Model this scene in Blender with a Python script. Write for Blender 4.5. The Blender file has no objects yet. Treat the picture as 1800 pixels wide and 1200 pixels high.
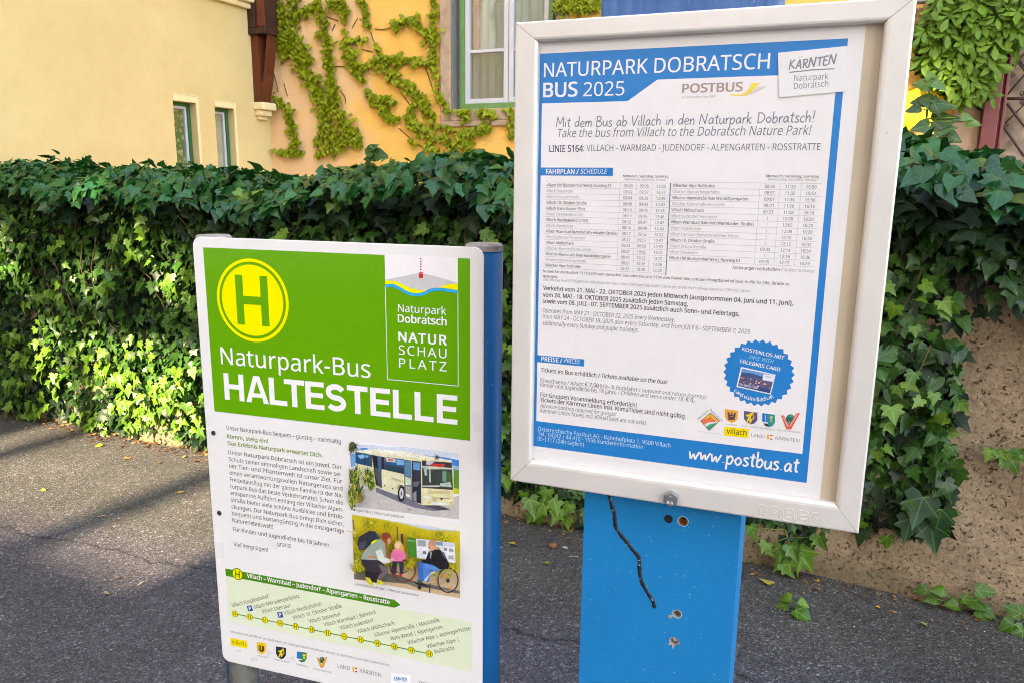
import bpy, bmesh, math, random
import numpy as np
from mathutils import Vector, Matrix

rng = np.random.default_rng(7)
random.seed(7)
sc = bpy.context.scene
COL = sc.collection

# ------------------------------------------------------------------ camera
EYE = np.array([0.0, 0.0, 1.5])
FPX, PITCH, ROLL = 1352.65, math.radians(11.6548), math.radians(0.6266)
_f = np.array([0, math.cos(PITCH), -math.sin(PITCH)])
_u = np.array([0, math.sin(PITCH), math.cos(PITCH)])
_x = np.array([1.0, 0, 0])
CR = math.cos(ROLL) * _x + math.sin(ROLL) * _u
CU = -math.sin(ROLL) * _x + math.cos(ROLL) * _u
CF = _f
cam = bpy.data.cameras.new("camera")
cam_o = bpy.data.objects.new("camera", cam)
COL.objects.link(cam_o)
cam.sensor_width = 36.0
cam.lens = 36.0 * FPX / 1800.0
cam.clip_start, cam.clip_end = 0.05, 500
M = Matrix(((CR[0], CU[0], -CF[0], EYE[0]), (CR[1], CU[1], -CF[1], EYE[1]),
            (CR[2], CU[2], -CF[2], EYE[2]), (0, 0, 0, 1)))
cam_o.matrix_world = M
cam.dof.use_dof = True
cam.dof.focus_distance = 1.25
cam.dof.aperture_fstop = 36.0
sc.camera = cam_o

# ------------------------------------------------------------------ light
SUN_EL = math.radians(30)
AZ = np.array([0.49, 0.8717])                # direction the light travels, on the ground
TO_SUN = np.array([-AZ[0] * math.cos(SUN_EL), -AZ[1] * math.cos(SUN_EL), math.sin(SUN_EL)])
world = bpy.data.worlds.new("World")
sc.world = world
world.use_nodes = True
wn = world.node_tree
sky = wn.nodes.new("ShaderNodeTexSky")
sky.sky_type = 'NISHITA'
sky.sun_disc = False
sky.sun_elevation = SUN_EL
sky.sun_rotation = math.atan2(TO_SUN[0], TO_SUN[1])
sky.air_density = 1.0
sky.dust_density = 1.6
sky.ozone_density = 0.6
bg = wn.nodes["Background"]
wn.links.new(sky.outputs[0], bg.inputs[0])
bg.inputs[1].default_value = 0.15
sun = bpy.data.lights.new("sun", 'SUN')
sun.energy = 2.3
sun.angle = math.radians(0.5)
sun.color = (1.0, 0.90, 0.74)
sun_o = bpy.data.objects.new("sun", sun)
COL.objects.link(sun_o)
sun_o.rotation_euler = Vector(TO_SUN).to_track_quat('Z', 'Y').to_euler()
vs = sc.view_settings
vs.view_transform = 'Standard'
vs.look = 'None'
vs.gamma = 1.0
vs.use_curve_mapping = False
vs.exposure = 3.45
vs.use_white_balance = True
vs.white_balance_temperature = 8000
vs.white_balance_tint = 8
sc.render.engine = 'CYCLES'
sc.cycles.max_bounces = 8
sc.cycles.transparent_max_bounces = 8
sc.cycles.caustics_reflective = False
sc.cycles.caustics_refractive = False
sc.cycles.use_denoising = True
sc.cycles.denoising_input_passes = 'RGB_ALBEDO_NORMAL'
sc.cycles.denoising_prefilter = 'NONE'
sc.cycles.filter_width = 1.0

# ------------------------------------------------------------------ helpers
def S(r, g, b):
    f = lambda c: c / 12.92 if c <= 0.04045 else ((c + 0.055) / 1.055) ** 2.4
    return (f(r / 255.0), f(g / 255.0), f(b / 255.0))

def ray(px, py):
    return CR * (px - 900) / FPX - CU * (py - 600) / FPX + CF

def on_ground(px, py, z=0.0):
    d = ray(px, py)
    return EYE + d * ((z - EYE[2]) / d[2])

class Plane:
    """A vertical plane: origin (x, y), yaw; u runs along it, +depth away from the viewer."""
    def __init__(self, x, y, yaw):
        self.o = np.array([x, y, 0.0]); self.yaw = yaw
        self.d = np.array([math.cos(yaw), math.sin(yaw), 0.0])
        self.n = np.array([-math.sin(yaw), math.cos(yaw), 0.0])
    def uv(self, px, py, dy=0.0):
        r = ray(px, py)
        t = np.dot(self.n, self.o + self.n * dy - EYE) / np.dot(self.n, r)
        P = EYE + r * t
        return float(np.dot(P - self.o, self.d)), float(P[2])
    def w(self, u, z, dy=0.0):
        return self.o + self.d * u + self.n * dy + np.array([0, 0, z])

def zoom(x0, y0, s):
    return lambda x, y: (x0 + x / s, y0 + y / s)

def props(o, label=None, cat=None, group=None, kind=None):
    if label: o["label"] = label
    if cat: o["category"] = cat
    if group: o["group"] = group
    if kind: o["kind"] = kind
    return o

def empty(name, loc, yaw=0.0, **kw):
    o = bpy.data.objects.new(name, None)
    o.empty_display_size = 0.1
    o.location = loc
    o.rotation_euler = (0, 0, yaw)
    COL.objects.link(o)
    return props(o, **kw)

def link(name, me, mats=None, parent=None, smooth=False, **kw):
    if mats is not None:
        for m in (mats if isinstance(mats, (list, tuple)) else [mats]):
            me.materials.append(m)
    o = bpy.data.objects.new(name, me)
    COL.objects.link(o)
    if parent: o.parent = parent
    if smooth:
        me.polygons.foreach_set("use_smooth", [True] * len(me.polygons))
    return props(o, **kw)

class MB:
    """Collects faces with materials and builds ONE mesh object."""
    def __init__(self):
        self.v, self.f, self.m, self.mats = [], [], [], []
    def mi(self, m):
        if m not in self.mats: self.mats.append(m)
        return self.mats.index(m)
    def add(self, verts, faces, mat):
        b = len(self.v); k = self.mi(mat)
        self.v += [tuple(map(float, p)) for p in verts]
        self.f += [tuple(b + i for i in f) for f in faces]
        self.m += [k] * len(faces)
    def box(self, c0, c1, mat):
        (x0, y0, z0), (x1, y1, z1) = c0, c1
        v = [(x0, y0, z0), (x1, y0, z0), (x1, y1, z0), (x0, y1, z0), (x0, y0, z1), (x1, y0, z1), (x1, y1, z1), (x0, y1, z1)]
        self.add(v, [(0, 3, 2, 1), (4, 5, 6, 7), (0, 1, 5, 4), (1, 2, 6, 5), (2, 3, 7, 6), (3, 0, 4, 7)], mat)
    def tube(self, pts, radii, mat, n=8, cap=True):
        pts = [Vector(p) for p in pts]
        if not isinstance(radii, (list, tuple)): radii = [radii] * len(pts)
        rings = []
        for i, p in enumerate(pts):
            t = (pts[min(i + 1, len(pts) - 1)] - pts[max(i - 1, 0)]).normalized()
            a = t.orthogonal().normalized() if abs(t.z) > 0.9 else t.cross(Vector((0, 0, 1))).normalized()
            b = t.cross(a)
            rings.append([p + (a * math.cos(2 * math.pi * k / n) + b * math.sin(2 * math.pi * k / n)) * radii[i] for k in range(n)])
        v = [q for r in rings for q in r]
        f = []
        for i in range(len(pts) - 1):
            for k in range(n):
                f.append((i * n + k, i * n + (k + 1) % n, (i + 1) * n + (k + 1) % n, (i + 1) * n + k))
        if cap:
            f.append(tuple(range(n - 1, -1, -1)))
            f.append(tuple((len(pts) - 1) * n + k for k in range(n)))
        self.add(v, f, mat)
    def prism(self, outline, y0, y1, mat):
        """outline in (u, z), counter-clockwise seen from the viewer (-y); y0 front, y1 back."""
        n = len(outline)
        v = [(u, y0, z) for u, z in outline] + [(u, y1, z) for u, z in outline]
        f = [tuple(range(n)), tuple(range(2 * n - 1, n - 1, -1))]
        for k in range(n):
            f.append((k, n + k, n + (k + 1) % n, (k + 1) % n))
        self.add(v, f, mat)
    def build(self, name, parent=None, smooth=False, bevel=None, **kw):
        me = bpy.data.meshes.new(name)
        me.from_pydata(self.v, [], self.f)
        for m in self.mats: me.materials.append(m)
        me.polygons.foreach_set("material_index", self.m)
        me.update()
        o = link(name, me, None, parent, smooth, **kw)
        if bevel:
            b = o.modifiers.new("bevel", 'BEVEL'); b.width = bevel; b.segments = 2; b.limit_method = 'ANGLE'
        return o

# ------------------------------------------------------------------ materials
def new_mat(name):
    m = bpy.data.materials.new(name); m.use_nodes = True
    return m, m.node_tree, m.node_tree.nodes["Principled BSDF"]

def node(nt, typ, **kw):
    n = nt.nodes.new(typ)
    for k, v in kw.items():
        if hasattr(n, k): setattr(n, k, v)
        else: n.inputs[k.replace("_", " ").strip()].default_value = v
    return n

def noise(nt, scale, detail=4, rough=0.55, vec=None, dist=0.0):
    n = nt.nodes.new("ShaderNodeTexNoise")
    n.inputs["Scale"].default_value = scale; n.inputs["Detail"].default_value = detail
    n.inputs["Roughness"].default_value = rough; n.inputs["Distortion"].default_value = dist
    if vec is None:
        tc = nt.nodes.new("ShaderNodeTexCoord"); vec = tc.outputs["Object"]
    nt.links.new(vec, n.inputs["Vector"])
    return n.outputs["Fac"]

def ramp(nt, fac, stops):
    r = nt.nodes.new("ShaderNodeValToRGB")
    el = r.color_ramp.elements
    while len(el) < len(stops): el.new(0.5)
    for e, (p, c) in zip(el, stops):
        e.position = p
        e.color = (c, c, c, 1) if not isinstance(c, (tuple, list)) else (*c[:3], 1)
    nt.links.new(fac, r.inputs[0])
    return r.outputs[0]

def mix(nt, fac, a, b, mode='MIX'):
    m = nt.nodes.new("ShaderNodeMix"); m.data_type = 'RGBA'; m.blend_type = mode
    def put(sock, v):
        if isinstance(v, bpy.types.NodeSocket): nt.links.new(v, sock)
        elif isinstance(v, (int, float)): sock.default_value = v if sock.type == 'VALUE' else (v, v, v, 1)
        else: sock.default_value = (*v[:3], 1)
    put(m.inputs[0], fac); put(m.inputs[6], a); put(m.inputs[7], b)
    return m.outputs[2]

def bump(nt, bsdf, height, strength, dist=0.01):
    b = nt.nodes.new("ShaderNodeBump")
    b.inputs["Strength"].default_value = strength; b.inputs["Distance"].default_value = dist
    nt.links.new(height, b.inputs["Height"]); nt.links.new(b.outputs[0], bsdf.inputs["Normal"])

def plain(name, c, rough=0.6, spec=0.4, metal=0.0, var=0.08, scale=12, bmp=0.0, bscale=60):
    m, nt, b = new_mat(name)
    if var:
        f = noise(nt, scale, 5)
        k = ramp(nt, f, [(0.3, 1 - var), (0.7, 1 + 0.5 * var)])
        nt.links.new(mix(nt, 1.0, c, k, 'MULTIPLY'), b.inputs["Base Color"])
    else:
        b.inputs["Base Color"].default_value = (*c, 1)
    b.inputs["Roughness"].default_value = rough
    b.inputs["Specular IOR Level"].default_value = spec
    b.inputs["Metallic"].default_value = metal
    if bmp: bump(nt, b, noise(nt, bscale, 4), bmp, 0.004)
    return m

_ink = {}
def ink(r, g, b, rough=0.35, spec=0.4):
    """A printed colour."""
    k = (r, g, b, rough)
    if k not in _ink:
        _ink[k] = plain("ink", S(r, g, b), rough, spec, var=0.03, scale=30)
    return _ink[k]

# ------------------------------------------------------------------ printing: flat layers on a vertical plane
LAYER = 0.00012
try:        # a humanist sans that ships with Blender, where it is installed; else the built-in font
    SANS = bpy.data.fonts.load(bpy.utils.resource_path('LOCAL') + "/datafiles/fonts/NotoSansHebrew-Regular.woff2")
except Exception:
    SANS = None
def text_mesh(s, bold=0.0, italic=0.0, res=2, spacing=1.0, plain_font=False):
    cu = bpy.data.curves.new("t", 'FONT'); cu.body = s; cu.offset = bold; cu.shear = italic
    if SANS and not plain_font: cu.font = SANS
    cu.resolution_u = res; cu.space_character = spacing
    ob = bpy.data.objects.new("t", cu)
    me = bpy.data.meshes.new_from_object(ob)
    n = len(me.vertices)
    co = np.empty(n * 3); me.vertices.foreach_get("co", co); co = co.reshape(-1, 3)
    faces = [tuple(p.vertices) for p in me.polygons]
    bpy.data.objects.remove(ob); bpy.data.curves.remove(cu); bpy.data.meshes.remove(me)
    return co, faces
CAPH = float(np.ptp(text_mesh("H")[0][:, 1])); CAPH_LIGHT = float(np.ptp(text_mesh("H", plain_font=True)[0][:, 1]))
class Print(MB):
    def __init__(self, plane, base=0.0, layer=1):
        super().__init__(); self.p = plane; self.base = base; self.layer = layer
    def y(self, layer=None): return self.base - LAYER * (self.layer if layer is None else layer)
    def uv(self, px, py): return self.p.uv(px, py, self.base)
    def flat(self, uvs, mat, layer=None):
        a = sum(uvs[i][0] * uvs[(i + 1) % len(uvs)][1] - uvs[(i + 1) % len(uvs)][0] * uvs[i][1] for i in range(len(uvs)))
        if a < 0: uvs = uvs[::-1]
        y = self.y(layer)
        self.add([(u, y, z) for u, z in uvs], [tuple(range(len(uvs)))], mat)
    def poly(self, pts, mat, layer=None): self.flat([self.uv(*p) for p in pts], mat, layer)
    def disc(self, c, r, mat, layer=None, n=48):
        self.flat([(c[0] + r * math.cos(2 * math.pi * k / n), c[1] + r * math.sin(2 * math.pi * k / n)) for k in range(n)], mat, layer)
    def line(self, uvs, w, mat, layer=None, closed=False, taper=False):
        """A ribbon of width w through points in plane coordinates."""
        P = [np.array(p) for p in uvs]; n = len(P); y = self.y(layer); V = []
        for i in range(n):
            a = P[(i - 1) % n] if (i or closed) else P[i]; b = P[(i + 1) % n] if (i < n - 1 or closed) else P[i]
            t = b - a; L = np.linalg.norm(t); t = t / L if L > 1e-9 else np.array([1, 0])
            nn = np.array([-t[1], t[0]]); ww = w
            if not closed and 0 < i < n - 1 or closed:
                t1 = P[i] - a; t1 = t1 / max(np.linalg.norm(t1), 1e-9)
                ww = w / max(0.5, abs(np.dot(nn, [-t1[1], t1[0]])))
            if taper and i in (0, n - 1): ww *= 0.6
            V += [P[i] + nn * ww / 2, P[i] - nn * ww / 2]
        F = [(2 * i, 2 * i + 1, 2 * i + 3, 2 * i + 2) for i in range(n - 1)]
        if closed: F.append((2 * n - 2, 2 * n - 1, 1, 0))
        self.add([(p[0], y, p[1]) for p in V], F, mat)
    def text(self, s, p0, p1, cap, mat, bold=0.0, italic=0.0, angled=False, layer=None, spacing=1.0):
        """Text whose baseline runs from pixel p0 to pixel p1, capitals cap pixels high."""
        a, b = self.uv(*p0), self.uv(*p1)
        mx, my = (p0[0] + p1[0]) / 2, (p0[1] + p1[1]) / 2
        h = self.uv(mx, my - cap)[1] - self.uv(mx, my)[1]
        if not angled:
            z = (a[1] + b[1]) / 2; a, b = (a[0], z), (b[0], z)
        self.text_uv(s, a, b, h, mat, bold, italic, layer, spacing)
    def text_uv(self, s, a, b, h, mat, bold=0.0, italic=0.0, layer=None, spacing=1.0):
        light = False
        co, faces = text_mesh(s, 0.0, italic, 3 if h > 0.012 else 2, spacing, light)
        n = len(co)
        x0, x1 = co[:, 0].min(), co[:, 0].max()
        L = math.hypot(b[0] - a[0], b[1] - a[1])
        sx, sy = L / (x1 - x0), h / (CAPH_LIGHT if light else CAPH)
        ca, sa = (b[0] - a[0]) / L, (b[1] - a[1]) / L
        e = max(0.0, bold) * CAPH / 0.69
        strikes = [(0, 0)] if e < .003 else ([(-e, 0), (e, 0)] if h < 0.006 else [(-e, -e * .5), (e, -e * .5), (-e, e * .5), (e, e * .5)])
        for k, (ox, oy) in enumerate(strikes):      # heavier faces: struck twice or four times, each on its own level
            X = (co[:, 0] - x0 + ox) * sx; Y = (co[:, 1] + oy) * sy
            U = a[0] + X * ca - Y * sa; Z = a[1] + X * sa + Y * ca
            y = self.y(layer) - k * 0.00001
            self.add(np.stack([U, np.full(n, y), Z], 1), faces, mat)

def smooth_pts(pts, k=5):
    if len(pts) < 3: return [tuple(p) for p in pts]
    P = [np.array(p, float) for p in pts]; P = [2 * P[0] - P[1]] + P + [2 * P[-1] - P[-2]]
    out = []
    for i in range(1, len(P) - 2):
        for j in range(k):
            t = j / k
            out.append(tuple(0.5 * (2 * P[i] + (P[i + 1] - P[i - 1]) * t + (2 * P[i - 1] - 5 * P[i] + 4 * P[i + 1] - P[i + 2]) * t * t
                             + (3 * P[i] - P[i - 1] - 3 * P[i + 1] + P[i + 2]) * t ** 3)))
    out.append(tuple(P[-2]))
    return out

# hand lettering: strokes per letter, x-height 1, ascender 1.9
HAND = {
 'M': (1.5, [[(0, 0), (.12, 1.8)], [(.12, 1.8), (.6, .7), (.72, .7)], [(.72, .7), (1.2, 1.85)], [(1.2, 1.85), (1.25, .9), (1.3, 0)]]),
 'B': (1.2, [[(.1, 0), (.12, 1.8)], [(.0, 1.75), (.6, 1.8), (.85, 1.5), (.6, 1.1), (.2, .98)], [(.2, .98), (.8, .85), (1.0, .4), (.6, .02), (0, .02)]]),
 'V': (1.1, [[(0, 1.8), (.4, 0)], [(.4, 0), (1.05, 1.85)]]),
 'N': (1.45, [[(0, 0), (.15, 1.75)], [(.15, 1.75), (.95, .1)], [(.95, .1), (1.15, 1.85)]]),
 'D': (1.35, [[(.15, 0), (.15, 1.75)], [(0, 1.7), (.7, 1.65), (1.15, 1.0), (.8, .25), (.05, .02)]]),
 'i': (.45, [[(.2, 1), (.18, .4), (.25, 0)], [(.22, 1.42), (.26, 1.5)]]),
 't': (.75, [[(.35, 1.6), (.3, .5), (.38, .05), (.6, .08)], [(0, 1.1), (.65, 1.18)]]),
 'd': (1.05, [[(.75, .85), (.45, 1), (.1, .55), (.25, .05), (.6, .25), (.78, .8)], [(.82, 1.9), (.78, .8), (.85, 0)]]),
 'e': (.9, [[(.08, .5), (.65, .62), (.6, .95), (.3, 1), (.05, .5), (.3, .02), (.75, .2)]]),
 'm': (1.35, [[(.1, 1), (.12, 0)], [(.12, .55), (.4, 1), (.58, .8), (.58, 0)], [(.58, .55), (.9, 1), (1.08, .8), (1.12, 0)]]),
 'u': (1.0, [[(.08, 1), (.1, .3), (.35, 0), (.65, .3), (.75, 1)], [(.75, 1), (.76, .3), (.88, 0)]]),
 's': (.8, [[(.65, .9), (.35, 1.02), (.12, .8), (.4, .52), (.62, .25), (.35, 0), (.02, .1)]]),
 'a': (1.0, [[(.7, .85), (.4, 1), (.08, .5), (.25, .02), (.6, .3), (.74, .95)], [(.74, .95), (.72, .3), (.88, 0)]]),
 'b': (1.0, [[(.1, 1.9), (.12, .05)], [(.12, .6), (.5, 1), (.78, .55), (.5, 0), (.12, .08)]]),
 'l': (.45, [[(.15, 1.9), (.13, .3), (.3, 0)]]),
 'c': (.8, [[(.65, .88), (.35, 1), (.08, .5), (.3, .02), (.68, .15)]]),
 'h': (1.0, [[(.1, 1.9), (.12, 0)], [(.12, .55), (.45, 1), (.68, .75), (.7, 0)]]),
 'n': (1.0, [[(.1, 1), (.12, 0)], [(.12, .55), (.45, 1), (.68, .75), (.72, 0)]]),
 'r': (.7, [[(.12, 1), (.14, 0)], [(.14, .5), (.35, .95), (.6, .95)]]),
 'p': (1.0, [[(.1, 1), (.1, -.75)], [(.1, .6), (.5, 1), (.78, .55), (.5, 0), (.12, .1)]]),
 'k': (1.0, [[(.1, 1.9), (.12, 0)], [(.65, 1), (.15, .45)], [(.3, .55), (.55, .05), (.8, .05)]]),
 'o': (1.0, [[(.45, 1), (.08, .5), (.42, 0), (.8, .5), (.45, 1)]]),
 'w': (1.35, [[(.0, 1), (.2, .05)], [(.2, .05), (.55, .75)], [(.55, .75), (.75, .05)], [(.75, .05), (1.2, 1.05)]]),
 '!': (.5, [[(.25, 1.9), (.2, .55)], [(.18, .12), (.19, .0)]]),
 '.': (.5, [[(.15, .1), (.2, .02)]]),
 ' ': (.65, []),
 'K': (1.2, [[(.1, 1.7), (0, 0)], [(.85, 1.7), (.05, .8)], [(.2, .85), (.95, .15)]]),
 'Ä': (1.25, [[(0, 0), (.6, 1.65)], [(.6, 1.65), (.95, 0)], [(.2, .55), (.85, .6)], [(.4, 2.0), (.42, 2.1)], [(.8, 2.05), (.82, 2.15)]]),
 'R': (1.15, [[(.1, 1.6), (.15, 0)], [(0, 1.5), (.7, 1.5), (.7, 1.0), (.15, .8)], [(.3, .8), (.95, 0)]]),
 'T': (1.15, [[(.5, 1.5), (.5, .1)], [(0, 1.45), (1.05, 1.6)]]),
 'E': (1.05, [[(.1, 1.6), (.12, .1), (.85, .15)], [(.1, 1.55), (.85, 1.65)], [(.12, .85), (.7, .95)]]),
}
def hand_text(pr, s, p0, p1, xh, w, mat, italic=0.06, layer=None):
    """Handwriting from pixel p0 to p1 with x-height xh pixels and stroke width w pixels."""
    a, b = pr.uv(*p0), pr.uv(*p1)
    mx, my = (p0[0] + p1[0]) / 2, (p0[1] + p1[1]) / 2
    h = pr.uv(mx, my - xh)[1] - pr.uv(mx, my)[1]
    wu = h * w / xh
    total = sum(HAND[c][0] for c in s)
    L = b[0] - a[0]; sx = L / total; cx = 0; k = 0
    lay = pr.layer if layer is None else layer
    for c in s:
        adv, strokes = HAND[c]
        jig = random.uniform(-.05, .05)
        for st in strokes:
            pts = smooth_pts(st) if len(st) > 2 else st
            uv = [(a[0] + (cx + x + italic * y) * sx, a[1] + (b[1] - a[1]) * (cx / total) + (y + jig) * h) for x, y in pts]
            pr.line(uv, wu, mat, lay + 0.06 * (k % 9)); k += 1
        cx += adv
# ------------------------------------------------------------------ setting: planes of the place
WALL_YAW = math.radians(-24.6)
WALL = Plane(-3.4, 4.916, WALL_YAW)                       # street face of the garden wall
_c = ray(480, 300); CORNER = EYE + _c * (8.0 / _c[1])
VINE = Plane(CORNER[0], CORNER[1], WALL_YAW)              # front of the ochre house
SIDE = Plane(CORNER[0], CORNER[1], WALL_YAW + math.pi / 2)  # front of the cream house

# ------------------------------------------------------------------ ground
def ground_material():
    m, nt, b = new_mat("asphalt")
    tc = nt.nodes.new("ShaderNodeTexCoord"); P = tc.outputs["Object"]
    vo = nt.nodes.new("ShaderNodeTexVoronoi"); vo.inputs["Scale"].default_value = 140
    nt.links.new(P, vo.inputs["Vector"])
    sep = nt.nodes.new("ShaderNodeSeparateColor"); nt.links.new(vo.outputs["Color"], sep.inputs[0])
    stone = ramp(nt, sep.outputs[0], [(0.0, 0.5), (0.5, 0.9), (0.86, 1.15), (0.95, 1.6), (1.0, 2.6)])
    vo2 = nt.nodes.new("ShaderNodeTexVoronoi"); vo2.inputs["Scale"].default_value = 330
    nt.links.new(P, vo2.inputs["Vector"])
    sep2 = nt.nodes.new("ShaderNodeSeparateColor"); nt.links.new(vo2.outputs["Color"], sep2.inputs[0])
    grit = ramp(nt, sep2.outputs[1], [(0.0, 0.45), (0.6, 1.0), (0.93, 1.25), (0.985, 2.4)])
    # a seam between two layers of asphalt
    A, B = on_ground(0, 925), on_ground(370, 1000)
    t = (B - A)[:2]; t = t / np.linalg.norm(t); nn = np.array([-t[1], t[0]])
    dp = nt.nodes.new("ShaderNodeVectorMath"); dp.operation = 'DOT_PRODUCT'
    nt.links.new(P, dp.inputs[0]); dp.inputs[1].default_value = (nn[0], nn[1], 0)
    wob = noise(nt, 3.0, 8, 0.75, P)
    ad = nt.nodes.new("ShaderNodeMath"); ad.operation = 'MULTIPLY_ADD'
    nt.links.new(wob, ad.inputs[0]); ad.inputs[1].default_value = 0.22; nt.links.new(dp.outputs["Value"], ad.inputs[2])
    su = nt.nodes.new("ShaderNodeMath"); su.operation = 'SUBTRACT'
    nt.links.new(ad.outputs[0], su.inputs[0]); su.inputs[1].default_value = float(np.dot(nn, A[:2])) + 0.11
    ab = nt.nodes.new("ShaderNodeMath"); ab.operation = 'ABSOLUTE'; nt.links.new(su.outputs[0], ab.inputs[0])
    crk = ramp(nt, ab.outputs[0], [(0.002, 0.35), (0.007, 0.8), (0.012, 1.0)])
    side = ramp(nt, su.outputs[0], [(0.0, 0.0), (0.25, 1.0)])
    big = ramp(nt, noise(nt, 1.7, 6, 0.6, P), [(0.3, 0.72), (0.7, 1.25)])
    base = mix(nt, side, (0.074, 0.065, 0.074), (0.082, 0.074, 0.068))
    c = mix(nt, 1, base, stone, 'MULTIPLY'); c = mix(nt, 1, c, grit, 'MULTIPLY')
    c = mix(nt, 1, c, big, 'MULTIPLY'); c = mix(nt, 1, c, crk, 'MULTIPLY')
    nt.links.new(c, b.inputs["Base Color"])
    b.inputs["Roughness"].default_value = 0.75; b.inputs["Specular IOR Level"].default_value = 0.35
    h = mix(nt, 0.5, vo.outputs["Distance"], noise(nt, 160, 3, 0.6, P))
    h2 = mix(nt, 0.3, h, crk)
    bump(nt, b, h2, 0.9, 0.006)
    return m
g = MB(); g.add([(-60, -60, 0), (60, -60, 0), (60, 60, 0), (-60, 60, 0)], [(0, 1, 2, 3)], ground_material())
g.build("ground", kind="structure")

# unseen pale gravel court, added to bounce sunlight up the house fronts
gc = MB(); M_grav = plain("gravel", (0.46, 0.41, 0.34), 0.9, 0.15, var=0.3, scale=40, bmp=.6, bscale=90)
gc.add([tuple(WALL.w(u, 0.004, dy)) for u, dy in ((-4, .4), (10, .4), (10, 4.2), (-4, 4.2))], [(0, 1, 2, 3)], M_grav)
gc.build("bounce_court", kind="structure")

# ------------------------------------------------------------------ walls with openings
def wall_sheet(mb, u0, u1, z0, z1, holes, mat, depth, reveal):
    us = sorted({u0, u1, *[h[0] for h in holes], *[h[1] for h in holes]})
    zs = sorted({z0, z1, *[h[2] for h in holes], *[h[3] for h in holes]})
    for i in range(len(us) - 1):
        for j in range(len(zs) - 1):
            cu, cz = (us[i] + us[i + 1]) / 2, (zs[j] + zs[j + 1]) / 2
            if any(h[0] < cu < h[1] and h[2] < cz < h[3] for h in holes): continue
            mb.add([(us[i], 0, zs[j]), (us[i + 1], 0, zs[j]), (us[i + 1], 0, zs[j + 1]), (us[i], 0, zs[j + 1])], [(0, 1, 2, 3)], mat)
    for a, b, c, d in holes:
        D = reveal
        mb.add([(a, 0, c), (a, D, c), (a, D, d), (a, 0, d)], [(0, 1, 2, 3)], mat)
        mb.add([(b, 0, c), (b, 0, d), (b, D, d), (b, D, c)], [(0, 1, 2, 3)], mat)
        mb.add([(a, 0, d), (a, D, d), (b, D, d), (b, 0, d)], [(0, 1, 2, 3)], mat)
        mb.add([(a, 0, c), (b, 0, c), (b, D, c), (a, D, c)], [(0, 1, 2, 3)], mat)
    mb.add([(u0, 0, z0), (u0, 0, z1), (u0, depth, z1), (u0, depth, z0)], [(0, 1, 2, 3)], mat)
    mb.add([(u1, 0, z0), (u1, depth, z0), (u1, depth, z1), (u1, 0, z1)], [(0, 1, 2, 3)], mat)
    mb.add([(u0, depth, z0), (u0, depth, z1), (u1, depth, z1), (u1, depth, z0)], [(0, 1, 2, 3)], mat)
    mb.add([(u0, 0, z1), (u1, 0, z1), (u1, depth, z1), (u0, depth, z1)], [(0, 1, 2, 3)], mat)

def stucco(name, c1, c2, worn, wear_lo, wear_hi, bmp=0.25):
    m, nt, b = new_mat(name)
    tc = nt.nodes.new("ShaderNodeTexCoord"); P = tc.outputs["Object"]
    c = mix(nt, ramp(nt, noise(nt, 1.3, 6, 0.6, P), [(0.3, 0), (0.7, 1)]), c1, c2)
    c = mix(nt, ramp(nt, noise(nt, 9, 6, 0.7, P), [(0.45, 0), (0.8, 0.35)]), c, worn)
    if wear_hi is not None:
        sx = nt.nodes.new("ShaderNodeSeparateXYZ"); nt.links.new(P, sx.inputs[0])
        mr = nt.nodes.new("ShaderNodeMapRange"); nt.links.new(sx.outputs[0], mr.inputs[0])
        mr.inputs[1].default_value = wear_lo; mr.inputs[2].default_value = wear_hi
        mr.inputs[3].default_value = 0.42; mr.inputs[4].default_value = -0.25
        ad = nt.nodes.new("ShaderNodeMath"); ad.operation = 'ADD'
        nt.links.new(mr.outputs[0], ad.inputs[0]); nt.links.new(noise(nt, 2.2, 6, 0.6, P), ad.inputs[1])
        c = mix(nt, ramp(nt, ad.outputs[0], [(0.52, 0), (0.72, 0.75)]), c, worn)
    nt.links.new(c, b.inputs["Base Color"])
    b.inputs["Roughness"].default_value = 0.9; b.inputs["Specular IOR Level"].default_value = 0.2
    bump(nt, b, noise(nt, 45, 5, 0.7, P), bmp, 0.01)
    return m

M_cream = stucco("cream_render", (0.59, 0.44, 0.21), (0.67, 0.52, 0.265), (0.50, 0.37, 0.20), 0, None, 0.15)
M_trim = plain("cream_trim", (0.76, 0.62, 0.36), 0.8, 0.2, var=0.05)
M_ochre = stucco("ochre_render", (0.74, 0.405, 0.085), (0.80, 0.465, 0.125), (0.70, 0.47, 0.30), 0.0, 2.2, 0.3)
M_stone = plain("window_stone", (0.42, 0.30, 0.22), 0.85, 0.2, var=0.25, scale=14, bmp=0.3)
M_green = plain("green_paint", S(35, 92, 48), 0.45, 0.5, var=0.12)
M_sage = plain("weathered_green_paint", S(92, 130, 80), 0.5, 0.4, var=0.15)
M_greyboard = plain("grey_board", S(112, 112, 112), 0.6, 0.3, var=0.15)
M_white = plain("white_paint", (0.50, 0.49, 0.55), 0.4, 0.5, var=0.05)
M_dark = plain("dark_room", (0.05, 0.05, 0.05), 0.9, 0.1, var=0)
M_wood = plain("brown_wood", S(98, 48, 26), 0.6, 0.3, var=0.25, scale=9)
M_wood2 = plain("dark_brown_wood", S(62, 36, 30), 0.6, 0.3, var=0.25, scale=9)

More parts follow.
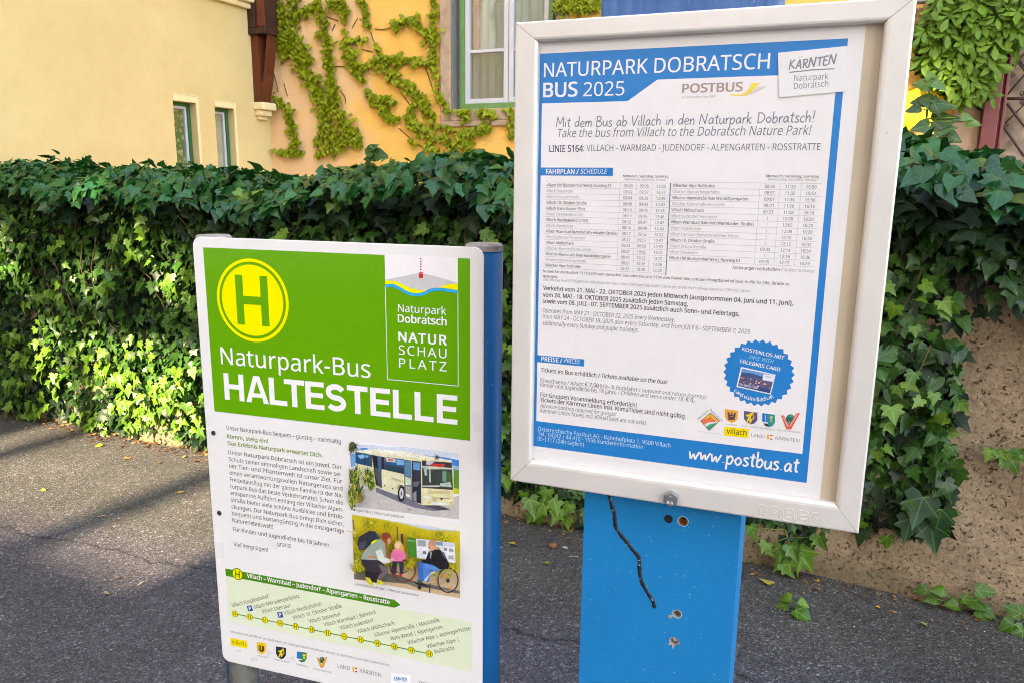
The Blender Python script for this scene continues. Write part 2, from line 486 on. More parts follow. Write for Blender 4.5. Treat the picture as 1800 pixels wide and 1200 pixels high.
def glass_material(name, refl=0.35, tint=(0.9, 0.93, 0.92)):
    m, nt, b = new_mat(name)
    out = nt.nodes["Material Output"]
    tr = nt.nodes.new("ShaderNodeBsdfTransparent"); tr.inputs[0].default_value = (*tint, 1)
    gl = nt.nodes.new("ShaderNodeBsdfGlossy"); gl.inputs["Roughness"].default_value = 0.03
    lw = nt.nodes.new("ShaderNodeLayerWeight"); lw.inputs[0].default_value = 0.5
    pw = nt.nodes.new("ShaderNodeMath"); pw.operation = 'POWER'; nt.links.new(lw.outputs["Facing"], pw.inputs[0]); pw.inputs[1].default_value = 5.0
    mu = nt.nodes.new("ShaderNodeMath"); mu.operation = 'MULTIPLY_ADD'; mu.use_clamp = True
    nt.links.new(pw.outputs[0], mu.inputs[0]); mu.inputs[1].default_value = 0.9; mu.inputs[2].default_value = refl
    mx = nt.nodes.new("ShaderNodeMixShader")
    nt.links.new(mu.outputs[0], mx.inputs[0]); nt.links.new(tr.outputs[0], mx.inputs[1]); nt.links.new(gl.outputs[0], mx.inputs[2])
    nt.links.new(mx.outputs[0], out.inputs[0]); nt.nodes.remove(b)
    return m
M_glass = glass_material("window_glass", 0.2); M_glass_thin = glass_material("plain_glass", 0.06)

def lace_material(name, c1, c2, scale):
    m, nt, b = new_mat(name)
    v = nt.nodes.new("ShaderNodeTexVoronoi"); v.inputs["Scale"].default_value = scale
    tc = nt.nodes.new("ShaderNodeTexCoord"); nt.links.new(tc.outputs["Object"], v.inputs["Vector"])
    nt.links.new(mix(nt, ramp(nt, v.outputs["Distance"], [(0.25, 0), (0.5, 1)]), c1, c2), b.inputs["Base Color"])
    b.inputs["Roughness"].default_value = 0.9
    return m
M_lace = lace_material("lace_curtain", S(196, 190, 130), S(112, 124, 70), 26)
M_sheer = plain("sheer_curtain", S(205, 190, 165), 0.9, 0.1, var=0.15)

def world_at(plane, u, z, dy=0.0): return tuple(plane.w(u, z, dy))
def ring(mb, u0, u1, z0, z1, w, y0, y1, mat):
    """A rectangular frame of bar width w between depths y0 (front) and y1 (back)."""
    mb.box((u0, y0, z0), (u0 + w, y1, z1), mat); mb.box((u1 - w, y0, z0), (u1, y1, z1), mat)
    mb.box((u0 + w, y0, z0), (u1 - w, y1, z0 + w), mat); mb.box((u0 + w, y0, z1 - w), (u1 - w, y1, z1), mat)

# ------------------------------------------------------------------ cream house on the left
cream = empty("cream_house", world_at(SIDE, 0, 0), SIDE.yaw, label="cream rendered house at left with two narrow green framed windows", cat="house")
def suv(px, py, dy=0.0): return SIDE.uv(px, py, dy)
wins = []
for (xa, ya), (xb, yb) in (((303.5, 177), (344, 183.5)), ((377, 188), (410.5, 193.5))):
    u0, z1 = suv(xa, ya); u1, _ = suv(xb, yb)
    wins.append((u0, u1, 0.95, z1))
mb = MB(); wall_sheet(mb, -9.5, 0.7, 0, 9.5, wins, M_cream, 6.0, 0.23)
mb.build("wall", cream)
for k, (u0, u1, z0, z1) in enumerate(wins):
    w = u1 - u0
    fr = MB(); ring(fr, u0, u1, z0, z1, 0.03, 0.07, 0.22, M_green)
    fo = fr.build("window", cream, bevel=0.004)
    ca = MB(); ring(ca, u0 + 0.0305, u1 - 0.0305, z0 + 0.0305, z1 - 0.0305, 0.024, 0.085, 0.21, M_white); ca.build("sash", fo, bevel=0.004)
    gl = MB(); gl.box((u0 + 0.054, 0.10, z0 + 0.054), (u1 - 0.054, 0.104, z1 - 0.054), M_glass_thin); gl.build("pane", fo)
    cu = MB()
    n = 24; pts = [(u0 + 0.03 + (w - 0.06) * i / n, 0.118 + 0.006 * math.sin(i * 1.7 + k)) for i in range(n + 1)]
    cu.add([(x, y, z) for x, y in pts for z in (z0 + 0.03, z1 - 0.03)], [(2 * i, 2 * i + 2, 2 * i + 3, 2 * i + 1) for i in range(n)], M_lace if k == 0 else M_sheer)
    cu.build("curtain", fo, smooth=True)
    tr = MB(); t = 0.055
    tr.box((u1, -0.007, z0), (u1 + .028, 0.0, z1 + t), M_trim)
    tr.box((u0, -0.007, z1), (u1, 0.0, z1 + t), M_trim); tr.box((u0, -0.010, z1 + t), (u1 + .03, 0.0, z1 + t + .008), M_trim)
    tr.build("window_trim", fo, bevel=0.006)
# cornice and the timber bay at the far end of the facade
uA, zA = suv(376, 0); uB, zB = suv(436, 8)
cb = MB(); cb.box((uA - 3, -0.09, zB), (uB, 0, zB + 0.10), M_trim); cb.box((uA - 3, -0.05, zB - 0.05), (uB, 0, zB), M_trim)
cb.build("cornice", cream, bevel=0.012)
u0, z0 = suv(437, 50); u1 = suv(452, 50)[0]
out = 0.19
bay = MB()
bay.box((u0, -out, z0), (u1 + 1.2, 0.0, z0 + 2.6), M_wood2)
ring_w = 0.09
bay.box((u0 - .015, -out - .02, z0 - 0.06), (u1 + 1.2, 0.0, z0), M_wood2)
bay.box((u0 - .015, -out - .02, z0 + 0.0005), (u0 + 0.0, -out + .07, z0 + 2.6), M_wood)
bay.box((u0 - .012, -0.09, z0 + 0.0005), (u0 + 0.0, -0.0, z0 + 2.6), M_wood2)
bay.build("timber_bay", cream, bevel=0.006)
zb = suv(443, 180)[1]
br = MB()
br.box((u0 + 0.02, -0.085, zb), (u0 + 0.16, 0.0, z0 - 0.0605), M_wood)
n = 10
arc = [(-0.085 - (out - 0.085) * (i / n), zb + 0.14 + (z0 - 0.07 - zb - 0.14) * (i / n) ** 1.5) for i in range(n + 1)]
for i in range(n):
    (ya, za), (yb, zb2) = arc[i], arc[i + 1]
    v = [(x, y, z) for x in (u0 + 0.035, u0 + 0.145) for y, z in ((ya, za - 0.12), (yb, zb2 - 0.12), (yb, min(zb2 + 0.03, z0 - 0.0605)), (ya, za + 0.03))]
    br.add(v, [(0, 3, 2, 1), (4, 5, 6, 7), (0, 1, 5, 4), (2, 3, 7, 6)] + ([(0, 4, 7, 3)] if i == 0 else []) + ([(1, 2, 6, 5)] if i == n - 1 else []), M_wood)
br.build("bracket", cream)
co = MB(); co.box((u0, -0.13, zb - 0.07), (u0 + 0.19, 0.0, zb - 0.0005), M_trim); co.box((u0 + .02, -0.085, zb - 0.125), (u0 + 0.17, 0.0, zb - 0.0705), M_trim)
co.box((u0 + .04, -0.045, zb - 0.16), (u0 + 0.15, 0.0, zb - 0.1255), M_trim)
co.build("corbel", cream, bevel=0.01)

# ------------------------------------------------------------------ ochre house behind the hedge
ochre = empty("ochre_house", world_at(VINE, 0, 0), VINE.yaw, label="ochre rendered house overgrown with creepers behind the hedge", cat="house")
def vuv(px, py, dy=0.0): return VINE.uv(px, py, dy)
wl = vuv(793, 100)[0]; wr = vuv(978, 40)[0]; wb = vuv(800, 193)[1]
hole = (wl, wr, wb, wb + 1.75)
# doorway with the iron grille on the right
dl = vuv(1758, 150)[0]; dz = 0.3
hole2 = (dl, dl + 1.1, dz, 2.75)
mb = MB(); wall_sheet(mb, 0, 10, 0, 9, [hole, hole2], M_ochre, 6.0, 0.22)
mb.build("wall", ochre)
st = MB(); t = vuv(793, 100)[0] - vuv(775, 100)[0]
st.box((wl - t, -0.02, wb - 0.10), (wl, 0, hole[3] + t), M_stone); st.box((wr, -0.02, wb - 0.10), (wr + t, 0, hole[3] + t), M_stone)
st.box((wl, -0.02, hole[3]), (wr, 0, hole[3] + t), M_stone); st.box((wl - t, -0.028, wb - 0.15), (wr + t, 0, wb - 0.1005), M_stone)
st.box((wl, -0.02, wb - 0.1), (wr, 0.0, wb - 0.0005), M_stone)
st.build("window_surround", ochre, bevel=0.008)
wf = MB()
wf.box((wl + 0.0005, -0.004, wb + 0.001), (wl + 0.014, 0.2, hole[3] - 0.001), M_greyboard); wf.box((wl + 0.0145, 0.09, wb + 0.001), (wl + 0.052, 0.2, hole[3] - 0.001), M_greyboard)
wf.box((wr - 0.052, 0.09, wb + 0.001), (wr - 0.0005, 0.2, hole[3] - 0.001), M_greyboard)
wo = wf.build("window", ochre, bevel=0.004)
sgl = MB(); a, b_ = wl + 0.0525, wr - 0.0525
sgl.box((a, 0.06, wb + 0.001), (a + 0.045, 0.2, hole[3] - 0.001), M_sage); sgl.box((b_ - 0.045, 0.06, wb + 0.001), (b_, 0.2, hole[3] - 0.001), M_sage)
sgl.box((a + 0.0455, 0.05, wb + 0.001), (b_ - 0.0455, 0.2, wb + 0.05), M_sage)
sgl.build("frame", wo, bevel=0.004)
a += 0.046; b_ -= 0.046
mid = vuv(887, 100)[0]; zm = vuv(850, 87)[1]
za, zc = wb + 0.051, hole[3] - 0.002
for (x0, x1) in ((a, mid - 0.003), (mid + 0.003, b_)):
    ss = MB(); ring(ss, x0, x1, za, zc, 0.042, 0.075, 0.13, M_white)
    ss.box((x0 + 0.0425, 0.082, zm - 0.014), (x1 - 0.0425, 0.125, zm + 0.014), M_white)
    so = ss.build("sash", wo, bevel=0.004)
    gg = MB(); gg.box((x0 + 0.042, 0.10, za + 0.042), (x1 - 0.042, 0.104, zc - 0.042), M_glass); gg.build("pane", so)
def curtain_reflection_material():
    m, nt, b = new_mat("curtain_reflections")
    tc = nt.nodes.new("ShaderNodeTexCoord"); sx = nt.nodes.new("ShaderNodeSeparateXYZ"); nt.links.new(tc.outputs["Object"], sx.inputs[0])
    ad = nt.nodes.new("ShaderNodeMath"); ad.operation = 'MULTIPLY_ADD'
    nt.links.new(noise(nt, 2.5, 3, 0.5, tc.outputs["Object"], 0.5), ad.inputs[0]); ad.inputs[1].default_value = 0.22; nt.links.new(sx.outputs[0], ad.inputs[2])
    mr = nt.nodes.new("ShaderNodeMapRange"); nt.links.new(ad.outputs[0], mr.inputs[0])
    mr.inputs[1].default_value = wl + 0.1; mr.inputs[2].default_value = wr + 0.05
    c = ramp(nt, mr.outputs[0], [(0.0, (.75, .75, .78)), (0.12, (.8, .8, .8)), (0.17, (.62, .3, .3)), (0.24, (.7, .42, .4)), (0.27, (.82, .8, .78)), (0.38, (.75, .78, .8)), (0.42, (.2, .3, .34)), (0.55, (.55, .66, .7)), (0.75, (.28, .4, .46)), (1.0, (.6, .7, .74))])  # pink, white and blue bands paint the window's reflections onto the curtain
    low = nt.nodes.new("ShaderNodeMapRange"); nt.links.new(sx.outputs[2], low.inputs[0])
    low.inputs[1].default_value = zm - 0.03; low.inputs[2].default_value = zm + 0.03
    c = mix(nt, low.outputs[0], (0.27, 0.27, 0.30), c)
    nt.links.new(c, b.inputs["Base Color"]); b.inputs["Roughness"].default_value = 0.8
    return m
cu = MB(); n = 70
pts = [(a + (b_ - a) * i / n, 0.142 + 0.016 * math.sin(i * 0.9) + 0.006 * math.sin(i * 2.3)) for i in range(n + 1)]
cu.add([(x, y, z) for x, y in pts for z in (za, zc)], [(2 * i, 2 * i + 2, 2 * i + 3, 2 * i + 1) for i in range(n)], curtain_reflection_material())
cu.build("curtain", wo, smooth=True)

# wine red door post, plaster pier and the iron grille
M_wine = plain("wine_red_paint", S(122, 66, 66), 0.5, 0.4, var=0.2, scale=7)
M_pier = plain("grey_plaster", S(176, 150, 128), 0.9, 0.2, var=0.25, scale=8, bmp=0.4)
M_rubble = plain("rough_plaster", S(150, 132, 118), 0.95, 0.15, var=0.5, scale=10, bmp=0.9, bscale=25)
M_iron = plain("rusty_iron", S(66, 44, 44), 0.6, 0.5, var=0.2)
pl_, pr_ = vuv(1728, 180)[0], vuv(1766, 180)[0]
pp = MB()
pp.box((pl_, -0.10, 0), (pr_ - 0.035, 0.0, 3.4), M_wine); pp.box((pr_ - 0.0345, -0.08, 0), (pr_ - 0.02, 0.0, 3.4), M_wine); pp.box((pr_ - 0.0195, -0.10, 0), (pr_, 0.0, 3.4), M_wine)
pp.build("door_post", ochre, bevel=0.005)
pz = MB(); k0 = vuv(1676, 190)[0]
pz.box((k0, -0.035, 0), (pl_ - 0.002, 0.0, 3.2), M_pier); pz.build("plaster_pier", ochre, bevel=0.012)
rb = MB(); rb.box((dl, 0.16, dz), (dl + 1.1, 0.22, 2.75), M_rubble); rb.build("back_wall", ochre)
gr = MB()
def P3(px, py, dy): u, z = vuv(px, py, dy); return (u, dy, z)
GY = 0.05
z4 = zoom(1590, 0, 4.286)
def bar(pts, r=0.007): gr.tube([P3(*z4(*p), GY) for p in pts], r, M_iron, 6)
bar([(770, 780), (900, 950), (1000, 1080)], .009); bar([(765, 745), (900, 745), (1100, 745)], .011); bar([(740, 950), (840, 1090), (900, 1180)], .009)
bar([(820, 420), (900, 530), (1000, 660)]); bar([(835, 410), (915, 520), (1015, 650)]); bar([(810, 500), (900, 410), (1000, 310)])
bar([(770, 720), (900, 570), (1000, 460)]); bar([(880, 250), (930, 320), (1000, 420)])
bar([(760, 930), (900, 790), (1000, 690)], .006)
for cx_, cy_, r_ in ((845, 372, 26), (805, 560, 26), (758, 940, 24), (885, 300, 24), (890, 705, 24), (885, 770, 20)):
    bar([(cx_ + r_ * (1 - k / 22) * math.cos(k * 0.5), cy_ + r_ * (1 - k / 22) * math.sin(k * 0.5)) for k in range(18)], .005)
gr.build("iron_grille", ochre, smooth=True)
# yellow plaque and the slanting timber beside it
yp = MB(); (ya0, yz1), (ya1, yz0) = vuv(1570, 158), vuv(1654, 229)
yp.box((ya0, -0.03, yz0), (ya1, -0.012, yz1), plain("yellow_enamel", S(255, 206, 0), 0.4, 0.5, var=0.05))
yo = yp.build("yellow_plaque", None, bevel=0.003, label="yellow plaque on the ochre wall half hidden by a leafy ivy shoot", cat="plaque")
yo.location = world_at(VINE, 0, 0); yo.rotation_euler = (0, 0, VINE.yaw)
yt = Print(VINE, -0.0301)
yt.text("D", (1604, 188), (1614, 187), 12, ink(150, 110, 10), italic=0.25)
yt.text("NNA", (1600, 207), (1616, 206), 5, ink(190, 140, 10))
yt.build("lettering", yo)
tb = MB()
zz = [(172, 30), (75, 380)]
tb.tube([P3(*z4(*zz[0]), -0.06), P3(*z4(*zz[1]), -0.06)], 0.022, plain("weathered_timber", S(150, 112, 74), 0.8, 0.2, var=0.2), 6)
tb.tube([P3(*z4(240, 5), -0.06), P3(*z4(60, 18), -0.06)], 0.018, plain("zinc", S(120, 118, 110), 0.5, 0.5, 0.3), 8)
to = tb.build("slanting_strut", ochre)
bk = MB()
M_brick = plain("pale_brick", S(176, 140, 112), 0.9, 0.2, var=0.2, scale=20)
ub0, zb1 = vuv(1600, 15); ub1, zb0 = vuv(1624, 60)
for r_ in range(3):
    for c_ in range(2):
        h_ = (zb1 - zb0) / 3; w_ = (ub1 - ub0) / 2
        bk.box((ub0 + c_ * w_ + .004, -0.012, zb0 + r_ * h_ + .004), (ub0 + (c_ + 1) * w_ - .004, 0, zb0 + (r_ + 1) * h_ - .004), M_brick)
bk.build("brick_patch", ochre, bevel=0.003)

# ------------------------------------------------------------------ garden wall
def concrete_material():
    m, nt, b = new_mat("rough_concrete")
    tc = nt.nodes.new("ShaderNodeTexCoord"); P = tc.outputs["Object"]
    c = mix(nt, ramp(nt, noise(nt, 3.0, 7, 0.65, P), [(0.3, 0), (0.7, 1)]), (0.235, 0.158, 0.098), (0.44, 0.31, 0.20))
    c = mix(nt, 1, c, ramp(nt, noise(nt, 60, 5, 0.75, P), [(0.3, 0.40), (0.45, 0.92), (0.7, 1.35)]), 'MULTIPLY')
    pit = ramp(nt, noise(nt, 58, 4, 0.65, P), [(0.34, 0.22), (0.41, 1.0)])
    c = mix(nt, 1, c, pit, 'MULTIPLY')
    gr_ = ramp(nt, noise(nt, 95, 2, 0.5, P), [(0.66, 0), (0.74, 0.5)])
    c = mix(nt, gr_, c, (0.5, 0.42, 0.34))
    sx = nt.nodes.new("ShaderNodeSeparateXYZ"); nt.links.new(P, sx.inputs[0])
    mr = nt.nodes.new("ShaderNodeMapRange"); nt.links.new(sx.outputs[2], mr.inputs[0])
    mr.inputs[1].default_value = 0.0; mr.inputs[2].default_value = 0.16; mr.inputs[3].default_value = 0.35; mr.inputs[4].default_value = -0.2
    ad = nt.nodes.new("ShaderNodeMath"); ad.operation = 'ADD'; nt.links.new(mr.outputs[0], ad.inputs[0]); nt.links.new(noise(nt, 5, 5, 0.6, P), ad.inputs[1])
    c = mix(nt, ramp(nt, ad.outputs[0], [(0.5, 0), (0.75, 0.6)]), c, (0.11, 0.095, 0.05))
    nt.links.new(c, b.inputs["Base Color"]); b.inputs["Roughness"].default_value = 0.95; b.inputs["Specular IOR Level"].default_value = 0.15
    h = mix(nt, 0.5, noise(nt, 60, 5, 0.75, P), pit)
    bump(nt, b, h, 1.0, 0.012)
    return m
gw = MB(); M_conc = concrete_material()
NU, NZ = 160, 24
U = np.linspace(-4, 10, NU + 1); Z = np.linspace(0, 1.38, NZ + 1)
vv = [(u, 0.012 * math.sin(u * 3.1 + z * 4) + 0.012 * math.sin(u * 7.7 - z * 9) + float(rng.normal(0, .003)) - 0.03 * (1 - z / 1.4), z) for u in U for z in Z]
ff = [(i * (NZ + 1) + j, (i + 1) * (NZ + 1) + j, (i + 1) * (NZ + 1) + j + 1, i * (NZ + 1) + j + 1) for i in range(NU) for j in range(NZ)]
gw.add(vv, ff, M_conc)
gw.box((-4, 0.04, 0), (10, 0.32, 1.375), M_conc)
gwo = gw.build("garden_wall", smooth=True, label="rough grey brown concrete garden wall under the ivy", cat="wall")
gwo.location = world_at(WALL, 0, 0); gwo.rotation_euler = (0, 0, WALL.yaw)

# ------------------------------------------------------------------ unseen house across the street, added to block the sun; reflected in glass
BD = 12.0; TAN = math.tan(SUN_EL)
aw = empty("sun_blocking_house", (-BD * AZ[0], -BD * AZ[1], 0), math.atan2(-AZ[0], AZ[1]), label="unseen tall pale pink house added to block the sun, with gaps for sun patches", cat="apartment house")
M_pink = stucco("pink_render", (0.62, 0.46, 0.42), (0.66, 0.52, 0.47), (0.5, 0.42, 0.38), 0, None, 0.1)
def gap(s0, s1, a0, a1): return (s0, s1, (BD + a0) * TAN, (BD + 0.25 + a1) * TAN)  # opening placed so the sun lands only on a chosen patch
_pl = [VINE.w(u, z, -0.03) for u in (ya0, ya1) for z in (yz0, yz1)]
_ps = [AZ[1] * p[0] - AZ[0] * p[1] for p in _pl]; _pa = [AZ[0] * p[0] + AZ[1] * p[1] + p[2] / TAN for p in _pl]
_sc = AZ[1] * CORNER[0] - AZ[0] * CORNER[1]; _ac = AZ[0] * CORNER[0] + AZ[1] * CORNER[1]
gaps = [gap(-5.95, -3.9, 5.95, 7.6), gap(_sc - .33, _sc - .06, _ac + 3.0 / TAN, _ac + 4.05 / TAN), gap(-4.75, -2.5, 1.62, 3.7), gap(min(_ps), max(_ps), min(_pa) + .1, max(_pa) - .1),
        gap(-4.95, -4.7, 4.05, 4.5), gap(-4.25, -4.0, 4.0, 4.35), gap(-3.7, -3.45, 4.15, 4.6), gap(-3.95, -3.8, 4.75, 5.1)]  # small slits added for sun flecks on the hedge
mb = MB()
u0, u1, z0, z1 = -16, 13, 0, 21
us = sorted({u0, u1, *[h[0] for h in gaps], *[h[1] for h in gaps]}); zs = sorted({z0, z1, *[h[2] for h in gaps], *[h[3] for h in gaps]})
for i in range(len(us) - 1):
    for j in range(len(zs) - 1):
        cu_, cz_ = (us[i] + us[i + 1]) / 2, (zs[j] + zs[j + 1]) / 2
        if any(h[0] < cu_ < h[1] and h[2] < cz_ < h[3] for h in gaps): continue
        mb.box((us[i], -0.25, zs[j]), (us[i + 1], 0.0, zs[j + 1]), M_pink)
mb.build("wall", aw)
pc = MB()
h = gaps[2]
for sa, sb_ in ((-3.30, -3.10), (-4.52, -4.34)):       # columns added behind the front to cast shadow bands
    pc = MB(); pc.box((sa, -6.2, 0), (sb_, -6.0, 16), M_pink); pc.build("shade_column", aw)
for zf in (1.2, 4.6, 11.4, 14.6, 17.8):
    for sx_ in range(-14, 12, 3):
        if abs(zf - 9) < 2 and -5 < sx_ < -2: continue
        w_ = MB(); w_.box((sx_, 0.001, zf), (sx_ + 1.2, 0.03, zf + 1.9), M_white); w_.box((sx_ + .08, 0.0305, zf + .08), (sx_ + .57, 0.04, zf + 1.82), plain("dark_glass", (0.03, 0.04, 0.05), 0.1, 0.6, var=0) if "dark_glass" not in bpy.data.materials else bpy.data.materials["dark_glass"])
        w_.box((sx_ + .63, 0.0305, zf + .08), (sx_ + 1.12, 0.04, zf + 1.82), bpy.data.materials["dark_glass"])
        w_.build("window", aw)
# ------------------------------------------------------------------ foliage
def half_leaf(out, mid, tris):
    """Template from a right half outline, midrib points and triangles; mirrored. x across, y towards the tip."""
    n, k = len(out), len(mid)
    V = [(x, y) for x, y in mid] + [(x, y) for x, y in out] + [(-x, y) for x, y in out]
    F = []
    for t in tris:
        F.append(tuple(i if i < k else i for i in t))
        F.append(tuple(i if i < k else i + n for i in reversed(t)))
    return np.array(V), np.array(F)
# indices: mid 0..3, outline 4..
IVY = half_leaf([(.12, -.13), (.34, -.17), (.50, .04), (.36, .19), (.51, .40), (.25, .47), (.13, .74)], [(0, 0), (0, .3), (0, .62), (0, 1.0)],
                [(0, 4, 5), (0, 5, 1), (1, 5, 6), (1, 6, 7), (1, 7, 9), (7, 8, 9), (1, 9, 2), (2, 9, 10), (2, 10, 3)])
IVY2 = half_leaf([(.14, -.10), (.40, -.08), (.44, .16), (.40, .36), (.28, .56), (.14, .78), (.05, .93)], [(0, 0), (0, .3), (0, .62), (0, 1.0)],
                 [(0, 4, 5), (0, 5, 1), (1, 5, 6), (1, 6, 7), (1, 7, 8), (1, 8, 2), (2, 8, 9), (2, 9, 10), (2, 10, 3)])
BOSTON = half_leaf([(.16, -.12), (.42, -.02), (.50, .22), (.58, .48), (.36, .46), (.24, .66), (.10, .84)], [(0, 0), (0, .3), (0, .62), (0, 1.0)],
                   [(0, 4, 5), (0, 5, 1), (1, 5, 6), (1, 6, 8), (6, 7, 8), (1, 8, 2), (2, 8, 9), (2, 9, 10), (2, 10, 3)])
def leaflet_set(n=5):
    V, F = [], []
    for a, L in zip(np.radians([-105, -55, 0, 55, 105]), [.62, .86, 1.0, .86, .62]):
        pts = [(0, .12), (.10, .38), (.165, .62), (.10, .84), (0, 1.0), (-.10, .84), (-.165, .62), (-.10, .38), (0, .5)]
        b = len(V)
        for x, y in pts:
            x, y = x * L, y * L
            V.append((x * math.cos(a) + y * math.sin(a), -x * math.sin(a) + y * math.cos(a)))
        for k in range(8): F.append((b + 8, b + (k + 1) % 8, b + k))
    return np.array(V), np.array(F)
CREEPER = leaflet_set()

def leaf_material(name, dark, light, rough=0.38, trans=0.25, vein=(0.3, 0.42, 0.16), veins=True, spec=0.5):
    m, nt, b = new_mat(name)
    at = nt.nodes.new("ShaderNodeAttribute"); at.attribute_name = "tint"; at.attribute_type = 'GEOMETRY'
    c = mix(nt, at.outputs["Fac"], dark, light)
    tc = nt.nodes.new("ShaderNodeTexCoord")
    c = mix(nt, 1, c, ramp(nt, noise(nt, 28, 3, 0.6, tc.outputs["Object"]), [(0.3, 0.8), (0.7, 1.2)]), 'MULTIPLY')
    if veins:
        uvn = nt.nodes.new("ShaderNodeUVMap"); uvn.uv_map = "uv"
        sx = nt.nodes.new("ShaderNodeSeparateXYZ"); nt.links.new(uvn.outputs[0], sx.inputs[0])
        ax = nt.nodes.new("ShaderNodeMath"); ax.operation = 'ABSOLUTE'; nt.links.new(sx.outputs[0], ax.inputs[0])
        def lin(kx, ky):   # |kx*|x| + ky*y|
            p = nt.nodes.new("ShaderNodeMath"); p.operation = 'MULTIPLY'; nt.links.new(ax.outputs[0], p.inputs[0]); p.inputs[1].default_value = kx
            q = nt.nodes.new("ShaderNodeMath"); q.operation = 'MULTIPLY_ADD'; nt.links.new(sx.outputs[1], q.inputs[0]); q.inputs[1].default_value = ky; nt.links.new(p.outputs[0], q.inputs[2])
            r = nt.nodes.new("ShaderNodeMath"); r.operation = 'ABSOLUTE'; nt.links.new(q.outputs[0], r.inputs[0]); return r.outputs[0]
        mn = nt.nodes.new("ShaderNodeMath"); mn.operation = 'MINIMUM'
        nt.links.new(lin(1, 0), mn.inputs[0]); nt.links.new(lin(0.62, -0.78), mn.inputs[1])
        c = mix(nt, ramp(nt, mn.outputs[0], [(0.008, 0.45), (0.028, 0.0)]), c, vein)
    nt.links.new(c, b.inputs["Base Color"])
    b.inputs["Roughness"].default_value = rough; b.inputs["Specular IOR Level"].default_value = spec
    if trans:
        out = nt.nodes["Material Output"]
        tl = nt.nodes.new("ShaderNodeBsdfTranslucent")
        nt.links.new(mix(nt, 1, c, (1.25, 1.35, 0.5), 'MULTIPLY'), tl.inputs[0])
        ms = nt.nodes.new("ShaderNodeMixShader"); ms.inputs[0].default_value = trans
        nt.links.new(b.outputs[0], ms.inputs[1]); nt.links.new(tl.outputs[0], ms.inputs[2]); nt.links.new(ms.outputs[0], out.inputs[0])
    return m
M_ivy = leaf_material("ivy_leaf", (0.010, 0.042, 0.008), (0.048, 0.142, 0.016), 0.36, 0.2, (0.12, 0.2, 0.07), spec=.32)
M_ivygap = leaf_material("gap_shade_ivy_leaf", (0.006, 0.018, 0.006), (0.016, 0.045, 0.012), 0.45, 0.05, (0.05, 0.08, 0.03), spec=.25)  # darkened copy: shade of the hedge gaps put into the leaf colour
M_ivyy = leaf_material("young_ivy_leaf", (0.050, 0.140, 0.009), (0.125, 0.245, 0.014), 0.42, 0.3, (0.35, 0.45, 0.12))
M_crest = leaf_material("waxy_ivy_leaf", (0.004, 0.042, 0.014), (0.022, 0.125, 0.026), 0.32, 0.15, (0.05, 0.16, 0.05), spec=.32)
M_boston = leaf_material("boston_creeper_leaf", (0.13, 0.17, 0.007), (0.31, 0.35, 0.012), 0.5, 0.3, veins=False, spec=0.3)
M_creeper = leaf_material("five_leaf_creeper", (0.04, 0.115, 0.006), (0.13, 0.235, 0.014), 0.5, 0.3, veins=False, spec=0.3)
M_shoot = leaf_material("shoot_leaf", (0.025, 0.075, 0.018), (0.12, 0.24, 0.05), 0.4, 0.3, (0.2, 0.3, 0.1), spec=.4)
M_creeper2 = leaf_material("shaded_creeper", (0.015, 0.035, 0.004), (0.04, 0.075, 0.008), 0.6, 0.1, veins=False, spec=0.2)  # darker inner copy, shade between the leaves put into its colour
M_stem = plain("ivy_stem", S(92, 72, 50), 0.8, 0.2, var=0.2)
M_stemg = plain("green_stem", S(112, 130, 60), 0.7, 0.2, var=0.2)

def unit(a): return a / np.maximum(np.linalg.norm(a, axis=-1, keepdims=True), 1e-9)

def leaves(name, mat, tmpl, pos, nrm, tip, size, tint, parent=None, fold=None, curl=None, origin=(0, 0, 0), aspect=None, **kw):
    V, F = tmpl; N = len(pos); k = len(V)
    nrm = unit(nrm); tip = unit(tip - nrm * np.sum(tip * nrm, 1, keepdims=True)); side = np.cross(tip, nrm)
    fold = rng.normal(0.12, 0.22, N) if fold is None else fold
    curl = rng.normal(0.18, 0.16, N) if curl is None else curl
    asp = rng.uniform(0.85, 1.15, N) if aspect is None else aspect
    x = V[:, 0][None, :] * asp[:, None]; y = np.repeat(V[:, 1][None, :], N, 0)
    tw = rng.normal(0, 0.12, N)[:, None]
    z = fold[:, None] * np.abs(x) - curl[:, None] * y * y + tw * x * y + rng.normal(0, 0.018, (N, k))
    P = pos[:, None, :] - np.array(origin) + size[:, None, None] * (x[..., None] * side[:, None] + y[..., None] * tip[:, None] + z[..., None] * nrm[:, None])
    me = bpy.data.meshes.new(name)
    nf = len(F)
    me.vertices.add(N * k); me.vertices.foreach_set("co", P.reshape(-1).astype(np.float32))
    idx = (F[None] + (np.arange(N) * k)[:, None, None]).reshape(-1).astype(np.int32)
    me.loops.add(len(idx)); me.loops.foreach_set("vertex_index", idx)
    me.polygons.add(N * nf)
    me.polygons.foreach_set("loop_start", np.arange(0, N * nf * 3, 3, dtype=np.int32))
    me.update(calc_edges=True)
    a = me.attributes.new("tint", 'FLOAT', 'FACE'); a.data.foreach_set("value", np.repeat(np.clip(tint, 0, 1), nf).astype(np.float32))
    uvl = me.uv_layers.new(name="uv")
    uvs = V[F.reshape(-1)][None].repeat(N, 0).reshape(-1, 2)
    uvl.data.foreach_set("uv", uvs.reshape(-1).astype(np.float32))
    me.validate()
    o = link(name, me, mat, parent, smooth=True, **kw)
    if parent is None: o.location = origin
    return o

def mixed(name, mat, share, pos, nrm, tip, size, tint, parent, **kw):
    """Lobed and unlobed leaves of one plant, in two meshes."""
    k = rng.random(len(pos)) < share
    for sel, t in ((k, IVY2), (~k, IVY)):
        leaves(name, mat, t, pos[sel], nrm[sel], tip[sel], size[sel], tint[sel], parent, **kw)

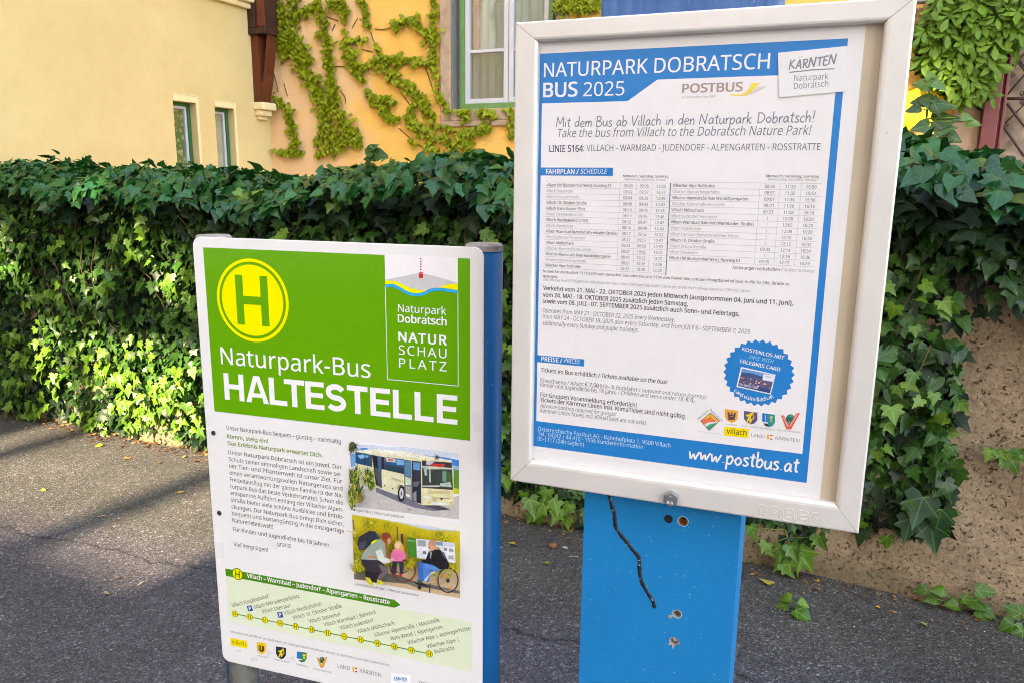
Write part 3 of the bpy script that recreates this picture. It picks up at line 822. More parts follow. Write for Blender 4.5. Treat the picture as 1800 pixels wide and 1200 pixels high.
# --- the ivy over the garden wall
W_d, W_out = WALL.d, -WALL.n
UPZ = np.array([0, 0, 1.0])
def top_height(u):
    return 1.475 + 0.035 * np.sin(u * 1.9 + 0.6) + 0.03 * np.sin(u * 4.3) + 0.02 * np.sin(u * 9.1 + 1) + np.where(u < 0.9, -0.06 * (0.9 - u), 0) + 0.17 * np.exp(-((u - 5.22) / 0.34) ** 2) + np.where(u > 5.7, 0.05, 0)
def bulge(u, z):
    t = np.clip(z / 1.5, 0, 1)
    return 0.045 + 0.17 * np.sin(np.pi * np.clip(t, 0, 1) ** 1.2 * 0.62) ** 1.3 + 0.035 * np.sin(u * 3.3 + z * 5) + 0.03 * np.sin(u * 6.1 - z * 8 + 1)
# bare concrete: an outline on the wall's face, and the ragged lower edge
bare_px = [(1900, 500), (1786, 548), (1742, 560), (1722, 500), (1690, 490), (1662, 500), (1676, 545), (1685, 600), (1672, 640), (1690, 690), (1688, 730), (1655, 770), (1665, 815), (1675, 865),
           (1668, 905), (1676, 930), (1648, 965), (1590, 957), (1540, 952), (1460, 930), (1420, 975), (1330, 948), (1250, 930), (1180, 930), (1120, 960), (1030, 935), (990, 905), (930, 895), (880, 880), (800, 870), (640, 860), (480, 846), (340, 822), (320, 806),
           (290, 812), (260, 778), (215, 786), (170, 762), (130, 752), (95, 730), (60, 738), (0, 722), (-120, 700), (-120, 1300), (1900, 1300)]
bare = np.array([WALL.uv(*p, -0.08) for p in bare_px])
def inside(poly, u, z):
    r = np.zeros(len(u), bool); n = len(poly)
    for i in range(n):
        (x1, y1), (x2, y2) = poly[i], poly[(i + 1) % n]
        c = ((y1 > z) != (y2 > z)) & (u < (x2 - x1) * (z - y1) / (y2 - y1 + 1e-12) + x1)
        r ^= c
    return r
ivy = empty("ivy_hedge", world_at(WALL, 2.9, 0), WALL.yaw * 0, label="thick dark green ivy covering the garden wall like a hedge", cat="ivy")
IO = np.array(ivy.location)
def ivy_front(n, back=0.0, zlo=0.02, zhi=1.5):
    u = rng.uniform(-1.6, 7.4, n); z = rng.uniform(zlo, zhi, n)
    zt = top_height(u); z = np.minimum(z, zt - 0.0)
    keep = ~inside(bare, u + rng.normal(0, .015, n), z - 0.03 + rng.normal(0, .012, n))
    u, z = u[keep], z[keep]
    q = np.maximum(bulge(u, z) - back * rng.uniform(0.3, 1.0, len(u)), rng.uniform(0.015, 0.05, len(u)))
    P = WALL.o + W_d * u[:, None] + W_out * q[:, None] + UPZ * z[:, None]
    return u, z, P
def jitter(n, s): return rng.normal(0, s, (n, 3))
def cluster_tint(u, z, k=1.0):
    return 0.5 + 0.28 * np.sin(u * 5.1 + 2.0 * np.sin(z * 6)) * np.sin(z * 7.3 + u) + rng.normal(0, 0.2, len(u))
# inner layer, then outer layer, then top
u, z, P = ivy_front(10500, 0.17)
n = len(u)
leaves("inner_foliage", M_ivygap, IVY, P, W_out + UPZ * 0.5 + jitter(n, .5), -UPZ + W_d * rng.normal(0, .5, n)[:, None] + jitter(n, .3), rng.uniform(.05, .085, n), cluster_tint(u, z) - 0.25, ivy, origin=IO)
u, z, P = ivy_front(11500, 0.08)
n = len(u); near = np.clip((u - 3.5) / 3, 0, 1)
mixed("outer_foliage", M_ivy, .3, P + UPZ * 0.03, W_out + UPZ * rng.uniform(0.2, 0.9, n)[:, None] + jitter(n, .38), -UPZ + W_out * 0.15 + W_d * rng.normal(0, .55, n)[:, None] + jitter(n, .25),
       rng.uniform(.032, .066, n) * (1 + .22 * near), cluster_tint(u, z) + 0.05, ivy, origin=IO)
# crest of the hedge: rounded top, leaves lying outwards
n = 7800
u = rng.uniform(-1.8, 7.6, n); v = rng.uniform(-0.50, 0.30, n); nearc = np.clip((u - 3.5) / 3, 0, 1)
crest = top_height(u) + 0.05 * (1 - (np.abs(v + 0.1) / 0.45) ** 2) - 0.07 * np.clip(v, 0, 1) ** 2 * 10 + rng.normal(0, .022, n)
P = WALL.o + W_d * u[:, None] + W_out * (v + 0.02)[:, None] + UPZ * crest[:, None]
fr = np.clip((v + 0.1) / 0.35, -0.6, 1)[:, None]
mixed("crest_foliage", M_crest, .45, P, UPZ * 1.0 + W_out * fr * 0.9 + jitter(n, .42), W_out * (0.75 + fr * 0.4) - UPZ * 0.15 + W_d * rng.normal(0, .7, n)[:, None], rng.uniform(.042, .078, n) * (1 + .25 * nearc), cluster_tint(u, v) + 0.0, ivy, origin=IO)
n = 4200
u = rng.uniform(-1.8, 7.6, n); v = rng.uniform(-0.45, 0.24, n)
crest = top_height(u) - rng.uniform(.03, .14, n) - 0.7 * np.clip(v, 0, 1) ** 2
P = WALL.o + W_d * u[:, None] + W_out * v[:, None] + UPZ * crest[:, None]
leaves("inner_crest_foliage", M_ivygap, IVY, P, UPZ + W_out * 0.8 + jitter(n, .5), W_out * .6 + W_d * rng.normal(0, .8, n)[:, None], rng.uniform(.06, .095, n), rng.uniform(-.2, .5, n), ivy, origin=IO)
# young yellow-green leaves in small groups
cu_, cz_ = [], []
for _ in range(170):
    a, b_ = rng.uniform(-1.6, 7.3), rng.uniform(0.05, 1.42)
    m_ = rng.integers(2, 6)
    cu_ += list(a + rng.normal(0, .045, m_)); cz_ += list(b_ + rng.normal(0, .045, m_))
for _ in range(150):                                    # the shoots near the foot on the left are nearly all young
    a, b_ = rng.uniform(-0.6, 2.0), rng.uniform(0.04, 0.62) ** 1.15
    m_ = rng.integers(1, 4)
    cu_ += list(a + rng.normal(0, .05, m_)); cz_ += list(b_ + rng.normal(0, .04, m_))
u, z = np.array(cu_), np.array(cz_)
keep = ~inside(bare, u, z - 0.02); u, z = u[keep], z[keep]; n = len(u)
P = WALL.o + W_d * u[:, None] + W_out * (bulge(u, z) + 0.03)[:, None] + UPZ * z[:, None]
leaves("young_foliage", M_ivyy, IVY, P, W_out + UPZ * 0.5 + jitter(n, .35), -UPZ + W_d * rng.normal(0, .6, n)[:, None] + jitter(n, .25), rng.uniform(.04, .068, n), rng.uniform(0, 1, n), ivy, origin=IO)
# bare stems
sm = MB()
for _ in range(110):
    a, b_ = rng.uniform(-1.2, 7.2), rng.uniform(0.15, 1.4); L = rng.uniform(.1, .35); da = rng.normal(0, .12)
    us_ = np.linspace(a, a + da, 5) + rng.normal(0, .012, 5); zs_ = np.linspace(b_, b_ - L, 5)
    if inside(bare, us_, zs_).any(): continue
    pts = [WALL.o + W_d * uu + W_out * (float(bulge(uu, zz)) - 0.015) + UPZ * zz - IO for uu, zz in zip(us_, zs_)]
    sm.tube(pts, [.003, .0028, .0025, .002, .0015], M_stem, 5)
sm.build("stems", ivy, smooth=True)

# individual leaves given by where they hang: (plane, px, py of the stalk end, size, tip direction in the plane, young?)
def sprig(name, plane, dy, stem_px, leaf_list, label, cat="ivy sprig", mat_leaf=None, tmpl=IVY, stem_mat=None, r=0.0025, group=None, face=0.5):
    o = plane.w(*plane.uv(*stem_px[0], dy), dy)
    root = empty(name, tuple(o), 0, label=label, cat=cat, group=group)
    sp = MB(); pts = [plane.w(*plane.uv(*p, dy), dy) for p in stem_px]
    pts = [np.array(q) for q in smooth_pts(pts, 4)]
    P, N_, T, Sz, Ti = [], [], [], [], []
    for (px, py, tx, ty, tint) in leaf_list:
        a = plane.w(*plane.uv(px, py, dy), dy) + (-plane.n) * rng.uniform(0.01, 0.03); b = plane.w(*plane.uv(tx, ty, dy), dy)
        P.append(a); T.append(b - a - plane.n * 0.15 * np.linalg.norm(b - a)); Sz.append(np.linalg.norm(b - a)); Ti.append(tint)
        N_.append(-plane.n + UPZ * face + rng.normal(0, .15, 3))
        j = min(range(len(pts)), key=lambda i: np.linalg.norm(pts[i] - a))
        sp.tube([pts[j] - o, (pts[j] + a) / 2 - o - plane.n * 0.008, a - o], [r * .7, r * .6, r * .5], stem_mat or M_stemg, 5)
    if len(pts) > 1: sp.tube([q - o for q in pts], [r] * len(pts), stem_mat or M_stemg, 6)
    sp.build("stem", root, smooth=True)
    leaves("leaves", mat_leaf or M_ivyy, tmpl, np.array(P), np.array(N_), np.array(T), np.array(Sz), np.array(Ti), root, origin=o)
    return root
# sprig under the display case, left of the blue column
sprig("ivy_sprig", WALL, -0.06, [(958, 862), (965, 885), (985, 915), (990, 935)],
      [(935, 872, 942, 905, .3), (958, 880, 948, 912, .5), (975, 872, 985, 905, .6), (988, 890, 978, 918, .5), (1000, 905, 1005, 928, .6), (940, 900, 932, 920, .4), (952, 902, 950, 922, .2), (990, 928, 992, 944, .3), (1005, 882, 1000, 900, .4), (965, 858, 960, 880, .2)],
      "bright young ivy sprig hanging below the case left of the blue column")
sprig("ivy_sprig", WALL, -0.07, [(1380, 930), (1396, 985), (1402, 1010), (1400, 1030)],
      [(1348, 950, 1342, 968, .8), (1375, 955, 1372, 980, .2), (1390, 955, 1402, 985, .1), (1385, 975, 1362, 1000, .6), (1405, 962, 1430, 1005, .5), (1410, 975, 1402, 1000, .5), (1378, 985, 1395, 1010, .4), (1350, 960, 1358, 975, .7), (1320, 920, 1330, 945, .2), (1440, 935, 1455, 958, .1)],
      "broad leaved ivy sprig dangling beneath the frame right of the blue column")
sprig("ivy_sprig", WALL, -0.05, [(1735, 786), (1760, 792), (1790, 800), (1830, 806)],
      [(1740, 786, 1732, 803, .9), (1752, 788, 1762, 802, .9), (1770, 796, 1792, 832, .15), (1790, 796, 1812, 815, .1), (1765, 792, 1755, 808, .6)],
      "small yellow tipped ivy sprig alone on bare concrete at right edge")
sprig("ivy_sprig", WALL, -0.05, [(1668, 690), (1690, 684), (1712, 686)],
      [(1660, 640, 1640, 700, .1), (1668, 625, 1688, 640, .1), (1664, 670, 1675, 705, .4), (1672, 676, 1692, 680, .3), (1676, 690, 1668, 702, .3), (1664, 755, 1690, 765, .8), (1672, 895, 1682, 900, .7)],
      "pair of broad green ivy leaves reaching onto the concrete from the hedge edge")
sprig("ivy_sprig", WALL, -0.09, [(1640, 860), (1640, 900), (1640, 925)],
      [(1636, 918, 1644, 968, .0), (1622, 870, 1600, 925, .0), (1660, 845, 1672, 880, .1), (1600, 905, 1590, 945, .0), (1655, 892, 1640, 935, .1)],
      "large dark pointed ivy leaves at the lowest corner of the right hedge", mat_leaf=M_ivy)
# tall shoot in front of the plaque
sprig("ivy_shoot", WALL, 0.12, [(1622, 310), (1626, 262), (1627, 225), (1630, 195), (1633, 165), (1637, 138)],
      [(1630, 180, 1598, 176, .1), (1632, 178, 1612, 170, .3), (1634, 178, 1650, 205, .1), (1640, 182, 1680, 192, .1), (1618, 192, 1590, 198, .0), (1636, 150, 1604, 152, .7), (1640, 148, 1650, 168, .6), (1636, 140, 1630, 130, 1.0), (1640, 142, 1652, 134, .9), (1630, 215, 1612, 226, .3), (1640, 215, 1690, 212, .1), (1632, 222, 1600, 235, .2), (1645, 230, 1682, 232, .3), (1700, 215, 1722, 222, .9), (1690, 208, 1708, 214, .8), (1660, 236, 1690, 250, .2)],
      "upright leafy ivy shoot in front of the yellow plaque", cat="ivy shoot", mat_leaf=M_shoot, tmpl=IVY2, r=0.004)
sprig("ivy_shoot", WALL, 0.05, [(664, 284), (661, 268), (660, 258)],
      [(661, 272, 684, 274, .3), (660, 268, 640, 262, .4), (660, 262, 666, 254, .5), (660, 262, 648, 256, .5), (662, 276, 645, 284, .2)],
      "little ivy shoot sticking up above the hedge top at centre", cat="ivy shoot", mat_leaf=M_ivy, tmpl=IVY2, r=0.0035)

# --- weeds and litter at the foot of the wall
def weed(pxpy, leaf_list, label, size=0.06, yaw=0):
    g0 = on_ground(*pxpy) + W_out * 0.06; root = empty("weed", tuple(g0), 0, label=label, cat="weed")
    P, N_, T, Sz, Ti = [], [], [], [], []; st = MB()
    for dx, dz, ang, s, tint in leaf_list:
        base = g0 + W_d * dx + UPZ * dz + W_out * rng.uniform(0.01, 0.05)
        t = W_d * math.sin(ang) + UPZ * math.cos(ang) * .6 + W_out * .5
        P.append(base); T.append(t); N_.append(UPZ * .8 + W_out * .7 + jitter(1, .15)[0]); Sz.append(s); Ti.append(tint)
        st.tube([(0, 0, 0), tuple((base - g0) * .6 + UPZ * .006), tuple(base - g0)], .0018, M_stemg, 5)
    st.build("stem", root)
    leaves("leaves", M_ivyy, IVY2, np.array(P), np.array(N_), np.array(T), np.array(Sz), np.array(Ti), root, origin=g0)
weed((1672, 1052), [(-.09, .06, -1.2, .05, .1), (-.04, .085, -.2, .05, .2), (-.06, .04, -1.5, .045, .1), (.02, .06, .4, .05, .2), (.06, .10, .6, .065, .2), (.05, .05, 1.5, .06, .1), (.01, .03, -.5, .05, .3), (.08, .02, 2.0, .07, .2)], "round leaved green weed at the foot of the bare concrete wall")
weed((1800, 1090), [(-.03, .07, -.6, .06, .0), (.0, .04, .2, .07, .1), (-.05, .03, -1.4, .06, .0), (.03, .09, .5, .06, .0), (-.02, .01, -1.9, .06, .1)], "dark green weed cut off by the right picture edge")
weed((1402, 1056), [(.0, .02, 1.2, .07, .1), (-.02, .05, -.4, .045, .6), (.01, .06, .2, .04, .9), (-.03, .02, -1.3, .05, .3)], "flat leaved weed on the asphalt under the dangling sprig")

# --- creepers on the ochre house
V_out = -VINE.n
zA, zB = zoom(440, 0, 4), zoom(660, 0, 3.75)
strands = [
 (zA, [(200, 0), (200, 80), (235, 150), (200, 250), (270, 330), (330, 400), (370, 470), (420, 560), (470, 640), (520, 720), (530, 800), (540, 900), (600, 980), (640, 1040)], 62, 1.0),
 (zA, [(320, 10), (320, 80), (320, 150), (290, 230), (330, 300), (380, 370), (430, 440)], 52, 1.0),
 (zA, [(240, 210), (250, 300), (270, 400)], 70, 1.0),
 (zA, [(320, 140), (400, 90), (450, 70), (490, 30)], 34, .9),
 (zA, [(490, 10), (500, 100), (540, 180), (520, 250), (560, 280), (545, 340), (570, 400), (560, 460), (575, 530), (580, 600), (610, 640), (600, 690), (630, 745)], 40, .85),
 (zA, [(640, 800), (670, 870), (720, 930), (770, 1000), (780, 1040)], 60, 1.0),
 (zA, [(550, 1050), (620, 1020), (700, 1000), (760, 1030)], 44, 1.0),
 (zA, [(560, 60), (600, 20), (650, 30), (670, 110), (670, 190)], 38, .8),
 (zA, [(690, 270), (680, 340), (720, 410), (740, 480), (790, 540), (810, 590)], 46, 1.0),
 (zA, [(700, 300), (770, 295), (825, 290)], 22, .9),
 (zA, [(770, 500), (830, 470), (900, 430), (960, 410)], 30, .9),
 (zA, [(840, 650), (880, 730), (940, 770), (1000, 830), (1040, 860)], 34, .85),
 (zA, [(770, 5), (820, 55), (825, 130), (845, 210)], 26, .75),
 (zA, [(905, 345), (915, 355)], 26, .9),
 (zA, [(190, 700), (250, 760), (285, 830), (300, 900), (315, 970), (335, 1040)], 34, .95),
 (zA, [(210, 1090), (290, 1080), (370, 1085)], 38, 1.0),
 (zB, [(395, 0), (400, 90), (385, 170), (400, 230), (395, 300), (390, 370), (390, 440), (412, 510)], 28, .9),
 (zB, [(420, 560), (425, 640), (465, 690), (490, 750)], 26, .7),
 (zB, [(130, 185), (220, 145), (280, 160), (320, 210), (370, 270), (400, 310)], 36, .95),
 (zB, [(20, 400), (100, 400), (200, 410), (300, 420), (380, 440)], 28, .95),
 (zB, [(40, 430), (110, 490), (160, 545), (210, 575), (270, 620), (310, 690), (350, 740), (400, 790)], 44, 1.0),
 (zB, [(0, 665), (60, 675), (140, 675)], 28, .9),
 (zB, [(30, 725), (90, 790), (170, 790)], 26, .9),
 (zB, [(240, 720), (250, 810), (290, 860), (340, 890)], 44, 1.0),
 (zB, [(220, 925), (280, 960)], 14, .8), (zB, [(340, 960), (370, 990), (430, 1000)], 24, .9), (zB, [(460, 1040), (530, 1050), (570, 1080)], 22, .8),
 (zB, [(430, 850), (490, 850), (530, 870)], 24, .8), (zB, [(480, 900), (490, 970), (540, 960)], 28, .85),
 (zB, [(560, 750), (620, 740), (590, 820)], 36, 1.0), (zB, [(690, 750), (750, 760), (810, 780)], 34, 1.0), (zB, [(560, 940), (620, 900), (690, 870), (740, 860), (760, 880)], 48, 1.0),
 (zB, [(630, 960), (620, 1010), (640, 1030)], 30, .95), (zB, [(690, 1040), (700, 1090), (670, 1150), (740, 1140), (830, 1150), (900, 1160)], 32, .95),
 (zA, [(540, 900), (500, 960), (480, 1040)], 30, .8), (zA, [(640, 1040), (560, 1085), (470, 1090)], 30, .9), (zA, [(830, 640), (860, 690), (920, 700), (1000, 715)], 24, .8),
 (zA, [(600, 640), (560, 720), (600, 800)], 26, .6), (zB, [(600, 1040), (560, 1100), (600, 1160)], 26, .8), (zB, [(330, 900), (420, 930), (470, 900)], 18, .6),
 (zB, [(860, 730), (905, 760), (910, 840), (905, 930)], 24, .95),
 (zoom(890, 0, 9.474), [(830, 40), (950, 60), (1100, 60), (1300, 60), (1480, 60), (1560, 140)], 150, 1.0),
 (zoom(890, 0, 9.474), [(760, 200), (900, 190), (1100, 180), (1300, 170), (1480, 190)], 100, 1.0),
]
wallc = empty("wall_creeper", tuple(VINE.w(1.5, 0)), 0, label="light green creeper trained in winding strands over the ochre wall", cat="creeper")
WO = np.array(wallc.location)
stm = MB(); allp = [[], [], [], []]
k_strand = 0
for zf, pts, wpx, dens in strands:
    pp_ = [vuv(*zf(*p)) for p in smooth_pts(pts, 6)]
    s_ = zf(1, 0)[0] - zf(0, 0)[0]
    depth = np.linalg.norm(VINE.w(*pp_[0]) - EYE)
    hw = 0.98 * wpx * s_ / FPX * depth
    seg = np.array(pp_); L = np.concatenate([[0], np.cumsum(np.linalg.norm(np.diff(seg, axis=0), axis=1))])
    n = int(max(6, dens * (L[-1] + hw) * hw * 2 * 2600))
    t = rng.uniform(0, L[-1], n); uu = np.interp(t, L, seg[:, 0]); zz = np.interp(t, L, seg[:, 1])
    lump = 0.66 + 0.48 * np.sin(t * 34 + k_strand)
    uu = uu + rng.normal(0, hw * .55, n) * lump; zz = zz + rng.normal(0, hw * .5, n) * lump
    ok = (uu > -0.03) & ~((uu > wl + .02) & (uu < wr) & (zz > wb - .02))
    uu, zz = uu[ok], zz[ok]; n = len(uu)
    if n == 0: continue
    q = rng.uniform(0.012, 0.035 + 0.12 * hw, n)
    P = VINE.o + VINE.d * uu[:, None] + V_out * q[:, None] + UPZ * (zz + 0.02)[:, None]
    leaves("vine_strand", M_boston, BOSTON, P, V_out + UPZ * 0.75 + jitter(n, .22), -UPZ + V_out * 0.35 + VINE.d * rng.normal(0, .35, n)[:, None], rng.uniform(.036, .058, n),
           0.45 + 0.3 * (q / q.max() - .4) + rng.normal(0, .2, n), wallc, origin=WO)
    ptsw = [VINE.w(*p) - WO + V_out * .012 for p in pp_[::2]]
    if len(ptsw) > 1: stm.tube(ptsw, .005, M_stem, 5)
    k_strand += 1
# thin bare runners
for zf, pts in ((zA, [(600, 300), (660, 285)]), (zA, [(600, 470), (700, 470)]), (zA, [(720, 200), (740, 160), (760, 130)]), (zA, [(580, 220), (600, 170)]), (zA, [(850, 230), (870, 290), (905, 340)]), (zA, [(880, 205), (940, 210), (1010, 190)]),
                (zA, [(640, 640), (670, 690), (670, 730)]), (zA, [(150, 460), (180, 560), (200, 650)]), (zA, [(240, 590), (265, 680)]), (zB, [(330, 440), (370, 560), (390, 620)]), (zB, [(170, 610), (235, 700)]), (zB, [(160, 850), (230, 910)]),
                (zB, [(350, 830), (450, 825), (560, 820)]), (zB, [(430, 700), (480, 800), (560, 900)]), (zB, [(270, 950), (340, 980)]), (zA, [(790, 350), (870, 370)]), (zA, [(540, 120), (620, 150)])):
    stm.tube([VINE.w(*vuv(*zf(*p))) - WO + V_out * .008 for p in smooth_pts(pts, 4)], .004, M_stem, 5)
stm.build("stems", wallc, smooth=True)
# overhanging tips at the house corner
n = 46; uu = rng.uniform(-.16, 0.02, n); zz = np.concatenate([rng.uniform(vuv(470, 48)[1], vuv(470, -5)[1], 20), rng.uniform(vuv(470, 92)[1], vuv(470, 60)[1], 16), rng.uniform(vuv(478, 182)[1], vuv(478, 165)[1], 5), rng.uniform(vuv(484, 272)[1], vuv(484, 255)[1], 5)])
uu[36:] *= .5
P = VINE.o + VINE.d * uu[:, None] + V_out * rng.uniform(-.12, .02, n)[:, None] + UPZ * zz[:, None]
leaves("overhanging_tips", M_boston, BOSTON, P, V_out + UPZ * .5 + jitter(n, .4), -UPZ - VINE.d * .4 + jitter(n, .3), rng.uniform(.05, .09, n), rng.uniform(.5, 1, n), wallc, origin=WO)

# five-leaf creeper over the doorway
crp = [z4(*p) for p in [(120, 230), (200, 110), (260, -20), (470, -120), (950, -120), (890, 130), (860, 250), (800, 330), (700, 400), (640, 560), (660, 640), (590, 720), (380, 740), (320, 640), (240, 520), (140, 420)]]
cp = np.array([vuv(*p, -0.12) for p in crp])
n = 2600
uu = rng.uniform(cp[:, 0].min(), cp[:, 0].max(), n); zz = rng.uniform(cp[:, 1].min(), cp[:, 1].max(), n)
edge = inside(cp, uu + rng.normal(0, .02, n), zz + rng.normal(0, .02, n)); uu, zz = uu[edge], zz[edge]
pick = rng.random(len(uu)) < 0.24; uu, zz = uu[pick], zz[pick]; n = len(uu)
five = empty("five_leaf_creeper", tuple(VINE.w(*vuv(1700, 60))), 0, label="bright five leaved creeper hanging over the doorway at top right", cat="creeper")
FO = np.array(five.location)
q = rng.uniform(0.04, 0.24, n)
P = VINE.o + VINE.d * uu[:, None] + V_out * q[:, None] + UPZ * zz[:, None]
m2 = 900; uu2 = rng.uniform(cp[:, 0].min(), cp[:, 0].max(), m2); zz2 = rng.uniform(cp[:, 1].min(), cp[:, 1].max(), m2)
ok2 = inside(cp, uu2, zz2); uu2, zz2 = uu2[ok2], zz2[ok2]; m2 = len(uu2)
P2 = VINE.o + VINE.d * uu2[:, None] + V_out * rng.uniform(0.02, 0.06, m2)[:, None] + UPZ * zz2[:, None]
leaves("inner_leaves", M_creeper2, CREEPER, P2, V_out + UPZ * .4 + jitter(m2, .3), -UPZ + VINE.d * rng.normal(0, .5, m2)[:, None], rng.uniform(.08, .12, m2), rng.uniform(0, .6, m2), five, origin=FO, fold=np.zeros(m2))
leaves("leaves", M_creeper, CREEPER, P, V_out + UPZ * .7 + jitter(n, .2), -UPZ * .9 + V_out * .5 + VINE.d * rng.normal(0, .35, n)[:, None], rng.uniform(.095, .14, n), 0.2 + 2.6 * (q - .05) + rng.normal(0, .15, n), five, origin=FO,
       fold=np.zeros(n), curl=rng.normal(.25, .1, n))
cs = MB()
for _ in range(26):
    i = rng.integers(0, n); p0 = P[i] - V_out * .05
    pts = [p0 - FO, p0 + UPZ * .12 + VINE.d * rng.normal(0, .06) - FO, p0 + UPZ * .3 + VINE.d * rng.normal(0, .12) - FO]
    cs.tube(pts, [.002, .003, .004], M_stem, 5)
cs.build("stems", five, smooth=True)

# litter along the foot of the wall: uncountable crumbs, and the leaves one can point at
lt = MB(); M_lit = [plain("litter", S(*c), 0.9, 0.1, var=0.3) for c in ((92, 62, 38), (128, 84, 48), (70, 48, 34), (160, 120, 74))]
for _ in range(1500):
    u = rng.uniform(-1.2, 7.2); d_ = abs(rng.normal(0, 0.075)) + 0.01
    c = WALL.o + W_d * u + W_out * (d_ + .02); a = rng.uniform(0, 6.28); s = rng.uniform(.004, .018) * (1.3 if u < 2.2 else .8)
    h = rng.uniform(.001, .008)
    v = [(c[0] + s * math.cos(a + k * 1.57) * (1 if k % 2 else .45), c[1] + s * math.sin(a + k * 1.57) * (1 if k % 2 else .45), h + rng.uniform(0, .006)) for k in range(4)]
    lt.add(v, [(0, 1, 2, 3)], M_lit[rng.integers(0, 4)])
lt.build("leaf_litter", kind="stuff", label="brown crumbs of dead leaves along the wall foot")
gt = MB(); M_grit = [plain("grit", S(*c), 0.9, 0.15, var=0.2) for c in ((150, 146, 146), (196, 190, 186), (112, 100, 92), (96, 66, 42))]
for k in range(700):
    u = rng.uniform(-2.5, 7.4); d_ = abs(rng.normal(0, 0.55)) + .05
    c = WALL.o + W_d * u + W_out * d_; a = rng.uniform(0, 6.28); s = rng.uniform(.0015, .0045)
    v = [(c[0] + s * math.cos(a + j * 2.09) * rng.uniform(.7, 1.4), c[1] + s * math.sin(a + j * 2.09) * rng.uniform(.7, 1.4), 0.0005) for j in range(3)] + [(c[0], c[1], s * 1.1)]
    gt.add(v, [(0, 1, 3), (1, 2, 3), (2, 0, 3)], M_grit[int(min(3, rng.integers(0, 5)))])
gt.build("grit", kind="stuff", label="loose grit and crumbs scattered over the asphalt")
def fallen(px, py, L_, color, label, name="fallen_leaf", tmpl=IVY2, cat="fallen leaf", ang=None):
    L = L_ * 0.72
    g0 = on_ground(px, py); a = rng.uniform(0, 6.28) if ang is None else ang
    t = np.array([math.cos(a), math.sin(a), 0.05])
    m = leaf_material("dry_leaf", tuple(.75 * c for c in S(*color)), S(*color), .7, .1, veins=False, spec=.2)
    pos = (g0 + UPZ * .006 - t * L / 2)[None]
    leaves(name, m, tmpl, pos, np.array([[rng.normal(0, .15), rng.normal(0, .15), 1.0]]), t[None], np.array([L]), np.array([.6]), None, origin=tuple(g0), fold=np.array([.25]), curl=np.array([-.12]), label=label, cat=cat, group="fallen leaves on the asphalt")
fallen(899, 959, .05, (196, 160, 60), "curled ochre leaf on asphalt between sign post and blue column")
fallen(959, 990, .035, (140, 140, 60), "small olive leaf on asphalt just left of the blue column")
fallen(1344, 1023, .075, (190, 178, 80), "large yellow and brown leaf on asphalt right of the blue column", ang=2.2)
fallen(1437, 1024, .035, (216, 176, 40), "small bright yellow leaf beside the dangling ivy sprig")
fallen(1438, 1038, .04, (140, 128, 118), "greyish dry leaf below the small bright yellow leaf")
fallen(1537, 1029, .03, (186, 116, 44), "orange brown leaf beside the cigarette butt")
fallen(1542, 1069, .022, (236, 158, 20), "tiny orange leaf lying alone on asphalt below the cigarette butt")
fallen(1621, 1099, .035, (150, 150, 80), "thin pale green leaf on asphalt in the lower right")
fallen(1756, 1072, .05, (170, 116, 66), "crumpled brown leaf at the wall foot near the right edge")
fallen(185, 1046, .035, (196, 160, 112), "tan leaf alone on the shaded asphalt at lower left")
fallen(225, 806, .05, (206, 120, 60), "rusty orange leaf at the hedge foot on the left", ang=.3)
fallen(319, 866, .04, (180, 130, 70), "brown leaf on sunlit asphalt left of the green sign")
fallen(76, 862, .035, (190, 180, 70), "yellow green leaf on sunlit asphalt at far left")
fallen(175, 783, .06, (180, 190, 40), "lime coloured leaf under the hedge foot at left", ang=2.0)
fallen(205, 1018, .03, (120, 92, 70), "dark brown leaf at the sunlight edge on the left")
# cigarette butt, snail shell, twigs
cb_ = MB(); p = on_ground(1552, 1034); cb_.tube([(-.018, -.004, .005), (.004, .001, .005)], .0042, plain("cigarette_paper", (.8, .78, .72), .8, .2, var=.05), 8); cb_.tube([(.0041, .001, .005), (.014, .0035, .005)], .0042, plain("cigarette_filter", S(200, 140, 80), .8, .2, var=.1), 8)
o = cb_.build("cigarette_butt", smooth=True, label="white cigarette butt lying at the foot of the concrete wall", cat="cigarette butt"); o.location = p
nb = MB(); p = on_ground(972, 962)
bm = bmesh.new(); bmesh.ops.create_icosphere(bm, subdivisions=2, radius=.016)
nb.add([(v.co.x * 1.25, v.co.y * .9, v.co.z * .75 + .012 + .002 * math.sin(v.co.x * 300)) for v in bm.verts], [tuple(v.index for v in f.verts) for f in bm.faces], plain("nut_shell", S(128, 82, 58), .7, .3, var=.2)); bm.free()
o = nb.build("nut_shell", smooth=True, label="brown nut shell on the asphalt left of the blue column", cat="nut shell"); o.location = p
fallen(993, 962, .04, (222, 206, 190), "pale curled petal touching the blue column's left edge", name="dry_petal")
for px, py, L, a, lab in ((465 / 3.158 + 860, 503 / 3.158 + 820, .045, .1, "thin reddish twig on asphalt close to the blue column"), (251, 1025, .04, .9, "pale thin twig on the shaded asphalt at left"), (180, 908, .04, .3, "pale curved twig on the sunlit asphalt")):
    tw = MB(); p = on_ground(px, py)
    tw.tube([(-L / 2 * math.cos(a), -L / 2 * math.sin(a), .003), (0, .004, .006), (L / 2 * math.cos(a), L / 2 * math.sin(a), .003)], .0018, plain("twig", S(170, 140, 120), .8, .2, var=.1), 6)
    o = tw.build("twig", smooth=True, label=lab, cat="twig", group="twigs on the asphalt"); o.location = p
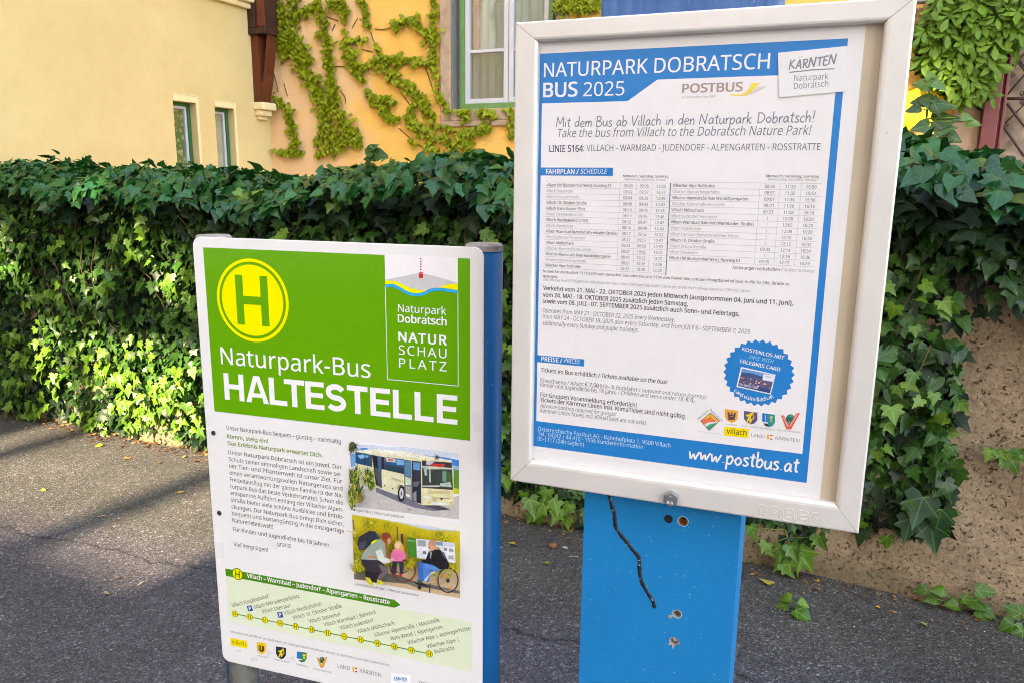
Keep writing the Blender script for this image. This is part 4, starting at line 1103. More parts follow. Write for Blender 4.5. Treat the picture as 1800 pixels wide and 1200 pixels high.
# ------------------------------------------------------------------ bus stop sign on two blue posts
SIGN = Plane(0.0, 1.2, math.radians(-17.389))
zs4, zs5, zs6 = zoom(330, 400, 3.158), zoom(350, 730, 3.396), zoom(370, 960, 3.6)
zs7, zs8 = zoom(400, 1080, 7.5), zoom(620, 1120, 7.826)
BLACK = ink(52, 50, 52); GREY = ink(88, 84, 88); WHITE = ink(240, 232, 232); GREEN = ink(95, 161, 3, 0.16, 0.55); YELLOW = ink(255, 232, 0); OLIVE = ink(112, 140, 50)

def sign_white_material():
    m, nt, b = new_mat("white_sheet_metal")
    tc = nt.nodes.new("ShaderNodeTexCoord"); P = tc.outputs["Object"]
    c = mix(nt, ramp(nt, noise(nt, 6, 6, 0.7, P), [(0.35, 0), (0.75, 0.5)]), (0.83, 0.775, 0.76), (0.72, 0.67, 0.64))
    spots = ramp(nt, noise(nt, 85, 2, 0.5, P), [(0.72, 0.0), (0.78, 0.45)])
    c = mix(nt, spots, c, (0.42, 0.39, 0.37))
    nt.links.new(c, b.inputs["Base Color"]); b.inputs["Roughness"].default_value = 0.28; b.inputs["Specular IOR Level"].default_value = 0.45
    bump(nt, b, noise(nt, 4, 2, 0.5, P), 0.05, 0.01)
    return m
def blue_post_material(name, base, dark):
    m, nt, b = new_mat(name)
    tc = nt.nodes.new("ShaderNodeTexCoord"); P = tc.outputs["Object"]
    c = mix(nt, ramp(nt, noise(nt, 5, 6, 0.6, P), [(0.3, 0), (0.7, 1)]), dark, base)
    chips = ramp(nt, noise(nt, 150, 2, 0.5, P), [(0.725, 0), (0.77, 0.6)])
    c = mix(nt, chips, c, (0.45, 0.6, 0.75))
    nt.links.new(c, b.inputs["Base Color"]); b.inputs["Roughness"].default_value = 0.38; b.inputs["Specular IOR Level"].default_value = 0.22
    bump(nt, b, noise(nt, 60, 4, 0.6, P), 0.12, 0.003)
    return m
M_panel = sign_white_material()
M_bluepost = blue_post_material("blue_post_paint", (0.000, 0.105, 0.30), (0.000, 0.080, 0.24))
M_cap = plain("weathered_cap", S(150, 140, 136), 0.7, 0.3, var=0.5, scale=60, bmp=0.5, bscale=90)
M_chipped = plain("bare_rusted_steel", S(104, 100, 92), 0.8, 0.3, var=0.6, scale=28, bmp=0.8, bscale=40)

sign = empty("bus_stop_sign", (SIGN.o[0], SIGN.o[1], 0), SIGN.yaw, label="white and green bus stop sign board on two round blue posts", cat="bus stop sign")
# the panel
(uL, zT), (uR, _) = SIGN.uv(338.5, 432), SIGN.uv(849.5, 600)
zT = (SIGN.uv(430, 421.5)[1] + SIGN.uv(750, 429.5)[1]) / 2
zB = SIGN.uv(450, 1173)[1]
R_ = 0.017
def rounded(u0, u1, z0, z1, r, n=6):
    out = []
    for cx_, cz_, a0 in ((u1 - r, z0 + r, -90), (u1 - r, z1 - r, 0), (u0 + r, z1 - r, 90), (u0 + r, z0 + r, 180)):
        for k in range(n + 1):
            a = math.radians(a0 + 90 * k / n); out.append((cx_ + r * math.cos(a), cz_ + r * math.sin(a)))
    return out
p = MB(); p.prism(rounded(uL, uR, zB, zT, R_), 0.0, 0.004, M_panel); p.build("panel", sign, bevel=0.001)
# posts: tubes behind the panel
for k, (pxy, cap_px) in enumerate(((432, 1180), (850, 700)) and (((374, 600), (374, 413)), ((850, 700), (850, 428)))):
    u_ = SIGN.uv(pxy[0] + (13 if k == 0 else 0), pxy[1], 0.035)[0] if k == 0 else SIGN.uv(850, 700, 0.035)[0]
    zt = SIGN.uv(*cap_px, 0.035)[1]
    n = 40; r = 0.0305
    po = MB()
    po.tube([(u_, 0.036, 0.0), (u_, 0.036, zt - 0.012)], r, M_bluepost, n)
    o = po.build("post", sign, smooth=True)
    cp_ = MB(); cp_.tube([(u_, 0.036, zt - 0.0118), (u_, 0.036, zt - 0.003), (u_, 0.036, zt)], [r + .0006, r + .0006, r - .003], M_cap, n); cp_.build("cap", o)
    if k == 0:      # paint worn off the front below the board
        ch = MB(); V = []; F = []
        A0, A1, NA, NZ_ = -1.9, 0.25, 26, 40
        for j in range(NZ_ + 1):
            for i in range(NA + 1):
                a = A0 + (A1 - A0) * i / NA
                if i == 0: a += 0.16 * math.sin(j * 1.3) + 0.1 * math.sin(j * 2.9)
                V.append((u_ + (r + .0007) * math.cos(a), 0.036 + (r + .0007) * math.sin(a), zB - 0.42 + 0.45 * j / NZ_))
        for j in range(NZ_):
            for i in range(NA):
                q = j * (NA + 1) + i; F.append((q, q + 1, q + NA + 2, q + NA + 1))
        ch.add(V, F, M_chipped); ch.build("bare_patch", o, smooth=True)
# screws / eyelets on the left margin
for px, py in (zs5(87, 102), zs5(122, 579)):
    u, z = SIGN.uv(px, py); sc_ = MB()
    sc_.tube([(u, 0.0005, z), (u, -0.0015, z), (u, -0.0022, z)], [0.0046, 0.0046, 0.0035], plain("dark_screw", S(72, 70, 72), 0.45, 0.5, 0.6, var=0.2), 16)
    sc_.build("screw", sign)

# green field with the logo window
pr = Print(SIGN, 0.0, 1)
g = [SIGN.uv(356, 436), SIGN.uv(826, 454), SIGN.uv(827, 774), SIGN.uv(378, 722)]
gu0, gu1 = (g[0][0] + g[3][0]) / 2, (g[1][0] + g[2][0]) / 2; gz1, gz0 = (g[0][1] + g[1][1]) / 2, (g[2][1] + g[3][1]) / 2
pr.flat([(gu0, gz0), (gu1, gz0), (gu1, gz1), (gu0, gz1)], GREEN)
pr.build("green_field", sign)
uv4 = lambda x, y: SIGN.uv(*zs4(x, y))
lu0 = (uv4(1092, 200)[0] + uv4(1110, 800)[0]) / 2; lu1 = (uv4(1499, 200)[0] + uv4(1502, 800)[0]) / 2
def lo(x, y):   # logo window coordinates: x across, z from pixels
    u, z = uv4(x, y); return u, z
wave_b = [lo(x, y) for x, y in smooth_pts([(1092, 326), (1140, 323), (1180, 341), (1220, 363), (1265, 374), (1310, 368), (1350, 349), (1400, 344), (1450, 350), (1502, 358)], 5)]
wave_y = [lo(x, y) for x, y in smooth_pts([(1092, 296), (1140, 297), (1180, 311), (1230, 333), (1280, 347), (1320, 350), (1360, 343), (1410, 328), (1450, 316), (1502, 313)], 5)]
for w_ in (wave_b, wave_y):
    w_[0] = (lu0, w_[0][1]); w_[-1] = (lu1, w_[-1][1])
lw = Print(SIGN, 0.0, 2)
lw.flat([(lu0, gz1 + .001)] + wave_b + [(lu1, gz1 + .001)], WHITE)
ridge = [lo(x, y) for x, y in smooth_pts([(1092, 291), (1150, 280), (1220, 266), (1290, 255), (1360, 268), (1430, 287), (1502, 309)], 4)]
ridge[0] = (lu0, ridge[0][1]); ridge[-1] = (lu1, ridge[-1][1])
lw.flat(ridge + wave_b[::-1], ink(200, 196, 196), 3)
lw.flat(wave_y + wave_b[::-1], YELLOW, 4)
lw.line(wave_b, 0.0052, ink(0, 165, 215), 5)
t0, t1 = lo(1284, 281), lo(1307, 256)
lw.flat([t0, (t1[0], t0[1]), t1, (t0[0], t1[1])], ink(205, 30, 50), 5)
for k in range(2):
    y_ = 240 + 8 * k; a_, b_ = lo(1284, y_ + 4), lo(1306, y_)
    lw.flat([a_, (b_[0], a_[1]), b_, (a_[0], b_[1])], ink(205, 30, 50) if k else WHITE, 5)
for k in range(10):
    y_ = 237 - k * 7.3; a_, b_ = lo(1289, y_), lo(1298, y_ - 7)
    lw.flat([a_, (b_[0], a_[1]), b_, (a_[0], b_[1])], ink(205, 40, 55) if k % 2 == 0 else WHITE, 5)
lzb = (uv4(1112, 841)[1] + uv4(1500, 876)[1]) / 2
for a_, b_ in (((lu0, wave_b[0][1]), (lu0, lzb)), ((lu0, lzb), (lu1, lzb)), ((lu1, lzb), (lu1, wave_b[-1][1]))):
    lw.line([a_, b_], 0.0011, WHITE, 2)
for s_, p0, p1, cap, bo, sp in (("Naturpark", (1168, 470), (1435, 483), 43, 0.0, 1.0), ("Dobratsch", (1168, 526), (1437, 543), 43, .022, 1.0), ("NATUR", (1172, 631), (1437, 651), 52, .028, 1.15), ("SCHAU", (1172, 703), (1437, 723), 52, 0.0, 1.15), ("PLATZ", (1174, 774), (1437, 796), 52, -.012, 1.25)):
    lw.text(s_, zs4(*p0), zs4(*p1), cap / 3.158, WHITE, bold=bo, spacing=sp)
lw.build("logo", sign)

# round stop symbol
def stop_symbol(name, c, r, parent, layer, green, yellow, hw=1.0):
    d = Print(SIGN, 0.0, layer)
    d.disc(c, r, yellow if hw else green); d.disc(c, r * .925, green, layer + 1); d.disc(c, r * .855, yellow, layer + 2)
    x, y, t = r * .45, r * .60, r * .20
    for sx_ in (-1, 1):
        e = c[0] + sx_ * x; d.flat([(e - sx_ * t * 1.05, c[1] - y), (e, c[1] - y), (e, c[1] + y), (e - sx_ * t * 1.05, c[1] + y)], green, layer + 3)
    d.flat([(c[0] - x + t * 1.05, c[1] - t / 2), (c[0] + x - t * 1.05, c[1] - t / 2), (c[0] + x - t * 1.05, c[1] + t / 2), (c[0] - x + t * 1.05, c[1] + t / 2)], green, layer + 3)
    return d.build(name, parent)
stop_symbol("stop_symbol", (-0.481, 1.5 - 0.209), 0.074, sign, 2, GREEN, YELLOW)

# heading: drawn capitals
hd = Print(SIGN, 0.0, 2)
hd.text("Naturpark-Bus", zs4(187, 757), zs4(1015, 831), 96 / 3.158, WHITE, bold=0.004)
hb = (SIGN.uv(*zs4(205, 950))[1] + SIGN.uv(*zs4(1497, 1093))[1]) / 2; ht = (SIGN.uv(*zs4(203, 809))[1] + SIGN.uv(*zs4(1495, 925))[1]) / 2
H = ht - hb; TB = H * .215
def R4(u0, u1, z0, z1): hd.flat([(u0, z0), (u1, z0), (u1, z1), (u0, z1)], WHITE)
def cell(x0, x1, ym): return SIGN.uv(*zs4(x0, ym))[0], SIGN.uv(*zs4(x1, ym))[0]
def big(ch, u0, u1):
    w = u1 - u0; T = TB
    if ch == 'H': R4(u0, u0 + T, hb, ht); R4(u1 - T, u1, hb, ht); R4(u0 + T, u1 - T, hb + H * .42, hb + H * .42 + T * .85)
    elif ch == 'L': R4(u0, u0 + T, hb, ht); R4(u0 + T, u1, hb, hb + T * .85)
    elif ch == 'T': m_ = (u0 + u1) / 2; R4(u0, u1, ht - T * .85, ht); R4(m_ - T / 2, m_ + T / 2, hb, ht - T * .85)
    elif ch == 'E':
        R4(u0, u0 + T, hb, ht); R4(u0 + T, u1, hb, hb + T * .82); R4(u0 + T, u1, ht - T * .82, ht); R4(u0 + T, u1 - w * .06, hb + H * .43, hb + H * .43 + T * .8)
    elif ch == 'A':
        m_ = (u0 + u1) / 2
        hd.flat([(u0, hb), (u0 + T * 1.02, hb), (u0 + T * 1.02 + w * .045, hb + H * .2), (u1 - T * 1.02 - w * .045, hb + H * .2), (u1 - T * 1.02, hb), (u1, hb), (m_ + T * .58, ht), (m_ - T * .58, ht)], WHITE)
        hd.flat([(m_ - w * .155, hb + H * .36), (m_ + w * .155, hb + H * .36), (m_, hb + H * .80)], GREEN, 3)
    elif ch == 'S':
        c = (u0 + u1) / 2; rx = w / 2 - T / 2
        pts = []
        for a in range(20, 271, 16): pts.append((c + rx * .93 * math.cos(math.radians(a)), ht - T / 2 - (H - T) * .25 + (H - T) * .25 * math.sin(math.radians(a))))
        for a in range(90, -161, -16): pts.append((c + rx * math.cos(math.radians(a)), hb + T / 2 + (H - T) * .25 + (H - T) * .25 * math.sin(math.radians(a))))
        hd.line(pts, T * .92, WHITE)
for ch, x0, x1, ym in (('H', 203, 312, 890), ('A', 322, 447, 890), ('L', 452, 550, 900), ('T', 537, 648, 920), ('E', 654, 757, 930), ('S', 764, 880, 950), ('T', 886, 1000, 960), ('E', 1014, 1124, 980), ('L', 1140, 1244, 990), ('L', 1260, 1364, 1000), ('E', 1383, 1497, 1010)):
    big(ch, *cell(x0, x1, ym))
hd.build("heading", sign)

# body text
bt = Print(SIGN, 0.0, 1)
for s_, p0, p1 in (("Unser Naturpark-Bus: bequem – günstig – nachhaltig", (165, 83), (846, 166)),
    ("Unser Naturpark Dobratsch ist ein Juwel. Der", (175, 229), (852, 319)), ("Schutz seiner einmaligen Landschaft sowie sei-", (178, 271), (854, 361)), ("ner Tier- und Pflanzenwelt ist unser Ziel. Für", (180, 311), (855, 402)),
    ("einen verantwortungsvollen Naturgenuss und", (183, 352), (856, 444)), ("Freizeitausflug mit der ganzen Familie ist der Na-", (185, 392), (858, 487)), ("turpark-Bus das beste Verkehrsmittel. Schon die", (187, 432), (860, 530)),
    ("entspannte Auffahrt entlang der Villacher Alpen-", (189, 472), (861, 572)), ("straße bietet viele schöne Ausblicke und Entde-", (192, 512), (863, 615)), ("ckungen. Der Naturpark-Bus bringt Dich sicher,", (195, 552), (864, 659)),
    ("bequem und kostengünstig in die einzigartige", (197, 592), (866, 700)), ("Naturerlebniswelt!", (200, 636), (442, 671)), ("Für Kinder und Jugendliche bis 18 Jahren", (203, 688), (776, 781)), ("gratis!", (466, 775), (550, 787)), ("Viel Vergnügen!", (207, 778), (412, 811))):
    bt.text(s_, zs5(*p0), zs5(*p1), 25 / 3.396, BLACK, bold=0.004)
bt.text("Komm, steig ein!", zs5(168, 132), zs5(412, 163), 24 / 3.396, OLIVE, bold=.026)
bt.text("Das Erlebnis Naturpark erwartet Dich.", zs5(172, 174), zs5(738, 247), 24 / 3.396, OLIVE, bold=.026)
bt.text("Naturpark-Bus | ©Naturpark Dobratsch", zs5(914, 564), zs5(1222, 612), 15 / 3.396, BLACK)
bt.text("Geologiepfad Roßtratte | ©Michael Stabentheiner", zs6(913, 243), zs6(1322, 313), 15 / 3.6, BLACK)
bt.text("Unterstützt mit den Mitteln der Stadt Villach, der Marktgemeinden Arnoldstein, Nötsch i.G., Bad Bleiberg und des Landes Kärnten", zs6(127, 536), zs6(1135, 763), 14 / 3.6, GREY)
bt.build("body_text", sign)

# adhesive strips and stickers over the sheet
M_tape = plain("clear_tape", (0.82, 0.775, 0.765), 0.15, 0.6, var=0.05)
for q in ([zs5(*c) for c in ((160, 705), (462, 738), (466, 796), (205, 762))], [zs5(*c) for c in ((780, 742), (900, 758), (902, 822), (785, 800))], [zs5(*c) for c in ((90, 750), (150, 757), (148, 852), (100, 846))],
          [zs4(*c) for c in ((84, 842), (122, 846), (134, 944), (94, 940))], [zs4(*c) for c in ((1578, 1015), (1630, 1018), (1634, 1130), (1585, 1130))]):
    tp = Print(SIGN, 0.0, 0.5); tp.poly(q, M_tape); tp.build("tape", sign)

# the two printed photographs
zB5, zB6 = zoom(610, 765, 8.571), zoom(615, 900, 8.0)
_ph = {}
def photo_ink(r, g, b):
    """Grainy, mottled colour of a printed photograph."""
    k = (r, g, b)
    if k not in _ph:
        m, nt, bs = new_mat("photo_print"); c = S(r, g, b)
        tc = nt.nodes.new("ShaderNodeTexCoord"); P = tc.outputs["Object"]
        q = ramp(nt, noise(nt, 260, 5, 0.7, P), [(0.28, 0.78), (0.5, 1.0), (0.72, 1.18)])
        q2 = ramp(nt, noise(nt, 55, 3, 0.6, P), [(0.3, 0.88), (0.7, 1.1)])
        nt.links.new(mix(nt, 1, mix(nt, 1, c, q, 'MULTIPLY'), q2, 'MULTIPLY'), bs.inputs["Base Color"]); bs.inputs["Roughness"].default_value = .35
        _ph[k] = m
    return _ph[k]
def picture(name, corner_px, shapes, z_):
    d = Print(SIGN, 0.0, 1)
    q = [SIGN.uv(*c) for c in corner_px]
    a0, a1 = (q[0][0] + q[3][0]) / 2, (q[1][0] + q[2][0]) / 2; b1, b0 = (q[0][1] + q[1][1]) / 2, (q[2][1] + q[3][1]) / 2
    d.flat([(a0, b0), (a1, b0), (a1, b1), (a0, b1)], shapes[0], 1)
    for k, (pts, col) in enumerate(shapes[1:]):
        uvs = [SIGN.uv(*z_(*c)) for c in pts]
        uvs = [(min(max(u, a0), a1), min(max(z, b0), b1)) for u, z in uvs]
        d.flat(uvs, photo_ink(*col), 2 + 0.25 * k)
    return d, (a0, a1, b0, b1)
def blob(cx_, cy_, rx, ry, n=18, rot=0): return [(cx_ + rx * math.cos(2 * math.pi * k / n) * math.cos(rot) - ry * math.sin(2 * math.pi * k / n) * math.sin(rot), cy_ + rx * math.cos(2 * math.pi * k / n) * math.sin(rot) + ry * math.sin(2 * math.pi * k / n) * math.cos(rot)) for k in range(n)]
def tuft(cx_, cy_, L, n, cols, spread=1.0, base=math.pi / 2):
    out = []
    for _ in range(n):
        a = base + random.uniform(-spread, spread); l = L * random.uniform(.7, 1.5); ox, oy = random.gauss(0, L * .42), random.gauss(0, L * .5)
        x0, y0 = cx_ + ox, cy_ + oy; x1, y1 = x0 + l * math.cos(a), y0 - l * math.sin(a); w = L * .13
        out.append(([(x0 - w, y0), (x0 + w, y0), (x1, y1)], random.choice(cols)))
    return out
# photograph 1: the cream coach on a mountain road
cream_c, dkb, glassb = (224, 216, 178), (38, 40, 48), (40, 84, 122)
sh = [ink(236, 232, 236)]
sh += [([(140, 130), (420, 140), (620, 170), (860, 160), (1690, 260), (1690, 340), (1400, 330), (1000, 290), (600, 230), (130, 235)], (206, 212, 226)),
       ([(200, 185), (280, 180), (420, 220), (210, 225)], (70, 140, 206)), ([(45, 270), (135, 270), (135, 450), (60, 470)], (110, 160, 206)),
       ([(960, 290), (1120, 285), (1300, 310), (1480, 325), (1690, 365), (1690, 480), (1570, 470), (1000, 320)], (56, 130, 202)), ([(1590, 440), (1690, 460), (1690, 520), (1590, 500)], (150, 186, 214)),
       ([(1590, 500), (1690, 520), (1690, 880), (1600, 870)], (92, 140, 42)), ([(1600, 780), (1690, 800), (1690, 880), (1600, 870)], (190, 196, 50)),
       ([(70, 820), (440, 780), (800, 960), (1130, 1040), (1690, 900), (1690, 1260), (70, 1060)], (196, 186, 182)),
       ([(440, 775), (780, 900), (1120, 1010), (1400, 1050), (1565, 1108), (1300, 1132), (1000, 1075), (760, 985), (440, 845)], (112, 110, 124)),
       ([(1130, 1040), (1400, 1055), (1565, 1108), (1390, 1120)], (74, 70, 80)),
       # body side
       ([(130, 230), (370, 215), (1120, 330), (1125, 1040), (990, 980), (530, 800), (130, 700)], cream_c),
       ([(150, 225), (400, 195), (830, 230), (1580, 370), (1580, 400), (1120, 345), (700, 290), (140, 240)], (232, 226, 206)),
       ([(380, 205), (740, 225), (860, 262), (700, 262)], (240, 236, 220)),
       ([(130, 240), (330, 275), (330, 455), (130, 410)], (30, 72, 108)), ([(160, 290), (240, 280), (330, 300), (320, 320), (200, 345)], (120, 176, 220)), ([(265, 255), (280, 258), (280, 430), (265, 425)], (24, 44, 70)),
       ([(330, 280), (385, 285), (385, 470), (330, 455)], (52, 74, 96)),
       ([(380, 285), (465, 300), (475, 750), (440, 745)], (30, 30, 36)), ([(420, 470), (520, 510), (530, 790), (480, 760), (430, 600)], (84, 84, 92)), ([(470, 300), (525, 310), (525, 560), (470, 540)], (64, 96, 128)),
       ([(520, 310), (570, 320), (572, 510), (520, 500)], (34, 40, 54)),
       ([(575, 315), (862, 350), (862, 575), (575, 510)], glassb), ([(580, 320), (740, 345), (740, 400), (600, 385)], (206, 190, 190)), ([(620, 345), (700, 355), (700, 375), (620, 368)], (204, 80, 80)),
       ([(745, 350), (862, 365), (862, 440), (745, 430)], (112, 166, 214)), ([(575, 430), (862, 480), (862, 575), (575, 510)], (34, 62, 78)), ([(735, 345), (748, 347), (748, 550), (735, 548)], (28, 48, 72)),
       ([(862, 355), (970, 370), (985, 980), (872, 930)], (96, 102, 104)), ([(875, 375), (960, 385), (965, 620), (880, 600)], (82, 130, 170)), ([(880, 610), (965, 640), (968, 745), (885, 735)], (190, 206, 180)), ([(885, 745), (975, 765), (980, 965), (890, 920)], (162, 156, 146)),
       ([(890, 865), (950, 885), (950, 920), (890, 900)], (226, 222, 222)),
       ([(980, 370), (1115, 385), (1120, 1020), (990, 980)], (40, 42, 54)), ([(1000, 390), (1105, 405), (1105, 520), (1005, 505)], (92, 142, 196)), ([(1005, 520), (1110, 540), (1112, 660), (1010, 650)], (52, 52, 64)), ([(1000, 690), (1110, 680), (1060, 770), (1005, 760)], (96, 98, 112)), ([(1000, 860), (1050, 820), (1050, 990), (1005, 975)], (140, 136, 140)),
       # front
       ([(1118, 330), (1580, 390), (1610, 560), (1610, 1020), (1560, 1045), (1130, 1040)], (226, 216, 172)),
       ([(1130, 365), (1580, 400), (1585, 480), (1135, 445)], (58, 50, 54)), ([(1260, 410), (1480, 425), (1465, 465), (1265, 455)], (206, 62, 60)), ([(1200, 370), (1330, 385), (1250, 440), (1200, 430)], (196, 196, 206)),
       ([(1135, 470), (1590, 495), (1600, 780), (1140, 745)], (56, 66, 60)), ([(1150, 475), (1585, 480), (1585, 500), (1200, 500)], (190, 200, 186)), ([(1240, 500), (1262, 500), (1270, 700), (1240, 690)], (176, 184, 166)), ([(1440, 530), (1500, 525), (1500, 690), (1440, 680)], (110, 150, 130)), ([(1500, 540), (1580, 550), (1580, 700), (1505, 690)], (72, 100, 52)),
       ([(1410, 710), (1560, 690), (1585, 770), (1410, 755)], (172, 190, 176)), ([(1140, 740), (1600, 775), (1600, 810), (1140, 780)], (66, 56, 56)), ([(1145, 745), (1400, 740), (1400, 765), (1150, 765)], (186, 190, 184)),
       ([(1150, 450), (1205, 445), (1215, 590), (1180, 595)], (176, 184, 190)), ([(1590, 500), (1615, 510), (1612, 620), (1595, 610)], (196, 206, 206)),
       ([(1205, 820), (1560, 830), (1590, 870), (1240, 870)], (206, 192, 140)), ([(1150, 900), (1250, 905), (1270, 940), (1160, 935)], (226, 226, 216)), ([(1282, 915), (1362, 920), (1362, 975), (1282, 970)], (206, 192, 136)), (blob(1430, 942, 18, 20), (58, 58, 50)),
       ([(1365, 925), (1560, 935), (1560, 942), (1365, 935)], (120, 112, 80)), ([(1290, 1000), (1370, 1003), (1370, 1030), (1290, 1028)], (226, 232, 240)), ([(1380, 1003), (1490, 1006), (1490, 1034), (1380, 1032)], (226, 232, 240)), ([(1232, 995), (1262, 997), (1262, 1008), (1235, 1008)], (70, 62, 50)), ([(1565, 995), (1592, 995), (1590, 1006), (1568, 1008)], (70, 62, 50)),
       (blob(825, 865, 52, 118), (30, 28, 32)), (blob(828, 862, 32, 84), (196, 192, 192)), (blob(830, 862, 12, 32), (92, 92, 96)), ([(770, 800), (790, 750), (840, 745), (872, 800), (872, 770), (840, 735), (790, 738), (765, 780)], (60, 54, 44)),
       (blob(573, 742, 9, 10), (46, 44, 40)), (blob(693, 788, 9, 10), (46, 44, 40)), ([(830, 680), (858, 660), (860, 690), (838, 698)], (226, 190, 40)), ([(905, 1085), (960, 1100), (990, 1118), (950, 1112)], (96, 92, 96))]
pines = [(92, 120, 46), (66, 92, 36), (160, 176, 70), (46, 66, 30), (186, 180, 80)]
sh += [(blob(90, 150, 45, 70), (84, 90, 50)), (blob(140, 720, 55, 140), (110, 126, 60)), (blob(370, 700, 50, 120), (104, 124, 56)), (blob(170, 920, 80, 90), (150, 146, 66))]
sh += tuft(95, 160, 70, 70, [(78, 92, 40), (48, 56, 34), (112, 120, 60)], 3.1)
sh += tuft(135, 620, 100, 90, pines, .7) + tuft(370, 640, 95, 90, pines, .7) + tuft(160, 870, 110, 110, pines + [(196, 160, 60)], .8) + tuft(130, 1000, 70, 40, pines, .8) + tuft(270, 900, 60, 40, [(150, 130, 60), (110, 110, 50)], .8)
sh += tuft(1415, 285, 40, 40, [(60, 74, 52), (40, 50, 40)], 1.4)
d, _q = picture("bus_photo", [(614.3, 770.3), (807, 799), (807.3, 916), (618.8, 890.5)], sh, zB5)
d.text("POSTBUS", zB5(695, 640), zB5(828, 680), 32 / 8.57, ink(96, 90, 76), bold=.02, angled=True, layer=48)
d.build("bus_photo", sign)
# photograph 2: three people by a trail board
skin, pink = (222, 160, 130), (226, 112, 156)
sh = [ink(206, 188, 66)]
grassc = [(196, 186, 30), (150, 160, 26), (224, 206, 60), (120, 136, 30), (176, 150, 40)]
sh += [([(400, 60), (800, 165), (1100, 240), (1545, 250), (1545, 20), (400, 20)], (196, 206, 222)), ([(36, 30), (380, 65), (760, 165), (1100, 265), (1545, 330), (1545, 560), (36, 560)], (204, 182, 40)),
       ([(36, 850), (400, 800), (640, 760), (1545, 850), (1545, 1260), (36, 960)], (214, 180, 140)), ([(600, 760), (1000, 760), (1300, 1000), (640, 930)], (222, 184, 140)), ([(36, 840), (640, 860), (900, 960), (1545, 1100), (1545, 1140), (800, 1000), (36, 930)], (110, 104, 96)),
       ([(60, 820), (300, 700), (380, 760), (260, 860), (70, 840)], (104, 110, 54)), ([(640, 930), (860, 960), (1080, 1060), (900, 1040)], (130, 122, 110))]
for cx_, cy_, L, n_ in ((150, 420, 90, 60), (120, 600, 80, 50), (300, 130, 90, 60), (560, 170, 60, 30), (640, 470, 70, 40), (950, 600, 80, 60), (880, 720, 70, 40), (1330, 290, 80, 60), (1500, 700, 60, 50), (1250, 800, 60, 30), (180, 730, 80, 50), (950, 270, 60, 40), (1450, 830, 40, 30)):
    sh += tuft(cx_, cy_, L, n_, grassc, 1.2)
